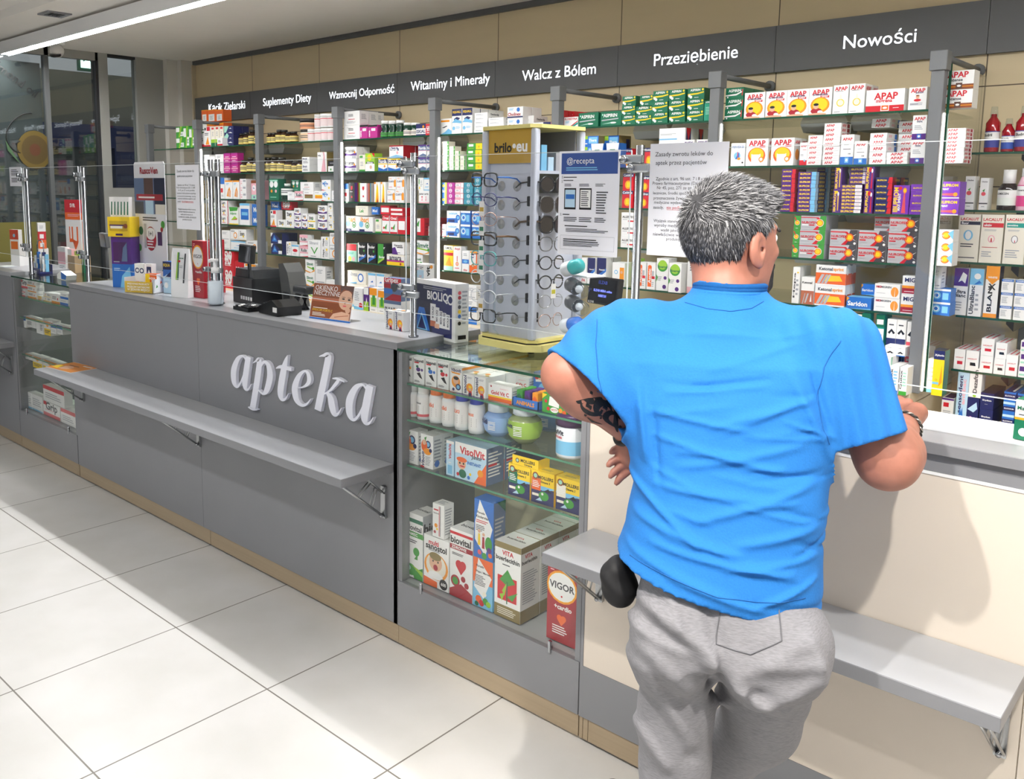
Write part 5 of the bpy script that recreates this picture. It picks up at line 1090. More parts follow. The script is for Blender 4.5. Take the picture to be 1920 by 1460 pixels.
# ------------------------------------------------------------------ goods on the shelves and in the cases
BOT = {   # body profile (r, z) in half widths / height, body colour, cap from-to, cap colour, label band, label colour, phrase
 'brown': ([(.9, 0), (1, .03), (1, .66), (.62, .78), (.6, .82)], 'mb', (.82, 1, .72), '2b2a26', (.1, .6), 'e6d27a', 'brown supplement bottle with yellow label', 'supplement_bottle', 'bottle'),
 'peach': ([(.95, 0), (1, .03), (1, .8)], 'mi', (.8, 1, 1.0), '1b1a1a', (.12, .7), 'e9c9a4', 'cream jar with black lid', 'cream_jar', 'jar'),
 'peachtop': ([(.95, 0), (1, .04), (1, .66)], 'mf', (.66, 1, 1.02), '1b1a1a', (.1, .55), 'e79f73', 'peach jar with black lid on another jar', 'cream_jar', 'jar'),
 'tub': ([(.96, 0), (1, .03), (1, .76)], 'mw', (.76, 1, 1.02), 'f4f4f2', (.1, .68), 'ead9d8', 'white tub with red and grey label', 'supplement_tub', 'tub'),
 'dgreen': ([(.9, 0), (1, .05), (1, .3), (.72, .5), (.95, .72), (.75, .8)], 'mG2', (.8, 1, .85), 'f4f4f2', (.06, .3), '3f9a3a', 'dark green waisted bottle with white cap', 'supplement_bottle', 'bottle'),
 'dgreenw': ([(.95, 0), (1, .04), (1, .78), (.8, .82)], 'mG2', (.82, 1, .95), 'f4f4f2', (.06, .45), 'f1e6dc', 'short dark green jar with pale label', 'supplement_bottle', 'bottle'),
 'green': ([(.9, 0), (1, .03), (1, .7), (.5, .84)], 'mG2', (.84, 1, .5), 'e8eee8', (.3, .7), 'f1f3ee', 'green bottle with pale label', 'supplement_bottle', 'bottle'),
 'elud': ([(.93, 0), (1, .02), (1, .62), (.45, .8), (.42, .84)], 'mR', (.8, 1.0, .62), 'cap', (.08, .48), '2b4fa8', 'red mouthwash bottle with blue label', 'mouthwash_bottle', 'bottle'),
 'eludl': ([(.93, 0), (1, .02), (1, .64), (.4, .78), (.38, .84)], 'mR', (.78, 1.0, .55), 'cap', (.1, .46), '3a3f8f', 'tall red mouthwash bottle with clear cap', 'mouthwash_bottle', 'bottle'),
 'syrup': ([(.95, 0), (1, .02), (1, .52), (.7, .64), (.55, .68)], 'mB', (.6, 1.0, .62), 'f0f0ee', (.12, .5), 'e9efe6', 'dark bottle with white cap and green label', 'mouthwash_bottle', 'bottle'),
 'lister': ([(.95, 0), (1, .02), (1, .6), (.6, .76), (.5, .8)], 'mP', (.76, 1.0, .5), 'e8e8ea', (.1, .6), 'd83f86', 'clear mouthwash bottle with pink label', 'mouthwash_bottle', 'bottle')}
BODY = dict(mb=mat('3a2416', .12), mi=mat('efe3d2', .35), mf=mat('e9c3a2', .35), mw=mat('f4f4f2', .35), mG2=mat('12382a', .18), mR=mat('9c1822', .1), mB=mat('22140f', .1), mP=mat('e7b7c8', .12))
BM = {}
def bottle(kind, x, y, z, w, h, label, group, rz=0.0):
    pr, body, (c0, c1, cr), cc, (l0, l1), lc, ph, nm, cat = BOT[kind]
    k = (kind, round(w, 3), round(h, 2))
    if k not in BM:
        r = w / 2
        a = MB().lathe([(q * r, t * h) for q, t in pr], BODY[body], 18).mesh('bottle_body')
        capm = G_BOTTLE if cc == 'cap' else mat(cc, .4)
        b = MB().lathe([(cr * r, c0 * h), (cr * r * (.98 if cc != 'cap' else .8), c1 * h)], capm, 18).mesh('bottle_cap')
        lm = MB().lathe([(r * 1.012, l0 * h), (r * 1.012, l1 * h)], mat(lc, .45), 18, cap=False)
        if kind in ('elud', 'eludl', 'lister', 'syrup'):
            q = {'elud': ('Butrit', 'k'), 'eludl': ('Eludril', 'k'), 'lister': ('Listerine', 'w'), 'syrup': ('GUMSCEN', 'k')}[kind]
            lm.lathe([(r * 1.016, (l0 + (l1 - l0) * .5) * h), (r * 1.016, (l1 - .02) * h)], mat('f1f1ee', .45), 18, cap=False)
            put_text(lm, lambda u, v: (r * 1.02 * math.sin(u / r), -r * 1.02 * math.cos(u / r), v), q[0], -r * .15, (l0 + (l1 - l0) * .76) * h, r * 1.35, pal('k'))
        elif kind == 'tub':
            lm.lathe([(r * 1.016, .62 * h), (r * 1.016, .67 * h)], pal('r'), 18, cap=False).raw([(r * 1.02 * math.sin(a_), -r * 1.02 * math.cos(a_), z_) for a_, z_ in ((-.7, .12 * h), (.2, .12 * h), (.75, .5 * h), (.3, .45 * h))], [(0, 1, 2, 3)], pal('H'))
        else:
            for t in (.35, .6): lm.lathe([(r * 1.016, (l0 + (l1 - l0) * t) * h), (r * 1.016, (l0 + (l1 - l0) * (t + .12)) * h)], pal('d'), 18, cap=False)
        BM[k] = (a, b, lm.mesh('bottle_label'))
    a, b, l = BM[k]
    t = thing(nm, label, cat, (x, y, z), rz, group)
    link('body', a, t); link('cap', b, t); link('label', l, t)
    return t
ORD = 'first second third fourth fifth sixth seventh eighth ninth tenth eleventh twelfth thirteenth fourteenth fifteenth sixteenth seventeenth eighteenth nineteenth twentieth twenty-first twenty-second twenty-third twenty-fourth'.split()
def ordn(i): return ORD[min(i, len(ORD) - 1)]
SECN = {'d1': 'top shelf of the vitamin case', 'd1b': 'top shelf rear of the vitamin case', 'd3': 'third shelf of the vitamin case', 'd4': 'floor of the vitamin case',
        'a1': 'top shelf of the far case', 'a2': 'second shelf of the far case', 'a3': 'third shelf of the far case', 'a4': 'floor of the far case'}
def place_of(sec, x):
    if sec[0] == 's':
        i = max(0, min(6, int((x + 2.58) // .8))); w = ('bottom deck' if sec == 's6' else SW[sec] + ' shelf')
        return i, f'{w} under {BAYS[i]}'
    if sec[0] == 'r': return 9, f'{RW[sec]} shelf by glass divider'
    return 10, SECN[sec]
bins = {}
for sec, items in ROWS:
    for it in items: bins.setdefault((sec, place_of(sec, it[1])), []).append(it)
nw = lambda q: len(re.findall(r"[A-Za-z0-9][A-Za-z0-9'-]*", q))
unit = []          # (visible size, name, mesh, loc, rz, label, cat, group)
used = set()
CAM = cam.matrix_world.translation
for (sec, (bi, where)), items in bins.items():
    items.sort(key=lambda q: q[1])
    for idx, it in enumerate(items):
        o = ordn(idx); grp = 'goods on ' + where
        if it[0] in BOT:
            nm, x, y, z, w, h = it
            bottle(nm, x, y, z, w, h, f'{BOT[nm][6]}, {o} on {where}', grp, random.uniform(-.3, .3) - .3)
            continue
        nm, x, y, z, w, h, n, d = it; ds = DES[nm.split('@')[0]]
        dep = ds[1]
        for j in range(d):
            for i in range(n):
                yy = y + j * (dep + .002)
                if yy + dep > 1.762 and sec[0] in 'sr': dep_ = max(.03, 1.76 - yy)
                else: dep_ = dep
                if sec[0] in 'sr' and yy > 1.72: continue
                me = box_mesh(nm, w, h - .0006, round(dep_, 3) if dep_ != dep else None)
                kind = {'box': 'medicine_box', 'vb': 'vitamin_box', 'tp': 'toothpaste_box'}[ds[0]]
                if sec[0] == 'r' and ds[0] == 'box': kind = 'toothpaste_box'
                if sec[0] == 'a': kind = 'remedy_box'
                lv = '' if n == 1 else ('bottom of ' if i == 0 else ('top of ' if i == n - 1 else ordn(i) + ' of '))
                base = f'{lv}{o} pile on {where}' if n > 1 else f'{o} on {where}'
                pre = '' if j == 0 else ('behind ' if j == 1 else ordn(j) + ' behind ')
                lab = f'{ds[2]}, {pre}{base}'
                if nw(lab) > 16: lab = lab.replace(' shelf under ', ' shelf, ').replace('bottom deck under ', 'deck, ')
                if nw(lab) > 16: lab = lab.replace(' shelf, ', ', ')
                if nw(lab) > 16: lab = lab.replace(' pile on ', ' pile, ')
                if nw(lab) > 16: lab = lab.replace(' box with ', ' box, ')
                jit = (random.uniform(-.0012, .0012) if n > 1 else 0, random.uniform(0, .003) if j == 0 else .0)
                vis = w * h / ((x - CAM.x) ** 2 + (yy - CAM.y) ** 2) * (.12 if j else 1)
                unit.append((vis, kind, me, (x + jit[0], yy + jit[1] * (j == 0) + (.003 if j else 0), z + i * h), random.uniform(-.006, .006) if n > 1 else random.uniform(-.015, .015), lab, 'box', grp))
unit.sort(key=lambda q: -q[0])
cnt = {}; left = []
for vis, kind, me, loc, rz, lab, cat, grp in unit:
    cnt[kind] = cnt.get(kind, 0) + 1
    if cnt[kind] > 300: left.append((me, loc, rz)); continue
    tag(link(kind, me, None, loc, rz), lab, cat, grp)
if left:
    mb = MB()
    for me, loc, rz in left:
        M = Matrix.Translation(loc) @ Matrix.Rotation(rz, 4, 'Z'); vs = [M @ v.co for v in me.vertices]
        by = {}
        for p in me.polygons: by.setdefault(p.material_index, []).append(tuple(p.vertices))
        o = len(mb.v); mb.v += [tuple(v) for v in vs]
        for mi, fs in by.items():
            k = mb.slot(me.materials[mi])
            for f in fs: mb.f.append(tuple(i + o for i in f)); mb.m.append(k); mb.sm.append(False)
    s = tag(mb.build('medicine_box_stock'), 'remaining small medicine boxes piled on the wall shelves', 'boxes'); s['kind'] = 'stuff'
print('boxes', cnt, 'left', len(left))

# vitamin case: bottles, fishbowl jars, sweets
def pill(loc, w, h, capc, foot, label, txt):
    t = thing('pill_bottle', label, 'bottle', loc, -.4, 'pill bottles in the vitamin case'); r = w / 2
    MB().lathe([(.9 * r, 0), (r, .012), (r, .7 * h), (.93 * r, .77 * h), (.74 * r, .8 * h)], WHITE, 24).build('body', t)
    mb = MB().lathe([(.82 * r, .795 * h), (.84 * r, .81 * h), (.83 * r, .985 * h), (.78 * r, h)], mat(capc, .45), 24)
    mb.build('cap', t)
    mb = MB().lathe([(r * 1.01, .1 * h), (r * 1.01, .7 * h)], mat('f6f4f2', .4), 24, cap=False).lathe([(r * 1.015, .1 * h), (r * 1.015, .18 * h)], pal(foot), 24, cap=False)
    cyl = lambda u, v: (r * 1.02 * math.sin(u / r), -r * 1.02 * math.cos(u / r), v)
    put_text(mb, cyl, txt, 0, .52 * h, 1.5 * r, pal('d' if capc[0] == 'f' else 'O'))
    for k in range(5): mb.raw([cyl(r * .4, h * (.2 + k * .05)), cyl(r * 1.1, h * (.2 + k * .05)), cyl(r * 1.1, h * (.22 + k * .05)), cyl(r * .4, h * (.22 + k * .05))], [(0, 1, 2, 3)], pal('d'))
    mb.raw([cyl(-r * .6, h * .22), cyl(r * .1, h * .22), cyl(r * .1, h * .42), cyl(-r * .6, h * .42)], [(0, 1, 2, 3)], pal('a' if capc[0] == '2' else ('O' if capc[0] == 'e' else 'y')))
    mb.build('label', t)
for q, w, h, cc, ft, lab, tx in (((1.678, 0.075, 0.900), .052, .118, 'f4f4f2', 'H', 'white pill bottle with plain back label, leftmost in the vitamin case', 'Suplement'),
    ((1.735, 0.075, 0.898), .052, .118, 'f3f4f2', 'H', 'white pill bottle with yellow sun and dark berries', 'Sambucus'), ((1.799, 0.075, 0.902), .054, .125, 'ef7a2d', 'w', 'white pill bottle with orange cap and pink table', 'Zelki'),
    ((1.861, 0.075, 0.902), .054, .125, 'ee7a2d', 'w', 'white pill bottle with orange cap, second of the orange capped', 'Zelki'), ((1.922, 0.075, 0.900), .055, .125, '2a3fb0', 'w', 'white pill bottle with blue cap next to an orange capped bottle', 'ZELKI'),
    ((1.988, 0.075, 0.899), .057, .125, '2b3fb0', 'w', 'white pill bottle with blue cap and brown bears', 'ZYMISIE')):
    pill((q[0], q[1], .8625), w, h, cc, ft, lab, tx)
def fishbowl(px, r, h, body, lab, txt, col, y):
    t = thing('fishbowl_jar', lab, 'jar', (px, y, .8625), -.35, 'round sweet jars in the vitamin case')
    MB().lathe([(.5 * r, 0), (.82 * r, .14 * h), (r, .4 * h), (.9 * r, .62 * h), (.6 * r, .75 * h)], mat(body, .15), 28).build('body', t)
    MB().lathe([(.62 * r, .74 * h), (.68 * r, .76 * h), (.68 * r, .95 * h), (.62 * r, h)], mat('dfe6ee', .3), 28).build('lid', t)
    mb = MB().lathe([(.86 * r, .17 * h), (1.012 * r, .4 * h), (.915 * r, .61 * h)], mat(col, .4), 28, cap=False)
    cyl = lambda u, v: (r * 1.03 * math.sin(u / r), -r * 1.03 * math.cos(u / r), v)
    put_text(mb, cyl, txt, -.2 * r, .5 * h, 1.0 * r, pal('n'))
    for k in range(6): mb.raw([cyl(r * .35, h * (.26 + k * .045)), cyl(r * .85, h * (.26 + k * .045)), cyl(r * .85, h * (.28 + k * .045)), cyl(r * .35, h * (.28 + k * .045))], [(0, 1, 2, 3)], pal('w'))
    mb.build('label', t)
q = (2.062, 0.100, 0.890); fishbowl(q[0], .052, .112, '7f9fd0', 'pale blue fishbowl jar with white lid in the vitamin case', 'Zelki', '8fb2e2', .1)
q = (2.175, 0.100, 0.895); fishbowl(q[0], .058, .125, '8d9a6a', 'green fishbowl jar with white label in the vitamin case', 'Vibovit', '9cc04e', .1)
q = (2.147, 0.300, 0.887); fishbowl(q[0], .075, .11, '5478a8', 'large blue fishbowl jar behind the green one', 'Zelki', '6b92c4', .28)
q = (2.370, 0.085, 0.894); t = thing('vitamin_jar', 'white jar with purple lid at the right end of the vitamin case', 'jar', (q[0], .085, .8625), -.5)
MB().lathe([(.044, 0), (.047, .008), (.047, .098), (.044, .102)], mat('e9edf4', .35), 28).build('body', t)
MB().lathe([(.05, .1), (.05, .128), (.047, .138)], pal('V'), 28).build('lid', t)
mb = MB().lathe([(.0475, .012), (.0475, .055)], pal('c'), 28, cap=False)
put_text(mb, lambda u, v: (.0482 * math.sin(u / .047), -.0482 * math.cos(u / .047), v), 'VisolVit', -.005, .08, .066, pal('N')); put_text(mb, lambda u, v: (.0482 * math.sin(u / .047), -.0482 * math.cos(u / .047), v), 'duże żelki', 0, .066, .044, pal('r'))
mb.build('label', t)
q = (2.170, 0.050, 0.964); q2 = (2.274, 0.050, 0.942); w = q2[0] - q[0]
t = thing('sweets_tray', 'blue cardboard tray of fruit sweets in the vitamin case', 'tray', (q[0], .04, .9945))
MB().box(0, 0, 0, w, .003, .028, pal('b')).box(0, .09, 0, w, .093, .028, pal('b')).box(0, 0, 0, .003, .093, .028, pal('b')).box(w - .003, 0, 0, w, .093, .028, pal('b')).box(0, 0, 0, w, .093, .002, pal('b')).build('tray', t)
mb = MB(); put_text(mb, lambda x, y: (x, -.0006, y), 'ANIMALS', w / 2, .014, w * .7, pal('o')); mb.build('lettering', t)
for k, (cc, nm) in enumerate((('g', 'green'), ('p', 'purple'), ('o', 'orange'))):
    for j in range(3):
        tag(MB().bbox(-.011, 0, 0, .011, .024, .05, pal(cc), .002, 1).raw([(-.007, -.0005, .012), (.007, -.0005, .012), (.009, -.0005, .03), (0, -.0005, .04), (-.009, -.0005, .03)], [(0, 1, 2, 3, 4)], pal({'g': 'G', 'p': 'V', 'o': 'O'}[cc])).build('sweet_packet', None, (q[0] + w * (.2 + .3 * k), .048 + j * .027, .9967)),
            f'{nm} sweet packet, {ordn(j)} from the front in the blue tray', 'packet', 'sweet packets in the blue tray')

# ------------------------------------------------------------------ screens on chrome posts
def clamp(mb, x, y, z):
    mb.bbox(x - .036, y - .014, z - .013, x + .036, y + .004, z + .013, mat('c4c8cc', .18, .7), .006, 2).lathe([(.004, 0), (.011, .003), (.011, .012), (.004, .013)], CHROME, 12, Matrix.Translation((x - .018, y - .014, z)) @ Matrix.Rotation(PI / 2, 4, 'X')).box(x - .03, y + .004, z - .010, x + .03, y + .012, z + .010, mat('55585c', .3, .8))
SY = .10
SP = [(-1.86, 'leftmost chrome screen post on the far counter'), (-1.045, 'chrome screen post between the far display case and counter'), (.285, 'left one of the paired chrome screen posts'), (.345, 'right one of the paired chrome screen posts'),
      (1.632, 'chrome screen post beside the navy gift box'), (2.555, 'chrome screen post between the two big paper notices')]
for x, lab in SP:
    t = thing('screen_post', lab, 'post', (x, SY + .022, TOPZ - .02 if x < -1.04 else TOPZ), 0, 'chrome posts holding the screens')
    MB().lathe([(.019, 0), (.019, .006), (.0125, .008), (.0125, .665)], mat('909398', .2, 1.0), 20).build('pole', t)
    for z in (.16, .185, .60, .625):
        if x in (.285, .345) and z in (.185, .625): continue
        mb = MB(); clamp(mb, (.012 if z in (.16, .60) else -.012), -.02, z); mb.build('clamp', t)
SCR = [(-2.69, -1.875, 'leftmost clear plastic screen'), (-1.845, -1.06, 'clear plastic screen over the far display case'), (-1.03, .28, 'clear plastic screen left of the paired chrome posts'), (.355, 1.615, 'clear plastic screen in front of the card terminal'), (1.65, 2.54, 'clear plastic screen in front of the eyewear tower'), (2.572, 4.2, 'clear plastic screen in front of the man')]
for a, b, lab in SCR:
    z0 = 1.235; t = tag(MB().box(a, SY - .0025, z0, b, SY + .0025, 1.79, G_PLEXI).build('counter_screen'), lab, 'screen', 'clear counter screens')
    MB().box(a, SY - .0026, z0 - .0016, b, SY + .0026, z0, P_EDGE).box(a, SY - .0026, 1.79, b, SY + .0026, 1.7916, P_EDGE).box(a - .0014, SY - .0026, z0, a, SY + .0026, 1.79, P_EDGE).box(b, SY - .0026, z0, b + .0014, SY + .0026, 1.79, P_EDGE).build('polished_edge', t)

# ------------------------------------------------------------------ paper notices
def paper(x0, x1, z0, z1, y, name, label, draw, rz=0.0, th=.0012, base='f3f4fb'):
    t = tag(MB().box(0, 0, 0, x1 - x0, th, z1 - z0, mat(base, .5)).build(name, None, (x0, y, z0), rz), label, 'notice')
    mb = MB(); draw(mb, x1 - x0, z1 - z0)
    mb.build('print', t); return t
def dr(mb, w, h, dsl): prints_at(mb, dsl, w, h)
def prints_at(mb, dsl, w, h):
    k = MB(); prints(k, dsl, w, h, .01); o = len(mb.v)
    mb.v += [(x + w / 2, y, z) for x, y, z in k.v]; mb.sm += k.sm; mb.f += [tuple(i + o for i in f) for f in k.f]; mb.m += [mb.slot(k.ms[i]) for i in k.m]
def lines_text(mb, w, h, rows):
    for s, cx, cyy, ww, c in rows: put_text(mb, lambda x, y: (x, -.0006, y), s, cx * w, cyy * h, ww * w, pal(c), False, None, False)
def erec(mb, w, h):
    prints_at(mb, 'R.04,.78,.97,.98,j L.12,.81,.8,.85,2,c L.08,.74,.4,.76,1,d L.08,.71,.25,.73,1,d L.1,.66,.22,.69,2,d L.35,.66,.56,.69,2,d L.62,.66,.8,.69,3,d R.1,.44,.3,.645,k R.115,.46,.285,.63,C R.125,.54,.275,.585,b R.36,.44,.56,.645,k R.375,.46,.545,.63,w L.39,.47,.53,.62,8,d L.64,.4,.84,.62,9,d L.08,.38,.2,.4,1,d L.1,.32,.34,.37,3,d L.36,.32,.58,.37,3,d L.62,.32,.84,.37,3,d L.12,.27,.62,.29,1,k L.14,.22,.86,.26,3,d L.1,.12,.8,.16,2,k L.1,.08,.84,.12,3,d R.05,.185,.95,.187,e R.05,.05,.95,.052,e R.05,.05,.053,.187,e R.947,.05,.95,.187,e', w, h)
    lines_text(mb, w, h, [('@recepta', .36, .9, .46, 'w'), ('1.', .07, .75, .03, 'd'), ('2.', .06, .71, .03, 'd'), ('3.', .05, .39, .03, 'd')])
A, B2 = (2.293, 0.094, 1.639), (2.507, 0.094, 1.642); zt, zb = (2.406, 0.094, 1.793), (2.398, 0.094, 1.484)
paper(A[0], B2[0], zb[2], zt[2], .094, 'prescription_notice', 'white notice with blue header and two phones taped to the screen', erec)
def zas(mb, w, h):
    lines_text(mb, w, h, [('Zasady zwrotu leków do', .44, .9, .74, 'd'), ('aptek przez pacjentów', .41, .825, .66, 'd'), ('Zgodnie z art. 96 ust. 7 i 8 ustawy', .46, .685, .74, 'd'), ('Prawo farmaceutyczne (Dz. U. 2008', .44, .645, .78, 'd'), ('Nr 45, poz. 271 ze zm.) produkty', .46, .605, .7, 'd'),
        ('lecznicze, środki spożywcze specjalnego', .46, .56, .8, 'd'), ('przeznaczenia żywieniowego i wyroby', .46, .515, .78, 'd'), ('medyczne wydawane z apteki na tych', .46, .475, .76, 'd'), ('zasady,', .14, .43, .14, 'd'), ('nie podlegają zwrotowi.', .5, .43, .5, 'r'),
        ('Wyjątek stanowią produkty lecznicze,', .46, .31, .76, 'd'), ('wyroby medyczne zwracane na', .44, .27, .7, 'd'), ('wadę jakościową lub ich', .44, .23, .52, 'd'), ('niewłaściwie wydane, dla których', .46, .19, .76, 'd'), ('produkty lecznicze.', .46, .15, .4, 'd')])
    prints_at(mb, 'R.25,.413,.75,.416,r', w, h)
A, B2 = (2.604, 0.094, 1.644), (2.836, 0.094, 1.647); zt, zb = (2.710, 0.094, 1.806), (2.701, 0.094, 1.498)
paper(A[0], B2[0], zb[2], zt[2], .094, 'returns_notice', 'large white page about returning medicines on the screen behind the man', zas)
A, B2 = (0.019, 0.094, 1.629), (0.232, 0.094, 1.632); zt, zb = (0.137, 0.094, 1.783), (0.128, 0.094, 1.479)
paper(A[0], B2[0], zb[2], zt[2], .094, 'returns_notice', 'narrow white page about returning medicines left of the paired posts', zas)
A, B2 = (-2.058, 0.094, 1.742), (-1.866, 0.094, 1.741); zt, zb = (-1.943, 0.094, 1.798), (-1.961, 0.094, 1.677)
paper(A[0], B2[0], zb[2], zt[2], .094, 'small_notice', 'small white printed card clipped at the leftmost chrome post', lambda mb, w, h: prints_at(mb, 'L.15,.55,.85,.9,4,d L.15,.2,.85,.45,3,k', w, h))

# ------------------------------------------------------------------ things standing on the counter
def put(S, dsl, dep, name, label, cat, group=None, parts=None, over=None):
    x, y, z, w, h, r = S
    if over: z = over
    mb = MB().box(-w / 2, 0, 0, w / 2, dep, h, pal(dsl[0])); prints(mb, dsl[1:], w, h, dep)
    return tag(mb.build(name, None, (x + math.cos(r) * w / 2, y + math.sin(r) * w / 2, z), r), label, cat, group)
def dsl_of(n): return DES[n][3]
T1 = 1.1405; T0 = 1.121
# far display case top and far counter
put((-2.442, 0.220, 1.121, 0.135, 0.159, 0.182), 'wR0,.5,1,1,U R.3,.1,.9,.4,n T.55,.25,.6,w,SKAL C.3,.75,.2,w R0,.0,.3,.5,y', .05, 'supplement_box', 'blue and yellow box with white lettering at the far left', 'box')
put((-2.364, 0.184, 1.121, 0.083, 0.265, 0.328), 'wR0,.75,1,1,r C.5,.85,.14,c R.1,.5,.9,.7,O', .03, 'supplement_box', 'tall white and red box behind the blue one at far left', 'box')
r = thing('wire_rack', 'chrome wire rack beside stacked orange boxes on the far case', 'rack', (-2.074, 0.269, 1.121))
MB().tube([(-.05, 0, 0), (-.05, 0, .17), (-.03, 0, .2), (.03, 0, .2), (.05, 0, .17), (.05, 0, 0)], .004, CHROME, 8).tube([(-.05, 0, .08), (.05, 0, .08)], .003, CHROME, 6).build('frame', r)
MB().box(-.055, -.03, 0, .055, .05, .006, CHROME).build('base', r)
q = (-2.300, 0.316, 1.121)
for k, (cc, lab, dz, hh) in enumerate((('oR.1,.2,.6,.5,h R.3,.6,.7,.9,O >R0,0,1,1,O >R.2,.2,.7,.7,w L.1,.1,.5,.2,1,w', 'lower orange box stacked on the far case', .13, .058), ('OR.1,.2,.6,.5,h >R0,0,1,1,r >R.2,.2,.7,.7,w R.3,.6,.7,.9,o', 'upper orange box stacked on the far case', .189, .058), ('wL.1,.3,.7,.8,3,c >L.2,.3,.8,.7,3,e', 'white box on top of the orange boxes', .248, .06))):
    mb = MB().box(-.04, 0, 0, .04, .05, hh - .001, pal(cc[0])); prints(mb, cc[1:], .08, hh, .05)
    tag(mb.build('skincare_box', None, (q[0] - .03, q[1] + .04, 1.1215 + dz), -.3), lab, 'box', 'stack of skincare boxes')
tag(MB().box(-.045, 0, 0, .045, .06, .129, pal('w')).build('carton', None, (q[0] - .03, q[1] + .04, 1.1215), -.3), 'white carton under the orange boxes on the far case', 'box')
t = thing('toothpaste_tray', 'navy counter tray of toothpaste tubes on the far case', 'tray', (-1.894, 0.190, 1.121), -.1)
MB().box(-.085, -.03, 0, .085, .05, .012, pal('n')).box(-.085, -.03, .012, .085, -.026, .035, pal('n')).box(-.085, .046, .012, .085, .05, .06, pal('n')).build('tray', t)
q = t.location
for k, cc in enumerate('wcbgwnwc'):
    tag(MB().box(-.008, 0, 0, .008, .02, .10 + .012 * (k % 3), pal(cc)).box(-.0085, -.0005, .02, .0085, 0, .05, pal('bgwwngcw'[k])).build('toothpaste_tube_box', None, (q.x - .07 + .02 * k, q.y - .005 + .01 * (k % 2), 1.134), -.1), f'slim toothpaste box, {ordn(k)} from the left in the navy tray', 'box', 'toothpaste boxes in the navy tray')
for k, (a, cc, lab) in enumerate((((-2.000, 0.351, 1.121, 0.107, 0.160, 0.040), 'wR0,.3,1,.8,h L.2,.1,.8,.25,2,e', 'slim white box with peach middle left of the orange header'), ((-1.928, 0.373, 1.121, 0.099, 0.149, -0.037), 'hR0,.6,1,1,w', 'slim peach box under the orange header'), ((-1.861, 0.391, 1.121, 0.093, 0.138, -0.095), 'lR.2,.2,.8,.6,y', 'slim green box under the orange header'), ((-1.802, 0.400, 1.121, 0.094, 0.140, -0.068), 'GR0,.5,1,1,l', 'slim dark green box under the orange header'))):
    put(a, cc, .03, 'cream_box', lab, 'box')
t = thing('leaflet_stand', 'white and blue angled leaflet tray on the far case', 'leaflets', (-1.447, 0.126, 1.121), -.1)
MB().prism([(-.05, 0), (.11, 0), (.13, .03), (.02, .05), (-.05, .025)], 0, .06, pal('w')).build('tray', t); MB().prism([(.03, .004), (.11, .004), (.125, .03), (.03, .045)], -.001, 0, pal('b')).build('blue_front', t)
S = (-2.036, 0.427, 1.121, 0.193, 0.470, 0.186)
t = put(S, 'wR0,.72,1,1,O R0,.82,1,1,r T.45,.92,.3,w,SVR L.15,.76,.85,.8,2,h P O,.2,.62,.26,.62,.26,.45,.34,.45,.34,.62,.42,.62,.42,.42,.5,.42,.5,.3,.56,.3,.56,.42,.62,.42,.62,.62,.7,.62,.7,.4,.2,.4 L.2,.05,.8,.2,3,e R.95,0,1,.7,O', .004, 'sunscreen_header', 'white and orange advertising header card on the far case', 'display')
x, y, z, w, h, rr = S
MB().prism([(-.12, .1), (-.12, .16), (-.05, .3), (-.05, .1)], .02, .022, pal('v')).build('corner_flap', t)
tag(MB().box(0, 0, 0, .22, .10, .11, mat('b89c78', .6)).build('cardboard_carton', None, (-1.967, 0.379, 1.121), -.12), 'brown cardboard carton behind the orange header card', 'tray')
# left till: register, printers
def printer(loc, rz, label, w=.16, hh=.105):
    t = thing('receipt_printer', label, 'printer', loc, rz); t.scale = (1.2, 1.2, 1.15)
    MB().prism([(-w / 2, 0), (w / 2, 0), (w / 2, hh), (-w / 2, hh)], 0, .13, BLACK).build('body', t)
    MB().prism([(-w / 2, hh), (w / 2, hh), (w * .42, hh + .035), (-w * .44, hh + .035)], .01, .13, mat('1d1e20', .25)).build('cover', t)
    mb = MB()
    for k in range(5): mb.box(-w * .08 + k * .02, -.0015, .018, -w * .08 + k * .02 + .012, 0, .032, pal('w'))
    mb.build('icon_keys', t); return t
printer((-0.892, 0.227, 1.141), -.15, 'black receipt printer with white icons beside the yellow purple display')
printer((0.408, 0.199, 1.141), -.12, 'black receipt printer with white icons right of the soap pump')
def pole_display(p, zb, w, h, tilt, rz, label, lines=None, body=BLACK):
    t = thing('customer_display', label, 'display', p, rz); M = Matrix.Rotation(tilt, 4, 'X')
    MB().bbox(-w / 2, -.012, -h / 2, w / 2, .012, h / 2, body, .004, 2, M).build('housing', t)
    MB().box(-w * .46, -.0128, -h * .42, w * .46, -.0122, h * .42, mat('0a0b12', .12), M).build('screen', t)
    MB().tube([(0, .01, -h * .4), (0, .012, zb - p[2])], .009, body, 10).build('pole', t)
    if lines:
        mb = MB()
        for s, cx, cz, ww, m in lines: put_text(mb, lambda x, y: M @ Vector((x, -.0135, y)), s, cx * w, cz * h, ww * w, m)
        mb.build('display_text', t)
    return t
pole_display((0.452, 0.200, 1.375), 1.255, .135, .085, -.1, -.15, 'black customer display on a pole above the left printer')
pole_display((-1.091, 0.250, 1.368), 1.142, .13, .085, .1, -.2, 'dark grey customer display behind the orange header card', None, DGREY)
VF = mat('7f8cff', .4, emit=1.6)
pole_display((2.375, 0.240, 1.363), 1.142, .135, .088, -.12, -.25, 'black customer display with blue glowing text left of the man', [('ELZAB', 0, .3, .3, mat('4050b0', .4, emit=.4)), ('ELZAB MERA online', .02, .0, .62, VF), ('N007.01', .02, -.18, .26, VF), ('ELZAB', -.34, -.43, .2, pal('w'))])
k = thing('numeric_keypad', 'small black keypad with white key caps on the counter', 'keypad', (0.615, 0.098, 1.141), -.1); k.scale = (1.25, 1.25, 1.2)
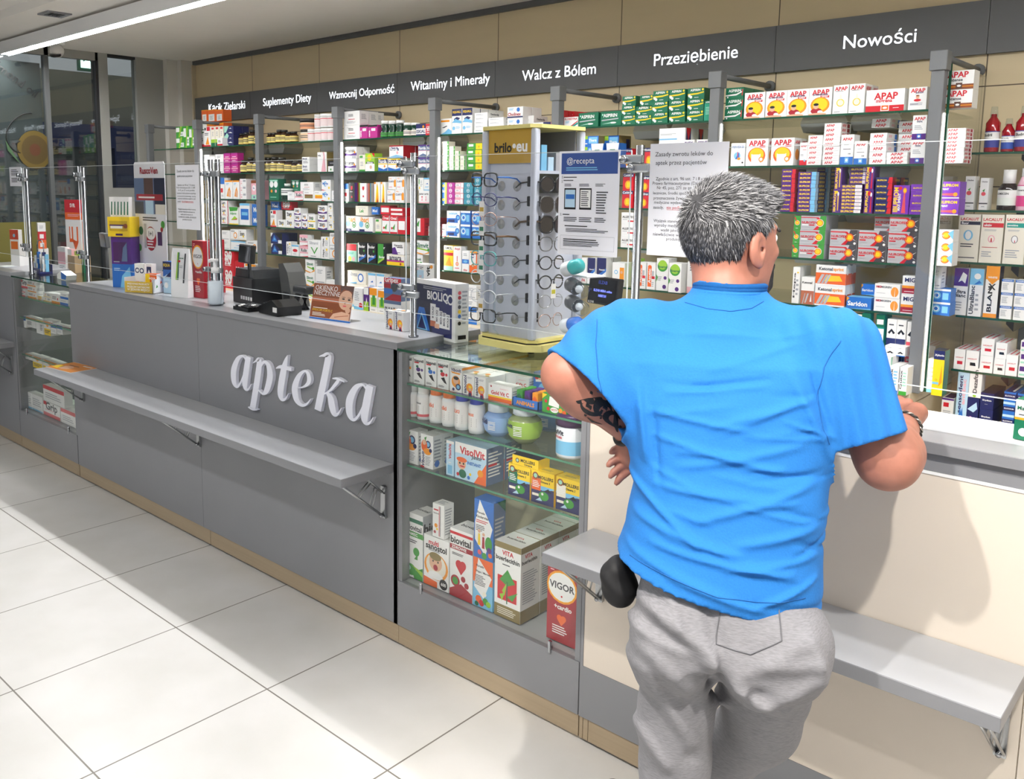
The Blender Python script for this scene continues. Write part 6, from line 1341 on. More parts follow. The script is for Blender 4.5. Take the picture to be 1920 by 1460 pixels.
MB().prism([(-.055, 0), (.055, 0), (.055, .012), (-.055, .012)], -.035, .05, BLACK).build('base', k)
mb = MB()
for i in range(5):
    for j in range(4): mb.bbox(-.05 + i * .021, -.03 + j * .02, .0125, -.034 + i * .021, -.015 + j * .02, .018, (pal('w') if (i, j) in ((0, 1), (1, 0), (2, 2)) else mat('26282b', .4)), .002, 1)
mb.build('keys', k)
k = thing('card_terminal', 'black payment terminal with sloped grey screen back facing the counter', 'terminal', (0.796, 0.118, 1.141), -.12); k.scale = (1.15, 1.15, 1.3)
MB().prism([(-.07, 0), (.075, 0), (.08, .03), (.03, .05), (-.07, .022)], -.04, .06, BLACK).build('base', k)
mb = MB()
for i in range(4):
    for j in range(3): mb.box(-.055 + i * .016, -.03 + j * .02, .028 + i * .004, -.044 + i * .016, -.018 + j * .02, .033 + i * .004, mat('303236', .4))
mb.build('keys', k); MB().box(.04, -.0415, .012, .07, -.04, .028, pal('w')).build('sticker', k)
k = thing('till_terminal', 'dark grey sloping till screen seen from behind on the counter', 'terminal', (0.605, 0.269, 1.141), -.12); k.scale = (1.1, 1.1, 1.12)
MB().prism([(-.045, .17), (-.005, .175), (.03, .14), (.075, .0), (-.01, .0)], .02, .10, mat('4a4a48', .5)).build('screen_back', k)
MB().prism([(-.0, .005), (.055, .005), (.04, .06), (-.005, .06)], .018, .02, mat('1b1b1c', .5)).build('vent_grille', k)
k = thing('barcode_scanner', 'black barcode scanner on a stand behind the brown sign', 'scanner', (0.769, 0.286, 1.141), -.1)
MB().tube([(0, 0, 0), (0, .0, .05), (.01, 0, .075)], [.022, .012, .012], BLACK, 10).build('stand', k); MB().bbox(-.06, -.03, .07, .05, .03, .105, BLACK, .01, 2).tube([(-.05, 0, .075), (-.075, 0, .03)], [.016, .013], BLACK, 8).build('head', k)
# left half of the main counter
S = (-0.653, 0.080, 1.141, 0.110, 0.390, 0.053)
x, y, z, w, h, rr = S
t = thing('gel_display', 'tall yellow purple and blue carton display with tubes on top', 'display', (x, y, z), .45); t.scale = (1.15, 1.3, 1.05)
mb = MB().box(0, 0, 0, .11, .07, .12, pal('b')).box(0, 0, .12, .11, .07, .26, pal('p')).box(-.006, -.01, .26, .115, .075, .36, pal('y')); mb.build('carton', t)
mb = MB(); prints_at(mb, 'R.05,.3,.95,.8,Y R.1,.42,.7,.62,i R.05,.55,.8,.62,V C.85,.55,.12,a R.35,.06,.7,.16,V', .11, .10); mb.v = [(a, b - .0115, c + .26) for a, b, c in mb.v]; n0 = len(mb.v)
prints_at(mb, 'R.1,.1,.8,.8,V P E,.5,.1,.8,.1,.8,.8,.6,.6 L.1,.05,.5,.12,1,e', .11, .14); mb.v[n0:] = [(a, b - .001, c + .12) for a, b, c in mb.v[n0:]]; n0 = len(mb.v)
prints_at(mb, 'P c,.4,0,1,0,.9,.9,.5,.5 L.1,.7,.5,.85,2,C', .11, .12); mb.v[n0:] = [(a, b - .001, c) for a, b, c in mb.v[n0:]]
mb.build('print', t)
for k in range(6): tag(MB().prism([(-.009, 0), (.009, 0), (.012, .105), (-.012, .105)], 0, .026, pal('w')).prism([(-.003, .01), (.004, .01), (.007, .08), (.001, .08)], -.001, 0, pal('G')).build('gel_tube', None, (x - .004 + .018 * k, y + .012 + .009 * k, z + .3785), .45), f'white and green tube, {ordn(k)} from left atop the yellow carton', 'tube', 'tubes on the yellow display')
S = (-0.603, 0.200, 1.536); S2 = (-0.277, 0.200, 1.544); zt = (-0.418, 0.200, 1.809)
w, h = S2[0] - S[0], zt[2] - T1 - .02
t = tag(MB().prism([(0, 0), (w * .62, 0), (w, .12 * h), (w, h - .012), (w - .012, h), (.012, h), (0, h - .012)], 0, .003, mat('f3f4f8', .4)).build('standee', None, (S[0], .20, T1 + .02)), 'white advertising standee with red lettering and dark photo strip', 'display')
mb = MB(); prints_at(mb, 'R0,.58,1,.87,E R0,.58,.3,.68,d R.33,.7,.63,.87,D R.66,.58,1,.87,N R.36,.58,.62,.7,C R.68,.58,1,.66,i R.07,.69,.93,.74,R L.14,.7,.86,.73,1,w T.5,.93,.58,R,RuscoVen L.25,.52,.8,.56,2,d E.5,.38,.17,.1,R E.5,.42,.15,.05,w T.5,.42,.14,d,1+1 L.38,.3,.62,.37,3,w C.18,.44,.07,G R.28,.3,.36,.5,s R.72,.33,.86,.45,V R.72,.44,.86,.46,w C.9,.5,.06,g C.12,.3,.06,g C.86,.46,.04,R P G,.55,0,1,.14,1,.2,.9,.16 L.06,.1,.35,.18,4,e', w, h)
mb.v = [(a, b - .001, c) for a, b, c in mb.v]; mb.build('print', t)
MB().box(w * .2, .003, -.02, w * .24, .08, .05, WHITE).box(w * .7, .003, -.02, w * .74, .08, .05, WHITE).build('foot', t)
S = (-0.380, 0.011, 1.141, 0.194, 0.077, 0.324); x, y, z, w, h, rr = S
t = thing('product_tray', 'yellow fronted card tray of small boxes on the counter', 'tray', (x, y, z), .40); t.scale = (1.3, 1.3, 1.3)
w = .135
MB().box(0, 0, 0, w, .003, .045, mat('d3b23a', .5)).box(0, .09, 0, w, .093, .08, WHITE).prism([(0, 0), (.003, 0), (.003, .06), (0, .06)], 0, .093, WHITE).box(w - .003, 0, 0, w, .093, .055, WHITE).box(0, 0, 0, w, .093, .002, WHITE).build('tray', t)
mb = MB()
for k, s in enumerate(('WSZYSTKIE PRODUKTY', 'PRZECIW KATAROWI', 'W JEDNYM MIEJSCU')): put_text(mb, lambda a, b: (a, -.0007, b), s, w / 2, .036 - .012 * k, w * .8, pal('i'))
for a, b, cc in ((.02, .02, 'g'), (.045, .035, 'O'), (.06, .02, 'G'), (.075, .03, 'r')): mb.raw([(w + .0006, a, b), (w + .0006, a + .012, b + .004), (w + .0006, a + .006, b + .014)], [(0, 1, 2)], pal(cc))
mb.build('print', t)
for k, (dx, dy, hh, dz, dsl, lab) in enumerate(((.015, .06, .1, 0, 'wC.5,.75,.4,n C.5,.75,.24,w R.2,.05,.8,.35,h', 'white box with navy ring at the left of the yellow tray'), (.045, .05, .1, 0, 'wC.5,.75,.4,n C.5,.75,.24,w R.2,.2,.7,.35,c', 'white box with navy ring in the middle of the yellow tray'), (.072, .06, .1, 0, 'wP n,.1,.9,.9,.9,.9,.6,.5,.8,.1,.6 R.2,.1,.8,.3,y', 'white box with navy arc in the yellow tray'), (.105, .03, .033, .0, 'OR.0,.0,.4,1,y T.6,.5,.6,w,AQUA >R0,0,1,1,w', 'lower orange box lying in the yellow tray'), (.105, .03, .033, .034, 'OR.0,.0,.4,1,y T.6,.5,.6,w,AQUA >R0,0,1,1,w', 'upper orange box lying in the yellow tray'))):
    ww = .025 if k < 3 else .05; mb = MB().box(-ww / 2, 0, 0, ww / 2, .025, hh, pal(dsl[0])); prints(mb, dsl[1:], ww, hh, .025)
    c_, s_ = math.cos(.40), math.sin(.40)
    tag(mb.build('cold_remedy_box', None, (x + (c_ * dx - s_ * dy) * 1.3, y + (s_ * dx + c_ * dy) * 1.3, z + .003 + dz * 1.4), .40), lab, 'box', 'boxes in the yellow tray').scale = (1.4, 1.4, 1.4)
put((-0.225, 0.144, 1.141, 0.076, 0.162, 0.163), 'bR0,.75,1,1,n T.4,.88,.7,y,SQUA P C,0,0,1,0,1,.4,.4,.6,0,.5 P n,.2,.5,.8,.7,.7,.5 C.3,.25,.2,w', .05, 'supplement_box', 'small blue shark box beside the white pouch', 'box')
S = (-0.050, 0.100, 1.141, 0.117, 0.241, 0.238); x, y, z, w, h, rr = S
t = thing('gel_pouch', 'white standing pouch with green stripes on the counter', 'pouch', (x + w / 2, y, z), rr)
mb = MB(); n = 8
for i in range(n + 1):
    q = i / n; tk = .018 * (1 - q) ** .6 + .0015
    for sx in (-1, 1):
        for sy in (-1, 1): mb.v.append((sx * w / 2 * (1 if .02 < q < .98 else .97), .02 + sy * tk, q * h))
kk = mb.slot(WHITE)
for i in range(n):
    o = 4 * i
    for a, b in ((0, 2), (2, 3), (3, 1), (1, 0)): mb.f.append((o + a, o + b, o + b + 4, o + a + 4)[::-1]); mb.m.append(kk); mb.sm.append(False)
mb.build('bag', t)
mb = MB(); prints_at(mb, 'P l,.28,.36,.36,.36,.42,.92,.36,.92 P G,.38,.36,.44,.36,.48,.92,.42,.92 P d,.7,.3,.78,.3,.86,.9,.78,.9 R.4,.72,.54,.76,r T.62,.8,.24,G,REUMA L.5,.6,.7,.66,2,e', w, h)
mb.v = [(a - w / 2, b + .02 - .018 * max(0, 1 - c / h) ** .6 - .003, c) for a, b, c in mb.v]; mb.build('print', t)
put((0.037, 0.161, 1.141, 0.091, 0.279, 0.047), dsl_of('vigor'), .05, 'supplement_box', 'tall red box with gold ring beside the pouch', 'box')
put((-0.087, 0.326, 1.141, 0.068, 0.273, 0.069), dsl_of('vigor'), .05, 'supplement_box', 'tall red box behind the paired chrome posts', 'box')
tag(MB().lathe([(.02, 0), (.022, .01), (.022, .05), (.012, .06), (.012, .075)], mat('26282c', .3), 16).build('dark_bottle', None, (-0.195, 0.279, 1.141)), 'small dark bottle between the pouch and the red box', 'bottle')
t = thing('soap_pump', 'clear hand gel bottle with white pump by the paired posts', 'bottle', (0.373, 0.079, 1.141)); t.scale = (1.3, 1.3, 1.35)
MB().lathe([(.026, 0), (.029, .006), (.029, .085), (.022, .105), (.012, .112)], G_BOTTLE, 24).build('bottle', t); MB().lathe([(.024, .004), (.0265, .01), (.0265, .082), (.024, .083)], mat('eef2f6', .12), 24).build('gel', t)
MB().lathe([(.014, .11), (.014, .128), (.006, .13), (.005, .15)], WHITE, 16).tube([(.0, 0, .152), (-.014, -.004, .154), (-.026, -.008, .149)], .006, WHITE, 8).lathe([(.012, .15), (.012, .158)], WHITE, 14).tube([(0, 0, .02), (0, 0, .11)], .003, WHITE, 6).build('pump', t)
# acrylic sign
S = (0.991, 0.140, 1.141, 0.229, 0.146, 0.111); x, y, z, w, h, rr = S
h = h * 1.02
t = thing('closed_window_sign', 'brown acrylic sign with face reading OKIENKO NIECZYNNE', 'sign', (x, y, z), rr)
L = Matrix.Rotation(-.22, 4, 'X')
MB().box(0, 0, .004, w, .0025, h, mat('f2efee', .3), L).build('panel', t)
mb = MB(); prints_at(mb, 'R0,.05,.995,1,a R0,.5,.72,.62,A P a,.0,.2,.6,.4,.6,.3,0,.1 E.84,.6,.17,.27,f P D,.66,.99,.995,.99,.995,.82,.9,.87,.76,.9,.7,.8 P D,.97,.82,.995,.82,.995,.6,.97,.72 E.78,.63,.035,.02,k E.92,.62,.035,.02,k E.78,.68,.05,.008,D E.92,.67,.05,.008,D E.83,.52,.02,.03,A E.83,.44,.045,.018,H P f,.5,.05,.58,.2,.78,.28,.98,.24,.98,.05 P A,.62,.12,.95,.2,.95,.18,.62,.1 E.92,.33,.06,.08,f L.06,.3,.5,.34,1,i L.06,.09,.4,.2,3,i', w, h)
lines_text(mb, w, h, [('OKIENKO', .33, .88, .56, 'w'), ('NIECZYNNE', .36, .74, .64, 'w'), ('EMOCOM FORTE C', .3, .26, .5, 'y')])
for i in range(len(mb.v)): mb.v[i] = tuple(L @ Vector((mb.v[i][0], mb.v[i][1] - .0004, mb.v[i][2])))
mb.build('print', t); MB().box(0, 0, 0, w, .07, .003, G_PLEXI).box(0, -.001, 0, w, .004, .006, pal('b')).build('foot', t)
for a, dsl, lab, dep in (((1.410, 0.187, 1.141, 0.050, 0.071, -0.085), dsl_of('sanos'), 'white box with orange circle, left of the pair by chrome post', .06), ((1.463, 0.186, 1.141, 0.061, 0.073, -0.190), dsl_of('sanos'), 'white box with orange circle, nearest the chrome post', .06),
    ((1.294, 0.285, 1.141, 0.099, 0.092, 0.015), 'wC.75,.3,.2,e L.1,.1,.6,.3,3,d T.45,.62,.8,d,PULNEO R0,.85,1,1,E', 'grey and white box behind the orange circle boxes', .05)):
    put(a, dsl, dep, 'syrup_box', lab, 'box')
x, y, z, w, h, rr = (1.294, 0.285, 1.141, 0.099, 0.092, 0.015)
S = (x, y, z + h + .0005, w, h * .98, rr)
put(S, 'ER0,.78,1,1,r T.45,.89,.8,w,Gripex R0,.55,.4,.75,R C.6,.6,.2,d R0,.3,.5,.5,b P R,0,0,1,0,1,.28,.5,.3', .05, 'syrup_box', 'blue and crimson box on top of the grey and white box', 'box')
# gift box and the small box on it
S = (1.457, 0.278, 1.121, 0.300, 0.215, -0.201); x, y, z, w, h, rr = S
NB = 'wR.0,.05,.93,.92,n R0,.05,.5,.92,N P b,.08,.1,.2,.5,.32,.5,.45,.1 P c,.14,.1,.26,.42,.4,.1 P n,.17,.12,.26,.36,.36,.12 R.46,.3,.58,.6,w R.56,.26,.66,.55,w R.65,.2,.73,.5,w R.73,.2,.81,.48,w R.81,.2,.89,.46,w R.46,.2,.58,.3,A R.56,.18,.66,.26,f V.7,.38,.22,N,BIOLIQ V.77,.36,.22,N,BIOLIQ V.85,.34,.2,N,BIOLIQ V.52,.45,.2,N,BIOLIQ V.61,.4,.2,N,BIOLIQ T.62,.73,.46,w,BIOLIQ C.9,.72,.09,w C.9,.72,.06,n L.3,.84,.85,.9,2,e >R.2,.05,.8,.12,k >L.5,.3,.9,.9,9,e >C.3,.85,.12,H >C.3,.77,.12,R >C.3,.69,.12,e >C.3,.61,.12,d >C.3,.53,.12,y >C.3,.45,.12,b >C.3,.33,.12,k'
put(S, NB, .06, 'gift_box', 'large navy and white gift box with tubes beside the chrome post', 'box')
x2 = x + math.cos(rr) * .015 - math.sin(rr) * .004; y2 = y + math.sin(rr) * .015 + math.cos(rr) * .004
put((x2, y2, z + h + .0006, .066, .055, rr + .05), 'wR.02,.05,.98,.6,C T.3,.82,.5,e,Olavit T.25,.62,.4,h,D_4000 P O,.5,.05,.58,.25,.66,.1,.74,.25,.82,.05,.74,.2,.66,.06,.58,.2 L.6,.65,.95,.85,2,d >V.4,.5,.7,k,vit >C.7,.8,.14,o', .05, 'vitamin_carton', 'white vitamin box lying on top of the navy gift box', 'box')
# eyewear tower
S = (1.863, 0.251, 1.168, 0.230, 0.708, -0.079); x, y, z, w, h, rr = S
t = thing('eyewear_tower', 'white eyewear display tower with yellow top and base', 'display', (x, y, 1.1215), rr); w = w; zb = .05
OFF = mat('c9cfdc', .4); YL = mat('e6da8c', .4)
cx, cyy = w / 2, w / 2
def octa(s, z0, z1, c=.3):
    a = s; b = s * (1 - c); return [(cx - a, cyy - b), (cx - b, cyy - a), (cx + b, cyy - a), (cx + a, cyy - b), (cx + a, cyy + b), (cx + b, cyy + a), (cx - b, cyy + a), (cx - a, cyy + b)]
def slab(mb, pts, z0, z1, m):
    n = len(pts); return mb.raw([(a, b, z0) for a, b in pts] + [(a, b, z1) for a, b in pts], [tuple(range(n - 1, -1, -1)), tuple(range(n, 2 * n))] + [(i, (i + 1) % n, (i + 1) % n + n, i + n) for i in range(n)], m)
mb = slab(MB(), octa(w * .66, 0, 0), .012, .035, YL); slab(mb, octa(w * .58, 0, 0, .2), .040, .050, YL); slab(mb, octa(w * .58, 0, 0, .2), .0355, .0395, BLACK)
for a, b in ((.1, .1), (.9, .1), (.1, .9), (.9, .9)): mb.lathe([(.012, 0), (.012, .012)], BLACK, 12, Matrix.Translation((w * a, w * b, 0)))
mb.build('base', t)
slab(MB(), octa(w * .60, 0, 0, .2), zb + h, zb + h + .012, YL).build('top', t)
mb = MB()
for a, b in ((0, 0), (1, 0), (0, 1), (1, 1)): mb.bbox(a * w - .013, b * w - .013, zb, a * w + .013, b * w + .013, zb + h, OFF, .008, 3)
mb.build('corner_posts', t)
hs = h * .80
mb = MB().box(.012, .008, zb, w - .012, w - .008, zb + hs, OFF).box(.012, .008, zb + hs, w - .012, .012, zb + h * .86, OFF); mb.build('core', t)
mb = MB().box(.013, -.002, zb + h * .84, w - .013, .004, zb + h - .001, mat('b8932f', .4)); put_text(mb, lambda a, b: (a, -.0026, b), 'brilo', w * .36, zb + h * .915, w * .36, BLACK); put_text(mb, lambda a, b: (a, -.0026, b), '•eu', w * .7, zb + h * .912, w * .3, WHITE)
mb.build('brand_panel', t)
MB().box(w - .004, .02, zb + h * .70, w + .003, w - .03, zb + h * .79, mat('2e3326', .08, .6)).build('mirror', t)
mb = MB().box(.012, .012, zb + hs, w - .012, w - .012, zb + hs + .004, OFF).box(.012, .012, zb + hs, .016, w - .012, zb + h, mat('8d8e93', .5)).box(.012, w - .016, zb + hs, w - .012, w - .012, zb + h, mat('8d8e93', .5)); mb.build('tray', t)
for k, (b, hh, cc) in enumerate(((.03, .05, 'C'), (.065, .085, 'c'), (.10, .045, 'C'), (.14, .06, 'e'))):
    if b > w - .04: continue
    c_, s_ = math.cos(rr), math.sin(rr); lx, ly = w - .05, b
    tag(MB().box(-.015, -.014, 0, .03, .014, hh, pal(cc)).build('lens_cleaner_box', None, (x + c_ * lx - s_ * ly, y + s_ * lx + c_ * ly, 1.1215 + zb + hs + .0045), rr), f'pale blue box, {ordn(k)} in the bin atop the eyewear tower', 'box')
mb = MB()
for r8 in range(8):
    zz = zb + h * (.76 - r8 * .092)
    mb.bbox(w - .032, -.004, zz - .022, w - .022, .009, zz + .012, BLACK, .003, 2).bbox(w - .014, .020, zz - .022, w + .003, .030, zz + .012, BLACK, .003, 2)
    for s in (.3, .62): mb.lathe([(.001, 0), (.018, .001)], mat('f2f4f8', .6), 14, Matrix.Translation((w * s, .0075, zz - .02)) @ Matrix.Rotation(PI / 2, 4, 'X'))
mb.build('slots', t)
MB().tube([(w * .3, .0, zb), (w * .3, -.02, zb + .02), (w * .3, -.02, zb + h * .75)], .004, G_BOTTLE, 8).build('nose_rail', t)
def spectacles(face, zz, fr, tp, lens, shape, label, tagc=None):
    t_ = thing('sunglasses' if lens == 'dark' else 'eyeglasses', label, 'glasses', (0, 0, 0), 0, 'glasses on the eyewear tower')
    rw, rh = (.027, .022) if lens != 'dark' else (.030, .026)
    mb, lb = MB(), MB(); lm = mat('2b2725', .08) if lens == 'dark' else G_PLEXI
    for s in (-1, 1):
        pts = []
        for k in range(20):
            a = 2 * PI * k / 20; ca, sa = math.cos(a), math.sin(a); p = .55 if shape == 'square' else (.8 if shape == 'drop' else 1.0)
            xx = math.copysign(abs(ca) ** p, ca) * rw; zz_ = math.copysign(abs(sa) ** p, sa) * rh * (1.15 if (shape == 'drop' and sa < 0) else 1)
            pts.append((s * .033 + xx, .004 * abs(s * .033 + xx) / .03, zz_))
        mb.tube(pts, fr[1] * 1.35, fr[0], 6, True); n = len(pts); lb.raw([(a, b, c) for a, b, c in pts], [tuple(range(n))], lm)
    mb.tube([(-.009, 0, .006), (0, -.002, .009), (.009, 0, .006)], fr[1], fr[0], 6)
    mb.build('front', t_); lb.build('lenses', t_)
    for s in (-1, 1): MB().tube([(s * .060, .006, .008), (s * .062, .06, .008), (s * .060, .10, .004), (s * .058, .125, -.012)], [tp[1] * 1.3, tp[1] * 1.3, tp[1] * 1.3, tp[1]], tp[0], 6).build('temple', t_)
    if tagc: MB().box(-.012, -.004, -.055, .012, -.0035, -.006, pal('w')).box(-.009, -.0046, -.04, .009, -.004, -.026, mat(tagc, .5)).build('price_tag', t_)
    c_, s_ = math.cos(rr), math.sin(rr)
    if face == 0: lx, ly, rot = w * .42, -.110, rr
    else: lx, ly, rot = w + .034, .062, rr + PI / 2
    t_.location = (x + c_ * lx - s_ * ly, y + s_ * lx + c_ * ly, 1.1215 + zz); t_.rotation_euler = (0, 0, rot)
    return t_
BK, NV, RG, TE, CL = mat('15161a', .25), mat('2b2f66', .25), mat('c9a090', .25, .6), mat('4fa7a5', .3), mat('dfe3e6', .15)
LG = [((BK, .0022), (mat('2f6fc4', .3), .002), 'clear', 'square', 'black square eyeglasses with blue temples, top of the left column', None), ((NV, .0014), (NV, .0018), 'clear', 'round', 'navy round eyeglasses, second from top on the left column', 'c9a53a'), ((RG, .001), (RG, .001), 'clear', 'round', 'thin rose gold eyeglasses, third on the left column', '2f7f5f'), ((BK, .0022), (mat('6b4a25', .3), .0028), 'clear', 'square', 'black eyeglasses with tortoiseshell temples on the left column', '2f7f5f'),
      ((TE, .0016), (BK, .0012), 'clear', 'drop', 'teal eyeglasses on the left column', '2f7f5f'), ((CL, .0014), (CL, .0012), 'clear', 'round', 'clear eyeglasses under the teal pair', None), ((CL, .0012), (CL, .0012), 'clear', 'round', 'clear eyeglasses above the lowest pair on the left column', 'b8932f'), ((BK, .0016), (BK, .0016), 'clear', 'square', 'black eyeglasses lowest on the left column', None)]
RG_ = [((BK, .0022), (BK, .0022), 'dark', 'round', 'large dark sunglasses, top of the right column', None), ((DGREY, .0012), (DGREY, .0012), 'dark', 'drop', 'aviator sunglasses, second on the right column', None), ((BK, .0024), (mat('5a4630', .3), .003), 'dark', 'drop', 'black sunglasses with patterned temples, third on the right column', None), ((DGREY, .0014), (STEEL, .001), 'clear', 'drop', 'dark wire eyeglasses under the sunglasses', None),
       ((BK, .0016), (BK, .0016), 'clear', 'round', 'black round eyeglasses beside the teal roll-on', None), ((BK, .0018), (BK, .0018), 'clear', 'round', 'thick black round eyeglasses with yellow tag', 'c9c02a'), ((STEEL, .0008), (STEEL, .0008), 'clear', 'round', 'thin silver eyeglasses on the right column', None), ((RG, .0009), (STEEL, .0008), 'clear', 'round', 'lowest thin eyeglasses on the right column', None)]
for i in range(8):
    spectacles(0, zb + h * (.76 - i * .092), *LG[i]); spectacles(1, zb + h * (.74 - i * .092), *RG_[i])
# roll-on stand
q = (2.331, 0.100, 1.214)
t = thing('roll_on_stand', 'clear acrylic stand with white top holding roll-on deodorants', 'display', (q[0], .155, 1.1215), -.3)
MB().box(-.032, 0, 0, -.029, .05, .29, G_PLEXI).box(.004, 0, 0, .007, .05, .29, G_PLEXI).box(-.05, -.01, 0, .06, .06, .004, G_PLEXI).build('panels', t); MB().bbox(-.05, -.01, .29, .055, .06, .297, WHITE, .002, 1).build('top', t)
mb = MB().box(-.035, -.006, .004, .045, -.004, .04, WHITE); prints(mb, '', .1, .1, .1); mb.raw([(-.03, -.0066, .006), (0, -.0066, .006), (-.005, -.0066, .03), (-.02, -.0066, .03)], [(0, 1, 2, 3)], pal('a')).build('photo_card', t)
for (p, bc, cc, lab) in (((2.324, 0.100, 1.440), 'e6ecee', '3fb5b5', 'roll-on deodorant with teal cap, top of the acrylic stand'), ((2.342, 0.100, 1.381), '5c6064', 'g', 'dark roll-on with clear cap, upper of the two in the stand'), ((2.344, 0.100, 1.327), '565a5e', 'g', 'dark roll-on with clear cap, lower of the two in the stand'), ((2.326, 0.100, 1.262), 'dfe6ec', '3f78d0', 'roll-on deodorant with blue cap, bottom of the acrylic stand')):
    M = Matrix.Rotation(PI / 2 + .25 * (1 if cc == 'g' else -1), 4, 'Y')
    t_ = thing('roll_on', lab, 'deodorant', (p[0], .128, p[2]), -.35, 'roll-on deodorants'); t_.scale = (1.4, 1.4, 1.4)
    MB().lathe([(.013, -.028), (.0165, -.022), (.0165, .004), (.014, .006)], mat(bc, .3), 20, M).build('body', t_)
    MB().lathe([(.0165, .006), (.0168, .012), (.0155, .03), (.010, .036), (.002, .0375)], G_BOTTLE if cc == 'g' else mat(cc, .3), 20, M).build('cap', t_)
    if cc == 'g': MB().ball((0, 0, 0), .009, mat('e6e8ea', .2), 12, M @ Matrix.Translation((0, 0, .012))).build('ball', t_)
# right end box and the leaflet on the long ledge
put((3.513, 0.137, 1.141, 0.037, 0.089, -0.111), 'GR0,.55,1,1,w R0,.5,1,.56,o T.5,.78,.8,G,Magne C.5,.2,.25,w L.2,.6,.8,.66,1,d >R0,0,1,1,w >R0,.0,1,.5,G', .06, 'remedy_carton', 'green and white box at the right end of the counter', 'box')
q = (-0.840, -0.105, 0.693)
t = tag(MB().box(-.13, -.08, 0, .13, .085, .0015, pal('w')).build('leaflet', None, (q[0], q[1] + .02, .6926), .1), 'orange leaflet with a face lying on the long ledge', 'leaflet')
MB().box(-.128, -.078, .0016, .128, .083, .0018, mat('d98a3a', .4)).raw([(-.02 + .05 * math.cos(k * PI / 9), -.02 + .035 * math.sin(k * PI / 9), .0021) for k in range(18)], [tuple(range(18))], pal('f')).raw([(.02, .05, .0021), (.11, .05, .0021), (.11, .062, .0021), (.02, .062, .0021)], [(0, 1, 2, 3)], pal('w')).raw([(-.12, -.05, .0021), (-.05, -.06, .0021), (-.06, -.01, .0021), (-.11, .0, .0021)], [(0, 1, 2, 3)], pal('y')).raw([(-.07, .02, .0022), (.03, .02, .0022), (.03, .03, .0022), (-.07, .03, .0022)], [(0, 1, 2, 3)], pal('D')).build('print', t)
tag(MB().box(-.05, -.06, 0, .06, .06, .004, mat('c4c8cc', .3)).box(-.03, -.04, .0041, .05, .05, .006, mat('dfe5e0', .4)).build('paper_pile', None, (-2.298, 0.113, 1.141)), 'flat pile of papers on the far left counter', 'papers')

# ------------------------------------------------------------------ the man at the counter (distance-field bodies meshed with openvdb)
import openvdb
from mathutils.bvhtree import BVHTree
FW = Vector((-0.684822, 0.716222, -0.134334)); RT = Vector((0.722142, 0.691713, 0.006558))
def V(p): return np.array(p, float)
C0 = (3.9068, -2.0949, 1.6787)
def pxray(x, y): return (np.array(RT) * (x - 832.91) + np.array((-0.097617, 0.092517, 0.990914)) * (577.19 - y)) / 1646.86 + np.array(FW)      # view ray, used to spread creases over the back
def smin(a, b, k):
    h = np.clip(.5 + .5 * (b - a) / k, 0, 1); return b + (a - b) * h - k * h * (1 - h)
def cap(P, a, b, ra, rb):
    a, b = V(a), V(b); ab = b - a; t = np.clip(((P - a) @ ab) / (ab @ ab), 0, 1)
    return np.linalg.norm(P - a - t[..., None] * ab, axis=-1) - (ra + (rb - ra) * t)
def ell(P, c, r, R=None):
    q = P - V(c)
    if R is not None: q = q @ R
    r = V(r); k0 = np.linalg.norm(q / r, axis=-1); k1 = np.linalg.norm(q / (r * r), axis=-1)
    return k0 * (k0 - 1) / np.maximum(k1, 1e-6)
def sdf_mesh(fn, lo, hi, vx, name, m, parent, smooth=2, post=None):
    lo, hi = V(lo), V(hi); n = np.ceil((hi - lo) / vx).astype(int)
    ax = [lo[i] + vx * np.arange(n[i]) for i in range(3)]
    K = 4; nc = -(-n // K) + 1; cax = [lo[i] + vx * K * np.arange(nc[i]) for i in range(3)]      # coarse pass, then only the cells near the surface
    cd = fn(np.stack(np.meshgrid(*cax, indexing='ij'), -1).reshape(-1, 3)).reshape(tuple(nc))
    ii = [np.minimum((np.arange(n[i]) + K // 2) // K, nc[i] - 1) for i in range(3)]
    out = cd[np.ix_(*ii)].astype(np.float32); near = np.argwhere(np.abs(out) < vx * K * 2.2)
    for i0 in range(0, len(near), 200000):
        q = near[i0:i0 + 200000]; out[q[:, 0], q[:, 1], q[:, 2]] = fn(lo + vx * q)
    g = openvdb.FloatGrid(); g.background = 1.0; g.copyFromArray(out)
    pts, quads = g.convertToQuads(isovalue=0.0)
    me = bpy.data.meshes.new(name); me.from_pydata((pts * vx + lo).tolist(), [], quads[:, ::-1].tolist()); me.materials.append(m)
    bm = bmesh.new(); bm.from_mesh(me)
    for _ in range(smooth): bmesh.ops.smooth_vert(bm, verts=bm.verts, factor=.5, use_axis_x=True, use_axis_y=True, use_axis_z=True)
    if post: post(bm)
    bmesh.ops.recalc_face_normals(bm, faces=bm.faces); bm.to_mesh(me); bm.free()
    me.polygons.foreach_set('use_smooth', [True] * len(me.polygons)); me.update()
    return link(name, me, parent)
AB = 0.58; EU = np.array([math.cos(AB), math.sin(AB), 0]); EV = np.array([-math.sin(AB), math.cos(AB), 0])   # his right / his front
man = thing('person', 'man in bright blue t-shirt and grey sweatpants leaning on the counter', 'person', (0, 0, 0))
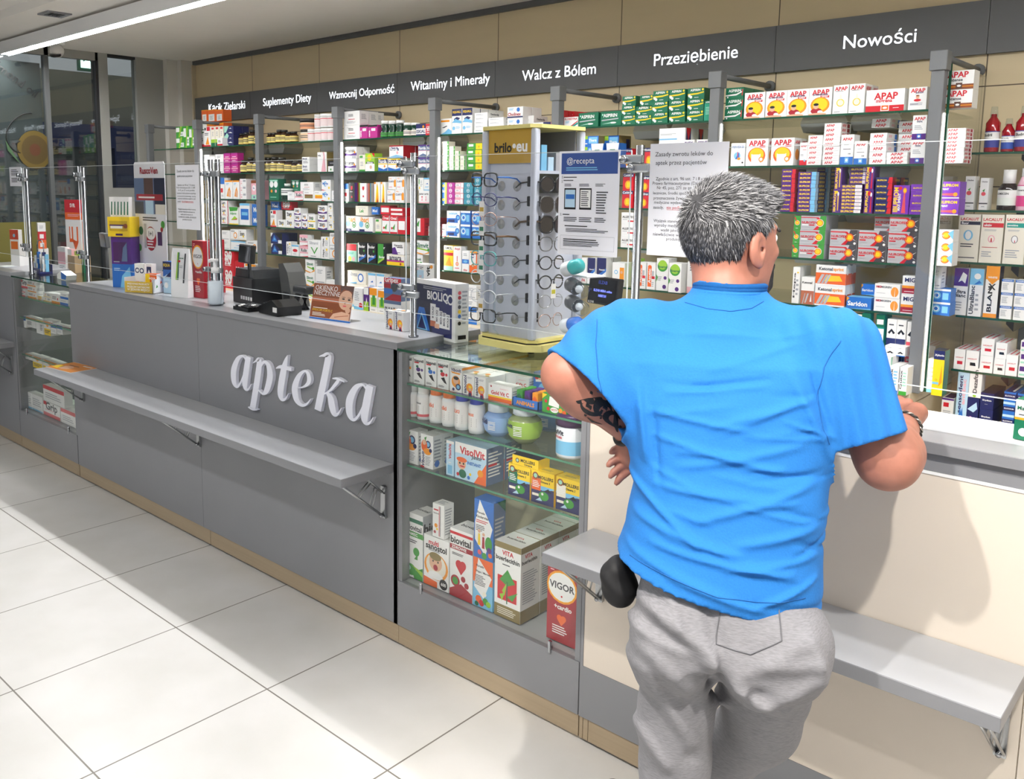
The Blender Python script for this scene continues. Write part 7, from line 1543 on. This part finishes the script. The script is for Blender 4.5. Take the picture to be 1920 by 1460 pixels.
def stack(P, rows, pw=2.35):
    z = P[..., 2]; rows = sorted(rows, key=lambda r: r[0][2]); zs = np.array([r[0][2] for r in rows])
    cx = np.interp(z, zs, [r[0][0] for r in rows]); cy_ = np.interp(z, zs, [r[0][1] for r in rows])
    a = np.interp(z, zs, [r[1] for r in rows]); b = np.interp(z, zs, [r[2] for r in rows])
    dx, dy = P[..., 0] - cx, P[..., 1] - cy_; u = dx * EU[0] + dy * EU[1]; v = dx * EV[0] + dy * EV[1]
    k = (np.abs(u / a) ** pw + np.abs(v / b) ** pw) ** (1 / pw)
    return np.maximum(np.maximum((k - 1) * np.minimum(a, b) * .9, z - zs[-1]), zs[0] - z), u, v, a, b
def row(L, R, b, sh=0.0):
    L, R = V(L), V(R); c = (L + R) / 2; return (c + EV * sh, np.linalg.norm((R - L)[:2]) / 2, b)
# torso rows measured as left / right silhouette points
TOR = [row((2.947, -0.497, 1.396), (3.260, -0.337, 1.395), .09), row((2.912, -0.541, 1.342), (3.308, -0.327, 1.352), .125), row((2.926, -0.557, 1.256), (3.314, -0.351, 1.271), .14),
       row((2.964, -0.554, 1.149), (3.314, -0.383, 1.171), .145), row((2.990, -0.571, 1.079), (3.316, -0.408, 1.103), .15), row((2.991, -0.599, 0.996), (3.324, -0.430, 1.025), .155), row((2.981, -0.634, 0.935), (3.331, -0.450, 0.954), .16), row((2.985, -0.645, 0.860), (3.335, -0.461, 0.873), .16), row((3.001, -0.645, 0.775), (3.343, -0.468, 0.793), .155)]
HEM = (V((2.972, -0.636, 0.973)), V((3.334, -0.459, 0.887)))
hn = np.cross(HEM[1] - HEM[0], EV); hn /= np.linalg.norm(hn); hn *= np.sign(hn[2])
NECKC = V((3.092, -0.400, 1.471)); nn = np.array([.03, .20, .97]); nn /= np.linalg.norm(nn)
SHL, SHR = V((2.922, -0.527, 1.364)), V((3.278, -0.339, 1.370))
ELL, WRL, HAL = V((2.870, -0.644, 1.303)), V((2.940, -0.517, 1.175)), V((2.944, -0.508, 1.129))
ELR, WRR, HAR = V((3.391, -0.311, 1.165)), V((3.347, -0.072, 1.175)), V((3.317, 0.012, 1.180))
SLE_L = (V((2.944, -0.521, 1.357)), V((2.887, -0.621, 1.262))); SLE_R = (V((3.282, -0.336, 1.365)), V((3.364, -0.344, 1.198)))
def uz(p): p = V(p); return p @ EU, p[2]
FOLDS = []
def fold(a, b, w, amp): FOLDS.append((uz(a), uz(b), w * .55, amp * 1.45))
#  shallow creases across the back, drawn between points of the cloth
fold((3.134, -0.551, 1.342), (3.320, -0.446, 1.405), .012, .0035); fold((3.027, -0.632, 1.307), (3.052, -0.635, 1.164), .014, .006); fold((3.053, -0.615, 1.266), (3.075, -0.621, 1.123), .010, -.004); fold((3.079, -0.612, 1.296), (3.219, -0.503, 1.317), .008, .003)
fold((3.064, -0.633, 1.261), (3.205, -0.531, 1.237), .010, .004); fold((3.073, -0.634, 1.215), (3.255, -0.496, 1.167), .011, .0045); fold((3.144, -0.561, 1.241), (3.301, -0.456, 1.297), .012, .004); fold((3.092, -0.660, 1.126), (3.240, -0.548, 1.119), .012, .005); fold((3.148, -0.616, 1.076), (3.313, -0.487, 1.143), .014, .005)
fold((3.067, -0.682, 1.062), (3.220, -0.584, 1.025), .013, .006); fold((3.094, -0.676, 1.026), (3.303, -0.538, 0.995), .012, .006); fold((3.062, -0.698, 1.002), (3.213, -0.604, 0.956), .012, .005); fold((3.207, -0.580, 1.041), (3.332, -0.497, 1.068), .014, .005); fold((3.196, -0.598, 1.001), (3.341, -0.512, 1.019), .010, .004)
fold((3.238, -0.569, 0.942), (3.344, -0.516, 0.980), .010, .005); fold((3.253, -0.466, 1.337), (3.334, -0.445, 1.184), .016, .006); fold((3.282, -0.438, 1.338), (3.325, -0.443, 1.243), .010, -.005); fold((3.121, -0.660, 0.976), (3.267, -0.585, 0.936), .010, .004); fold((3.056, -0.498, 1.432), (3.167, -0.423, 1.415), .010, .003); fold((3.112, -0.620, 1.163), (3.288, -0.484, 1.213), .014, .004); fold((3.045, -0.678, 1.124), (3.152, -0.620, 1.036), .012, .006)
_r = random.Random(11)
for _k in range(26):
    _x, _y, _l, _a = _r.uniform(1215, 1500), _r.uniform(700, 1090), _r.uniform(60, 170), _r.uniform(-.05, .40)
    if _y > 900: _a = _r.uniform(.05, .45)
    _q = [np.array(C0) + d_ * 1.66 for d_ in (pxray(_x, _y), pxray(_x + _l * math.cos(_a), _y + _l * math.sin(_a) * (1 if _r.random() < .75 else -1)))]
    fold(_q[0], _q[1], _r.uniform(.007, .012), _r.uniform(.0016, .0034) * (1 if _r.random() < .7 else -1))
def folds(P):
    U = P @ EU; Z = P[..., 2]; o = np.zeros(P.shape[:-1])
    for (a, b, w, amp) in FOLDS:
        ax, az = a; bx, bz = b; dx, dz = bx - ax, bz - az; L2 = dx * dx + dz * dz
        t = np.clip(((U - ax) * dx + (Z - az) * dz) / L2, 0, 1); d2 = (U - ax - t * dx) ** 2 + (Z - az - t * dz) ** 2
        o += amp * np.exp(-d2 / (w * w)) * np.sin(np.pi * np.clip(t * .9 + .05, 0, 1)) ** .5
    return o
def shirt(P):
    d, u, v, a, b = stack(P, TOR)
    d = d - np.where(v < 0, folds(P), 0) - .004 * np.sin(P[..., 2] * 46 + u * 14) * np.clip((1.2 - P[..., 2]) * 3, 0, 1) * .5
    q = (P - (SLE_R[0] + SLE_R[1]) / 2); wr = .0045 * np.sin(q @ EU * 150 + P[..., 2] * 30)
    sl = cap(P, SLE_L[0], SLE_L[1], .096, .110) + .003 * np.sin(P[..., 2] * 60 + u * 90); sr = cap(P, SLE_R[0], SLE_R[1], .085, .078) + wr
    return d, sl, sr
def plane(P, c, n): return (P - V(c)) @ V(n)
tl = SLE_L[1] - SLE_L[0]; tl /= np.linalg.norm(tl); tr = SLE_R[1] - SLE_R[0]; tr /= np.linalg.norm(tr)
CL_, CR_ = SLE_L[1] - tl * .012, SLE_R[1] - tr * .005
YK = (V((3.055, -0.432, 1.414)), V((2.891, -0.559, 1.348)), V((3.153, -0.380, 1.416)), V((3.291, -0.327, 1.363)))
def shirt_full(P):
    d, sl, sr = shirt(P)
    pl, pr, ph, pn = plane(P, CL_, tl), plane(P, CR_, tr), plane(P, HEM[0], -hn), plane(P, NECKC, nn)
    yL, yR = cap(P, YK[0], YK[1], .050, .060), cap(P, YK[2], YK[3], .050, .064)
    d = smin(smin(d, yL, .05), yR, .05)
    d = smin(d, cap(P, NECKC - nn * .09, NECKC - nn * .012, .105, .072), .035)
    def shape(o): return smin(smin(d + o, np.maximum(sl + o, -9), .05), sr + o, .045)
    body = shape(0.0); inner = shape(.009)
    sleevezone = lambda pz, s: np.where(s < d + .01, pz, -1)
    cut = np.maximum(np.maximum(sleevezone(pl, sl), sleevezone(pr, sr)), np.maximum(ph, -np.maximum(cap(P, NECKC - nn * .1, NECKC + nn * .2, .064, .066), -plane(P, NECKC - nn * .035, nn))))
    out = np.maximum(body, cut)
    hollow = np.maximum(inner, -(cut + .05))
    return np.maximum(out, -hollow)
BLUE = mat('1b6fba', .85, vary=.06, scale=260, bump=.25)
sh = sdf_mesh(shirt_full, (2.55, -1.05, .72), (3.75, .15, 1.62), .0042, 't_shirt', BLUE, man, 1)
# ribbed collar
cp = []
mb = MB(); R1 = np.cross(nn, EU); R1 /= np.linalg.norm(R1)
for j in (0, 7, -7): mb.tube([tuple(NECKC + EU * .068 * math.cos(t) + R1 * .066 * math.sin(t) + nn * (.002 + .006 * math.cos(t) ** 2 + .001 * j)) for t in [2 * PI * k / 40 for k in range(40)]], .0062, BLUE, 8, True); mb.build('collar', man)
def drape(o, pts, lift=.0012):                    # lay points onto the cloth
    t_ = BVHTree.FromPolygons([v.co for v in o.data.vertices], [p.vertices[:] for p in o.data.polygons]); res = []
    for p in pts:
        h = t_.ray_cast(Vector(p) - FW * .3, FW)
        if h[0]: res.append(tuple(h[0] - FW * lift))
    return res
def dense(pts, n=6): return [tuple(V(a) + (V(b) - V(a)) * k / n) for a, b in zip(pts, pts[1:]) for k in range(n)] + [tuple(pts[-1])]
SEAM = mat('155a9c', .9)
for nm_, q in (('sleeve_seam', [(3.340, -0.427, 1.405), (3.322, -0.453, 1.356), (3.318, -0.467, 1.297), (3.327, -0.469, 1.244), (3.340, -0.462, 1.214)]), ('sleeve_seam', [(2.996, -0.694, 1.435), (2.994, -0.705, 1.385), (2.999, -0.711, 1.325), (3.012, -0.709, 1.275)]),
               ('hem_stitch', [(3.086, -0.745, 1.000), (3.159, -0.708, 0.978), (3.227, -0.674, 0.958), (3.291, -0.641, 0.954), (3.359, -0.576, 0.956)]), ('neck_stitch', [(3.080, -0.524, 1.462), (3.104, -0.504, 1.450), (3.135, -0.476, 1.445), (3.164, -0.446, 1.451), (3.184, -0.425, 1.465)])):
    MB().tube(drape(sh, dense(q, 8), .0004), .0011, SEAM, 5).build(nm_, man)
# body: head, neck, arms, hands in one skin
HC = V((3.072, -0.358, 1.575)); FA = 1.10                     # face turned to his right
FD = np.array(FW) * math.cos(FA) + np.array(RT) * math.sin(FA); FD[2] = 0; FD /= np.linalg.norm(FD)
HS = np.array([FD[1], -FD[0], 0.0]); UPH = np.array([0, 0, 1.0]); RH = np.stack([FD, HS, UPH], 1)      # head axes: forward, right, up
def hp(f, s, u): return HC + FD * f + HS * s + UPH * u
SKIN = mat('a66e5c', .5, vary=.10, scale=40, bump=.15)
FING_R = []
def finger(base, d1, d2, L, r, bend=.5):
    base, d1, d2 = V(base), V(d1) / np.linalg.norm(d1), V(d2) / np.linalg.norm(d2)
    p1 = base + d1 * L * .5; p2 = p1 + (d1 * (1 - bend) + d2 * bend) * L * .3; p3 = p2 + d2 * L * .22
    return [(base, p1, r, r * .95), (p1, p2, r * .95, r * .88), (p2, p3, r * .88, r * .75)]
rw = np.array(RT); fw = np.array(FW); dn = np.array([0, 0, -1.0])
segsL = []
hl = (HAL - WRL) / np.linalg.norm(HAL - WRL)
kl = HAL + hl * .015
for i, (off, L, a) in enumerate(((-.026, .050, .0), (-.009, .066, .1), (.008, .070, .2), (.024, .060, .3))):
    b = kl + fw * .0 + rw * off * .2 + dn * (-.022 + i * .0155)
    segsL += finger(b - rw * .004, -rw * 1.0 + dn * (.12 + .22 * i) + fw * .1, -rw * .8 + dn * (.5 + .2 * i) - fw * .35, L * .78, .0088 - .0004 * (i == 3))
segsL += finger(WRL + hl * .02 + fw * .02, hl + fw * .5 + rw * .3, hl + rw * .6, .055, .0098, .4)
segsR = []
tz = 1.152
kn = V((HAR[0], HAR[1], tz + .022))
KB = [V((3.361, -0.014, 1.185)), V((3.348, 0.010, 1.198)), V((3.327, 0.027, 1.207)), V((3.306, 0.035, 1.208))]
for i, b in enumerate(KB):
    b[2] = max(b[2], tz + .030)
    segsR += finger(b, -rw * .75 + fw * .55 + dn * .12, -rw * .5 + fw * .2 + dn * .9, (.070, .080, .078, .066)[i], .0098)
segsR += finger(WRR + fw * .02 - rw * .03, -rw * .7 + fw * .6, -rw * .3 + fw * .8 + dn * .3, .07, .0108)
def skin(P):
    d = cap(P, NECKC - nn * .05, HC + FD * (-.025) - UPH * .05, .064, .058)
    d = smin(d, ell(P, hp(-.012, 0, .028), (.098, .077, .098), RH), .03)                 # cranium
    d = smin(d, ell(P, hp(.045, 0, -.03), (.052, .060, .085), RH), .03)                  # face
    d = smin(d, ell(P, hp(.060, 0, -.100), (.032, .036, .026), RH), .022)                # chin
    d = smin(d, ell(P, hp(.016, 0, -.075), (.060, .058, .032), RH), .02)                 # jaw
    d = smin(d, cap(P, hp(.094, 0, .008), hp(.116, 0, -.034), .009, .0135), .014)        # nose
    d = smin(d, cap(P, hp(.086, -.03, .024), hp(.086, .03, .024), .010, .010), .012)     # brow
    for s in (-1, 1):
        d = np.maximum(d, -(ell(P, hp(.095, s * .031, .006), (.012, .015, .010), RH)) - .004)
        d = smin(d, ell(P, hp(.068, s * .04, -.022), (.02, .016, .015), RH), .014)       # cheek
        er = ell(P, hp(-.010, s * .083, -.012), (.022, .009, .037), RH); er = np.maximum(er, -ell(P, hp(-.004, s * .090, -.008), (.011, .006, .021), RH))
        d = smin(d, er, .006); d = smin(d, ell(P, hp(-.002, s * .082, -.042), (.009, .006, .011), RH), .006)
        d = np.maximum(d, -ell(P, hp(.002, s * .088, -.012), (.0045, .012, .006), RH))
    d = smin(d, cap(P, hp(.098, -.018, -.062), hp(.098, .018, -.062), .0055, .0055), .006); d = smin(d, cap(P, hp(.096, -.015, -.073), hp(.096, .015, -.073), .006, .006), .006)
    d = smin(d, cap(P, NECKC - nn * .06 - EU * .05, NECKC - nn * .06 + EU * .05, .035, .035), .03)
    aL = smin(cap(P, SHL, ELL, .060, .050), cap(P, ELL, WRL, .050, .030), .02); aL = smin(aL, ell(P, ELL + (WRL - ELL) * .3, (.056, .056, .056)), .03)
    aL = smin(aL, ell(P, HAL - hl * .005, (.030, .030, .040)), .018)
    aR = smin(cap(P, SHR, ELR, .062, .052), cap(P, ELR, WRR, .056, .032), .025); aR = smin(aR, ell(P, ELR + (WRR - ELR) * .22, (.058, .058, .055)), .03)
    pm = (WRR + sum(KB) / 4) / 2; aR = smin(aR, cap(P, WRR, (KB[1] + KB[2]) / 2 - fw * .02 - UPH * .012, .026, .024), .018)
    for k in KB: aR = smin(smin(aR, cap(P, WRR + fw * .015, k, .012, .0095), .006), np.linalg.norm(P - k, axis=-1) - .0118, .004)
    for g, o in ((segsL, 'L'), (segsR, 'R')):
        for a, b, r0, r1 in g:
            a, b = a.copy(), b.copy()
            if o == 'R': a[2] = max(a[2], tz + .002 + r0 - .01); b[2] = max(b[2], tz + r1 - .01)
            c_ = cap(P, a, b, r0, r1)
            if o == 'L': aL = smin(aL, c_, .004)
            else: aR = smin(aR, c_, .004)
    # inside of the shirt down to the legs, so that the figure is one body
    d = smin(d, stack(P, [(c - 0, max(.02, a - .085), max(.02, b - .05)) for c, a, b in TOR])[0] + 0, .03)
    return np.minimum(np.minimum(d, smin(d, aL, .03)), smin(d, aR, .03))
body = sdf_mesh(skin, (2.55, -1.05, .80), (3.85, .35, 1.80), .0042, 'body', SKIN, man, 1)
# trousers
HIPL, HIPR = V((3.129, -0.623, 0.837)), V((3.278, -0.537, 0.838))
KNL = HIPL + np.array([.0, .02, -.42]); FTL = np.array([KNL[0] + .01, KNL[1] - .02, .06])
KNR = V((3.224, -0.438, 0.595)); FTR = np.array([2.84, -.30, .07])
PEL = [row((3.028, -0.593, 0.993), (3.305, -0.467, 0.994), .13), row((3.047, -0.618, 0.906), (3.327, -0.487, 0.923), .135), row((3.064, -0.640, 0.853), (3.349, -0.490, 0.868), .135), row((3.079, -0.647, 0.811), (3.351, -0.509, 0.829), .12)]
PF = []
def pfold(a, b, w, amp): PF.append((V(a), V(b), w, amp * 1.7))
pfold((3.121, -0.752, 0.934), (3.230, -0.691, 0.857), .016, .008); pfold((3.128, -0.752, 0.900), (3.210, -0.711, 0.849), .012, -.006); pfold((3.172, -0.726, 0.963), (3.192, -0.732, 0.901), .010, .005); pfold((3.124, -0.747, 0.798), (3.210, -0.693, 0.643), .018, .008); pfold((3.152, -0.733, 0.730), (3.219, -0.688, 0.623), .014, -.006)
pfold((3.269, -0.675, 0.740), (3.370, -0.612, 0.706), .010, -.020); pfold((3.242, -0.682, 0.840), (3.311, -0.660, 0.757), .020, .008); pfold((3.310, -0.659, 0.766), (3.387, -0.602, 0.825), .016, .007); pfold((3.324, -0.657, 0.852), (3.394, -0.602, 0.858), .014, .005); pfold((3.228, -0.666, 0.843), (3.239, -0.670, 0.771), .012, -.010)
pfold((3.115, -0.753, 0.958), (3.154, -0.751, 0.924), .012, .006); pfold((3.130, -0.754, 0.876), (3.231, -0.692, 0.839), .010, .006); pfold((3.131, -0.733, 0.837), (3.200, -0.707, 0.771), .014, .006); pfold((3.221, -0.682, 0.944), (3.239, -0.680, 0.863), .014, -.008)
pfold((3.294, -0.675, 0.837), (3.364, -0.625, 0.890), .014, .004); pfold((3.261, -0.686, 0.798), (3.330, -0.639, 0.766), .012, .006); pfold((3.277, -0.646, 0.704), (3.348, -0.611, 0.751), .012, .006); pfold((3.140, -0.745, 0.655), (3.181, -0.716, 0.597), .012, .006); pfold((3.370, -0.592, 0.894), (3.394, -0.582, 0.819), .016, .007)
def trousers(P):
    d = stack(P, PEL, 2.2)[0]
    zt = P[..., 2]; d = np.maximum(d, zt - max(r[0][2] for r in PEL)); d = np.maximum(d, min(r[0][2] for r in PEL) - .05 - zt)
    l = smin(cap(P, HIPL, KNL, .078, .066), cap(P, KNL, FTL, .066, .064), .03)
    r = smin(cap(P, HIPR, KNR, .096, .078), cap(P, KNR, FTR, .072, .060), .008)
    r = smin(r, ell(P, HIPR - EV * .03, (.098, .10, .10)), .04); l = smin(l, ell(P, HIPL - EV * .03, (.084, .09, .095)), .04)
    o = np.zeros(P.shape[:-1])
    for a, b, w, amp in PF:
        ab = b - a; t = np.clip(((P - a) @ ab) / (ab @ ab), 0, 1); q = P - a - t[..., None] * ab
        q = q - (q @ fw)[..., None] * fw; o += amp * np.exp(-(q * q).sum(-1) / (w * w))
    d = smin(smin(d, l, .025), smin(d, r, .025), .006)
    d = np.maximum(d, FTL[2] - .03 - zt)
    return d - o - .0015 * np.sin(zt * 55 + P[..., 0] * 40)
HEATH = mat('848387', .95, vary=.16, scale=90, stretch=(1, 1, 7), bump=.3)
trs = sdf_mesh(trousers, (2.75, -1.10, .02), (3.62, .10, .95), .0055, 'trousers', HEATH, man, 2)
pk = dense([(3.282, -0.713, 0.954), (3.276, -0.725, 0.882), (3.326, -0.700, 0.875), (3.364, -0.665, 0.903), (3.364, -0.656, 0.955)])
MB().tube(drape(trs, pk), .0012, mat('68686c', .9), 6).build('back_pocket_seam', man)
pf = [(3.332, -0.475, 0.888), (3.345, -0.470, 0.853), (3.353, -0.467, 0.823), (3.354, -0.471, 0.798)]
MB().tube(pf, [.006, .014, .016, .006], mat('1f2430', .8), 8).build('pocket_lining', man)
# shoes
for f, s in ((FTL, -1), (FTR, 1)):
    def shoe(P, f=f):
        a = np.array([f[0], f[1] - .05, .045]); b = a + EV * .2
        return np.maximum(smin(cap(P, a, b, .045, .04), cap(P, a, a + np.array([0, 0, .04]), .045, .045), .03), .004 - P[..., 2])
    sdf_mesh(shoe, f - np.array([.2, .2, .07]), f + np.array([.2, .33, .12]), .007, 'shoe', mat('3a3b3f', .7), man, 2)
# hair, beard, eyes
def scalp(P):
    d = smin(ell(P, hp(-.014, 0, .030), (.104, .084, .106), RH), ell(P, hp(.05, 0, .085), (.05, .062, .034), RH), .03)
    q = (P - HC) @ RH; f, s, u = q[..., 0], np.abs(q[..., 1]), q[..., 2]
    line = np.where(f > .052, .062 + (f - .052) * .2, np.where(f > .012, .012 + (f - .012) * 1.1, np.where(f > -.035, .012 - (.012 - f) * .1, -.062 + (f + .035) * .12)))
    soft = np.where(f < -.035, np.maximum(line, -.07), line)
    earhole = ell(P, hp(-.008, 0, -.012), (.030, .2, .036), RH)
    return np.maximum(np.maximum(d, (soft - u) * .8), -earhole)
HAIRM = mat('38383b', .7, vary=.25, scale=120)
hair = sdf_mesh(scalp, HC - .16, HC + .18, .0042, 'hair', HAIRM, man, 2)
rnd = random.Random(3); hm = hair.data; tri = [p for p in hm.polygons]
CW, SD = HC + UPH * .075 - FD * .075, None
mbs = MB(); H3 = [mat('1f1f22', .6), mat('77777a', .55), mat('a8a8aa', .55), mat('3d3d41', .6), mat('58585c', .55)]
for _ in range(15000):
    p = tri[rnd.randrange(len(tri))]; c = V(p.center); nrm = V(p.normal); q = (c - HC) @ RH
    if nrm @ (c - HC) < 0: continue
    fl = c - CW; fl = fl - nrm * (fl @ nrm); L = np.linalg.norm(fl); fl = fl / max(L, 1e-4)
    if q[2] > .05: fl = fl * .6 + FD * .9
    else: fl = fl * .5 - UPH * .9 + HS * rnd.uniform(-.2, .2)
    fl = fl - nrm * (fl @ nrm); fl /= np.linalg.norm(fl); fl += np.array([rnd.uniform(-.3, .3) for _ in range(3)])
    ln = rnd.uniform(.014, .026) if q[2] > .04 else rnd.uniform(.007, .014); lift = .38 if q[2] > .05 else .30
    a = c - nrm * (.002 if q[2] > .05 else .0003); m_ = a + (fl + nrm * lift) * ln * .55; e = m_ + (fl - nrm * lift * .2) * ln * .5
    side = np.cross(fl, nrm); side = side / np.linalg.norm(side) * .0008
    grey = (.52 if q[2] > .05 else (.5 if q[0] > -.02 else .38)) - (.16 if q[2] < -.02 else 0)
    mt = (H3[2] if rnd.random() < (.35 if q[2] > .04 else .08) else (H3[1] if q[2] > .02 or rnd.random() < .4 else H3[4])) if rnd.random() < grey else (H3[0] if rnd.random() < .6 else H3[3])
    mbs.raw([a - side, a + side, m_ + side * .8, m_ - side * .8, e], [(0, 1, 2, 3), (3, 2, 4)], mt)
st = mbs.build('hair_strands', hair)
def beard(P):
    d = smin(ell(P, hp(.064, 0, -.104), (.036, .036, .030), RH), cap(P, hp(.095, -.022, -.06), hp(.09, -.024, -.095), .007, .008), .01)
    d = smin(d, cap(P, hp(.095, .022, -.06), hp(.09, .024, -.095), .007, .008), .01); d = smin(d, cap(P, hp(.1, -.022, -.052), hp(.1, .022, -.052), .006, .006), .006)
    return np.maximum(d, -ell(P, hp(.105, 0, -.068), (.014, .018, .010), RH))
sdf_mesh(beard, hp(.06, 0, -.09) - .08, hp(.06, 0, -.09) + .08, .004, 'beard', mat('1d1a19', .8, vary=.3, scale=200), man, 1)
for s in (-1, 1):
    e = MB().ball(tuple(hp(.083, s * .031, .006)), .0115, mat('e9e4de', .2), 14).ball(tuple(hp(.0915, s * .031, .006)), .005, mat('3b2a1c', .2), 10).build('eye', man)
    MB().tube([tuple(hp(.094 - .01 * abs(k), s * (.031 + k * .018), .026 - .004 * k * k)) for k in (-1, -.5, 0, .5, 1)], .0035, mat('2a2725', .8), 6).build('eyebrow', man)
# tattoo on the left forearm, watch, bracelet
T_OB = mat('17181a', .6)
ar = (WRL - ELL); al = np.linalg.norm(ar); ar /= al; b1 = -fw - ar * (-fw @ ar); b1 /= np.linalg.norm(b1); b2 = np.cross(ar, b1)
bv = BVHTree.FromPolygons([v.co for v in body.data.vertices], [p.vertices[:] for p in body.data.polygons])
def on_arm(t, s):
    a = s; dr_ = b1 * math.cos(a) + b2 * math.sin(a); o = ELL + ar * t * al
    hit = bv.ray_cast(Vector(o + dr_ * .12), Vector(-dr_))[0]
    return (V(hit) if hit else o + dr_ * .04) + dr_ * .0010
def tat(pts, w):
    vs, fs = [], []
    for i, (t, s) in enumerate(pts):
        k = i / (len(pts) - 1); ww = w * math.sin(PI * min(max(k, .08), .94)) ** .7
        nx = pts[min(i + 1, len(pts) - 1)]; pv = pts[max(i - 1, 0)]; dt, ds = nx[0] - pv[0], nx[1] - pv[1]; L = math.hypot(dt, ds) + 1e-6
        vs += [on_arm(t - ds / L * ww, s + dt / L * ww * 2.2), on_arm(t + ds / L * ww, s - dt / L * ww * 2.2)]
        if i: fs.append((2 * i - 2, 2 * i - 1, 2 * i + 1, 2 * i))
    return vs, fs
mb = MB()
def arc(t0, s0, r, a0, a1, n=14): return [(t0 + r * math.cos(a0 + (a1 - a0) * k / n), s0 + 2.2 * r * math.sin(a0 + (a1 - a0) * k / n)) for k in range(n + 1)]
for pts, w in ((arc(.30, .25, .14, -.4, 2.4), .045), ([(.16, .55), (.24, .2), (.33, -.1), (.44, -.35)], .05), ([(.18, -.1), (.28, .35), (.36, .75)], .04), (arc(.46, .1, .12, 1.2, 5.6), .05), ([(.36, -.4), (.44, .0), (.52, .5)], .04), (arc(.66, .15, .13, .0, 5.2), .05), ([(.55, -.45), (.62, -.2), (.74, .35), (.82, .6)], .045), ([(.70, -.5), (.78, -.25), (.86, -.4)], .035), ([(.40, .75), (.52, .9), (.62, .8)], .03)):
    mb.raw(*tat(pts, w), T_OB)
mb.build('tattoo', man)
def band(c, ax, r, m, name, rad, n=28, twist=False):
    ax = ax / np.linalg.norm(ax); x = np.cross(ax, [0, 0, 1]); x /= np.linalg.norm(x); y = np.cross(ax, x); mb = MB()
    if twist:
        for ph, mm in ((0, m[0]), (PI, m[1])):
            mb.tube([tuple(c + (x * math.cos(t) + y * math.sin(t)) * (r + .0022 * math.cos(11 * t + ph)) + ax * .0022 * math.sin(11 * t + ph)) for t in [2 * PI * k / 90 for k in range(90)]], rad, mm, 6, True)
    else: mb.tube([tuple(c + (x * math.cos(t) + y * math.sin(t)) * r) for t in [2 * PI * k / n for k in range(n)]], rad, m, 8, True)
    return mb, x, y
mb, x, y = band(WRL - hl * .0, WRL - ELL, .0335, mat('141416', .5), 'watch', .007); mb.build('watch_strap', man)
mb, x, y = band(WRR - (WRR - ELR) * .04, WRR - ELR, .0365, (mat('b9b4aa', .3, .8), mat('3d3a36', .5)), 'bracelet', .0022, twist=True); mb.build('bracelet', man)
# black pouch on the hip
pc = V((3.004, -0.644, 0.914))
def pouch(P): return smin(ell(P, pc, (.030, .042, .040)), ell(P, pc + np.array([.012, 0, -.03]), (.028, .04, .03)), .02) - .0015 * np.sin(P[..., 2] * 160 + P[..., 0] * 90)
o = sdf_mesh(pouch, pc - .1, pc + .1, .0045, 'waist_pouch', mat('0d0d10', .7), None, 2); tag(o, 'small black pouch on the man\'s left hip', 'pouch')
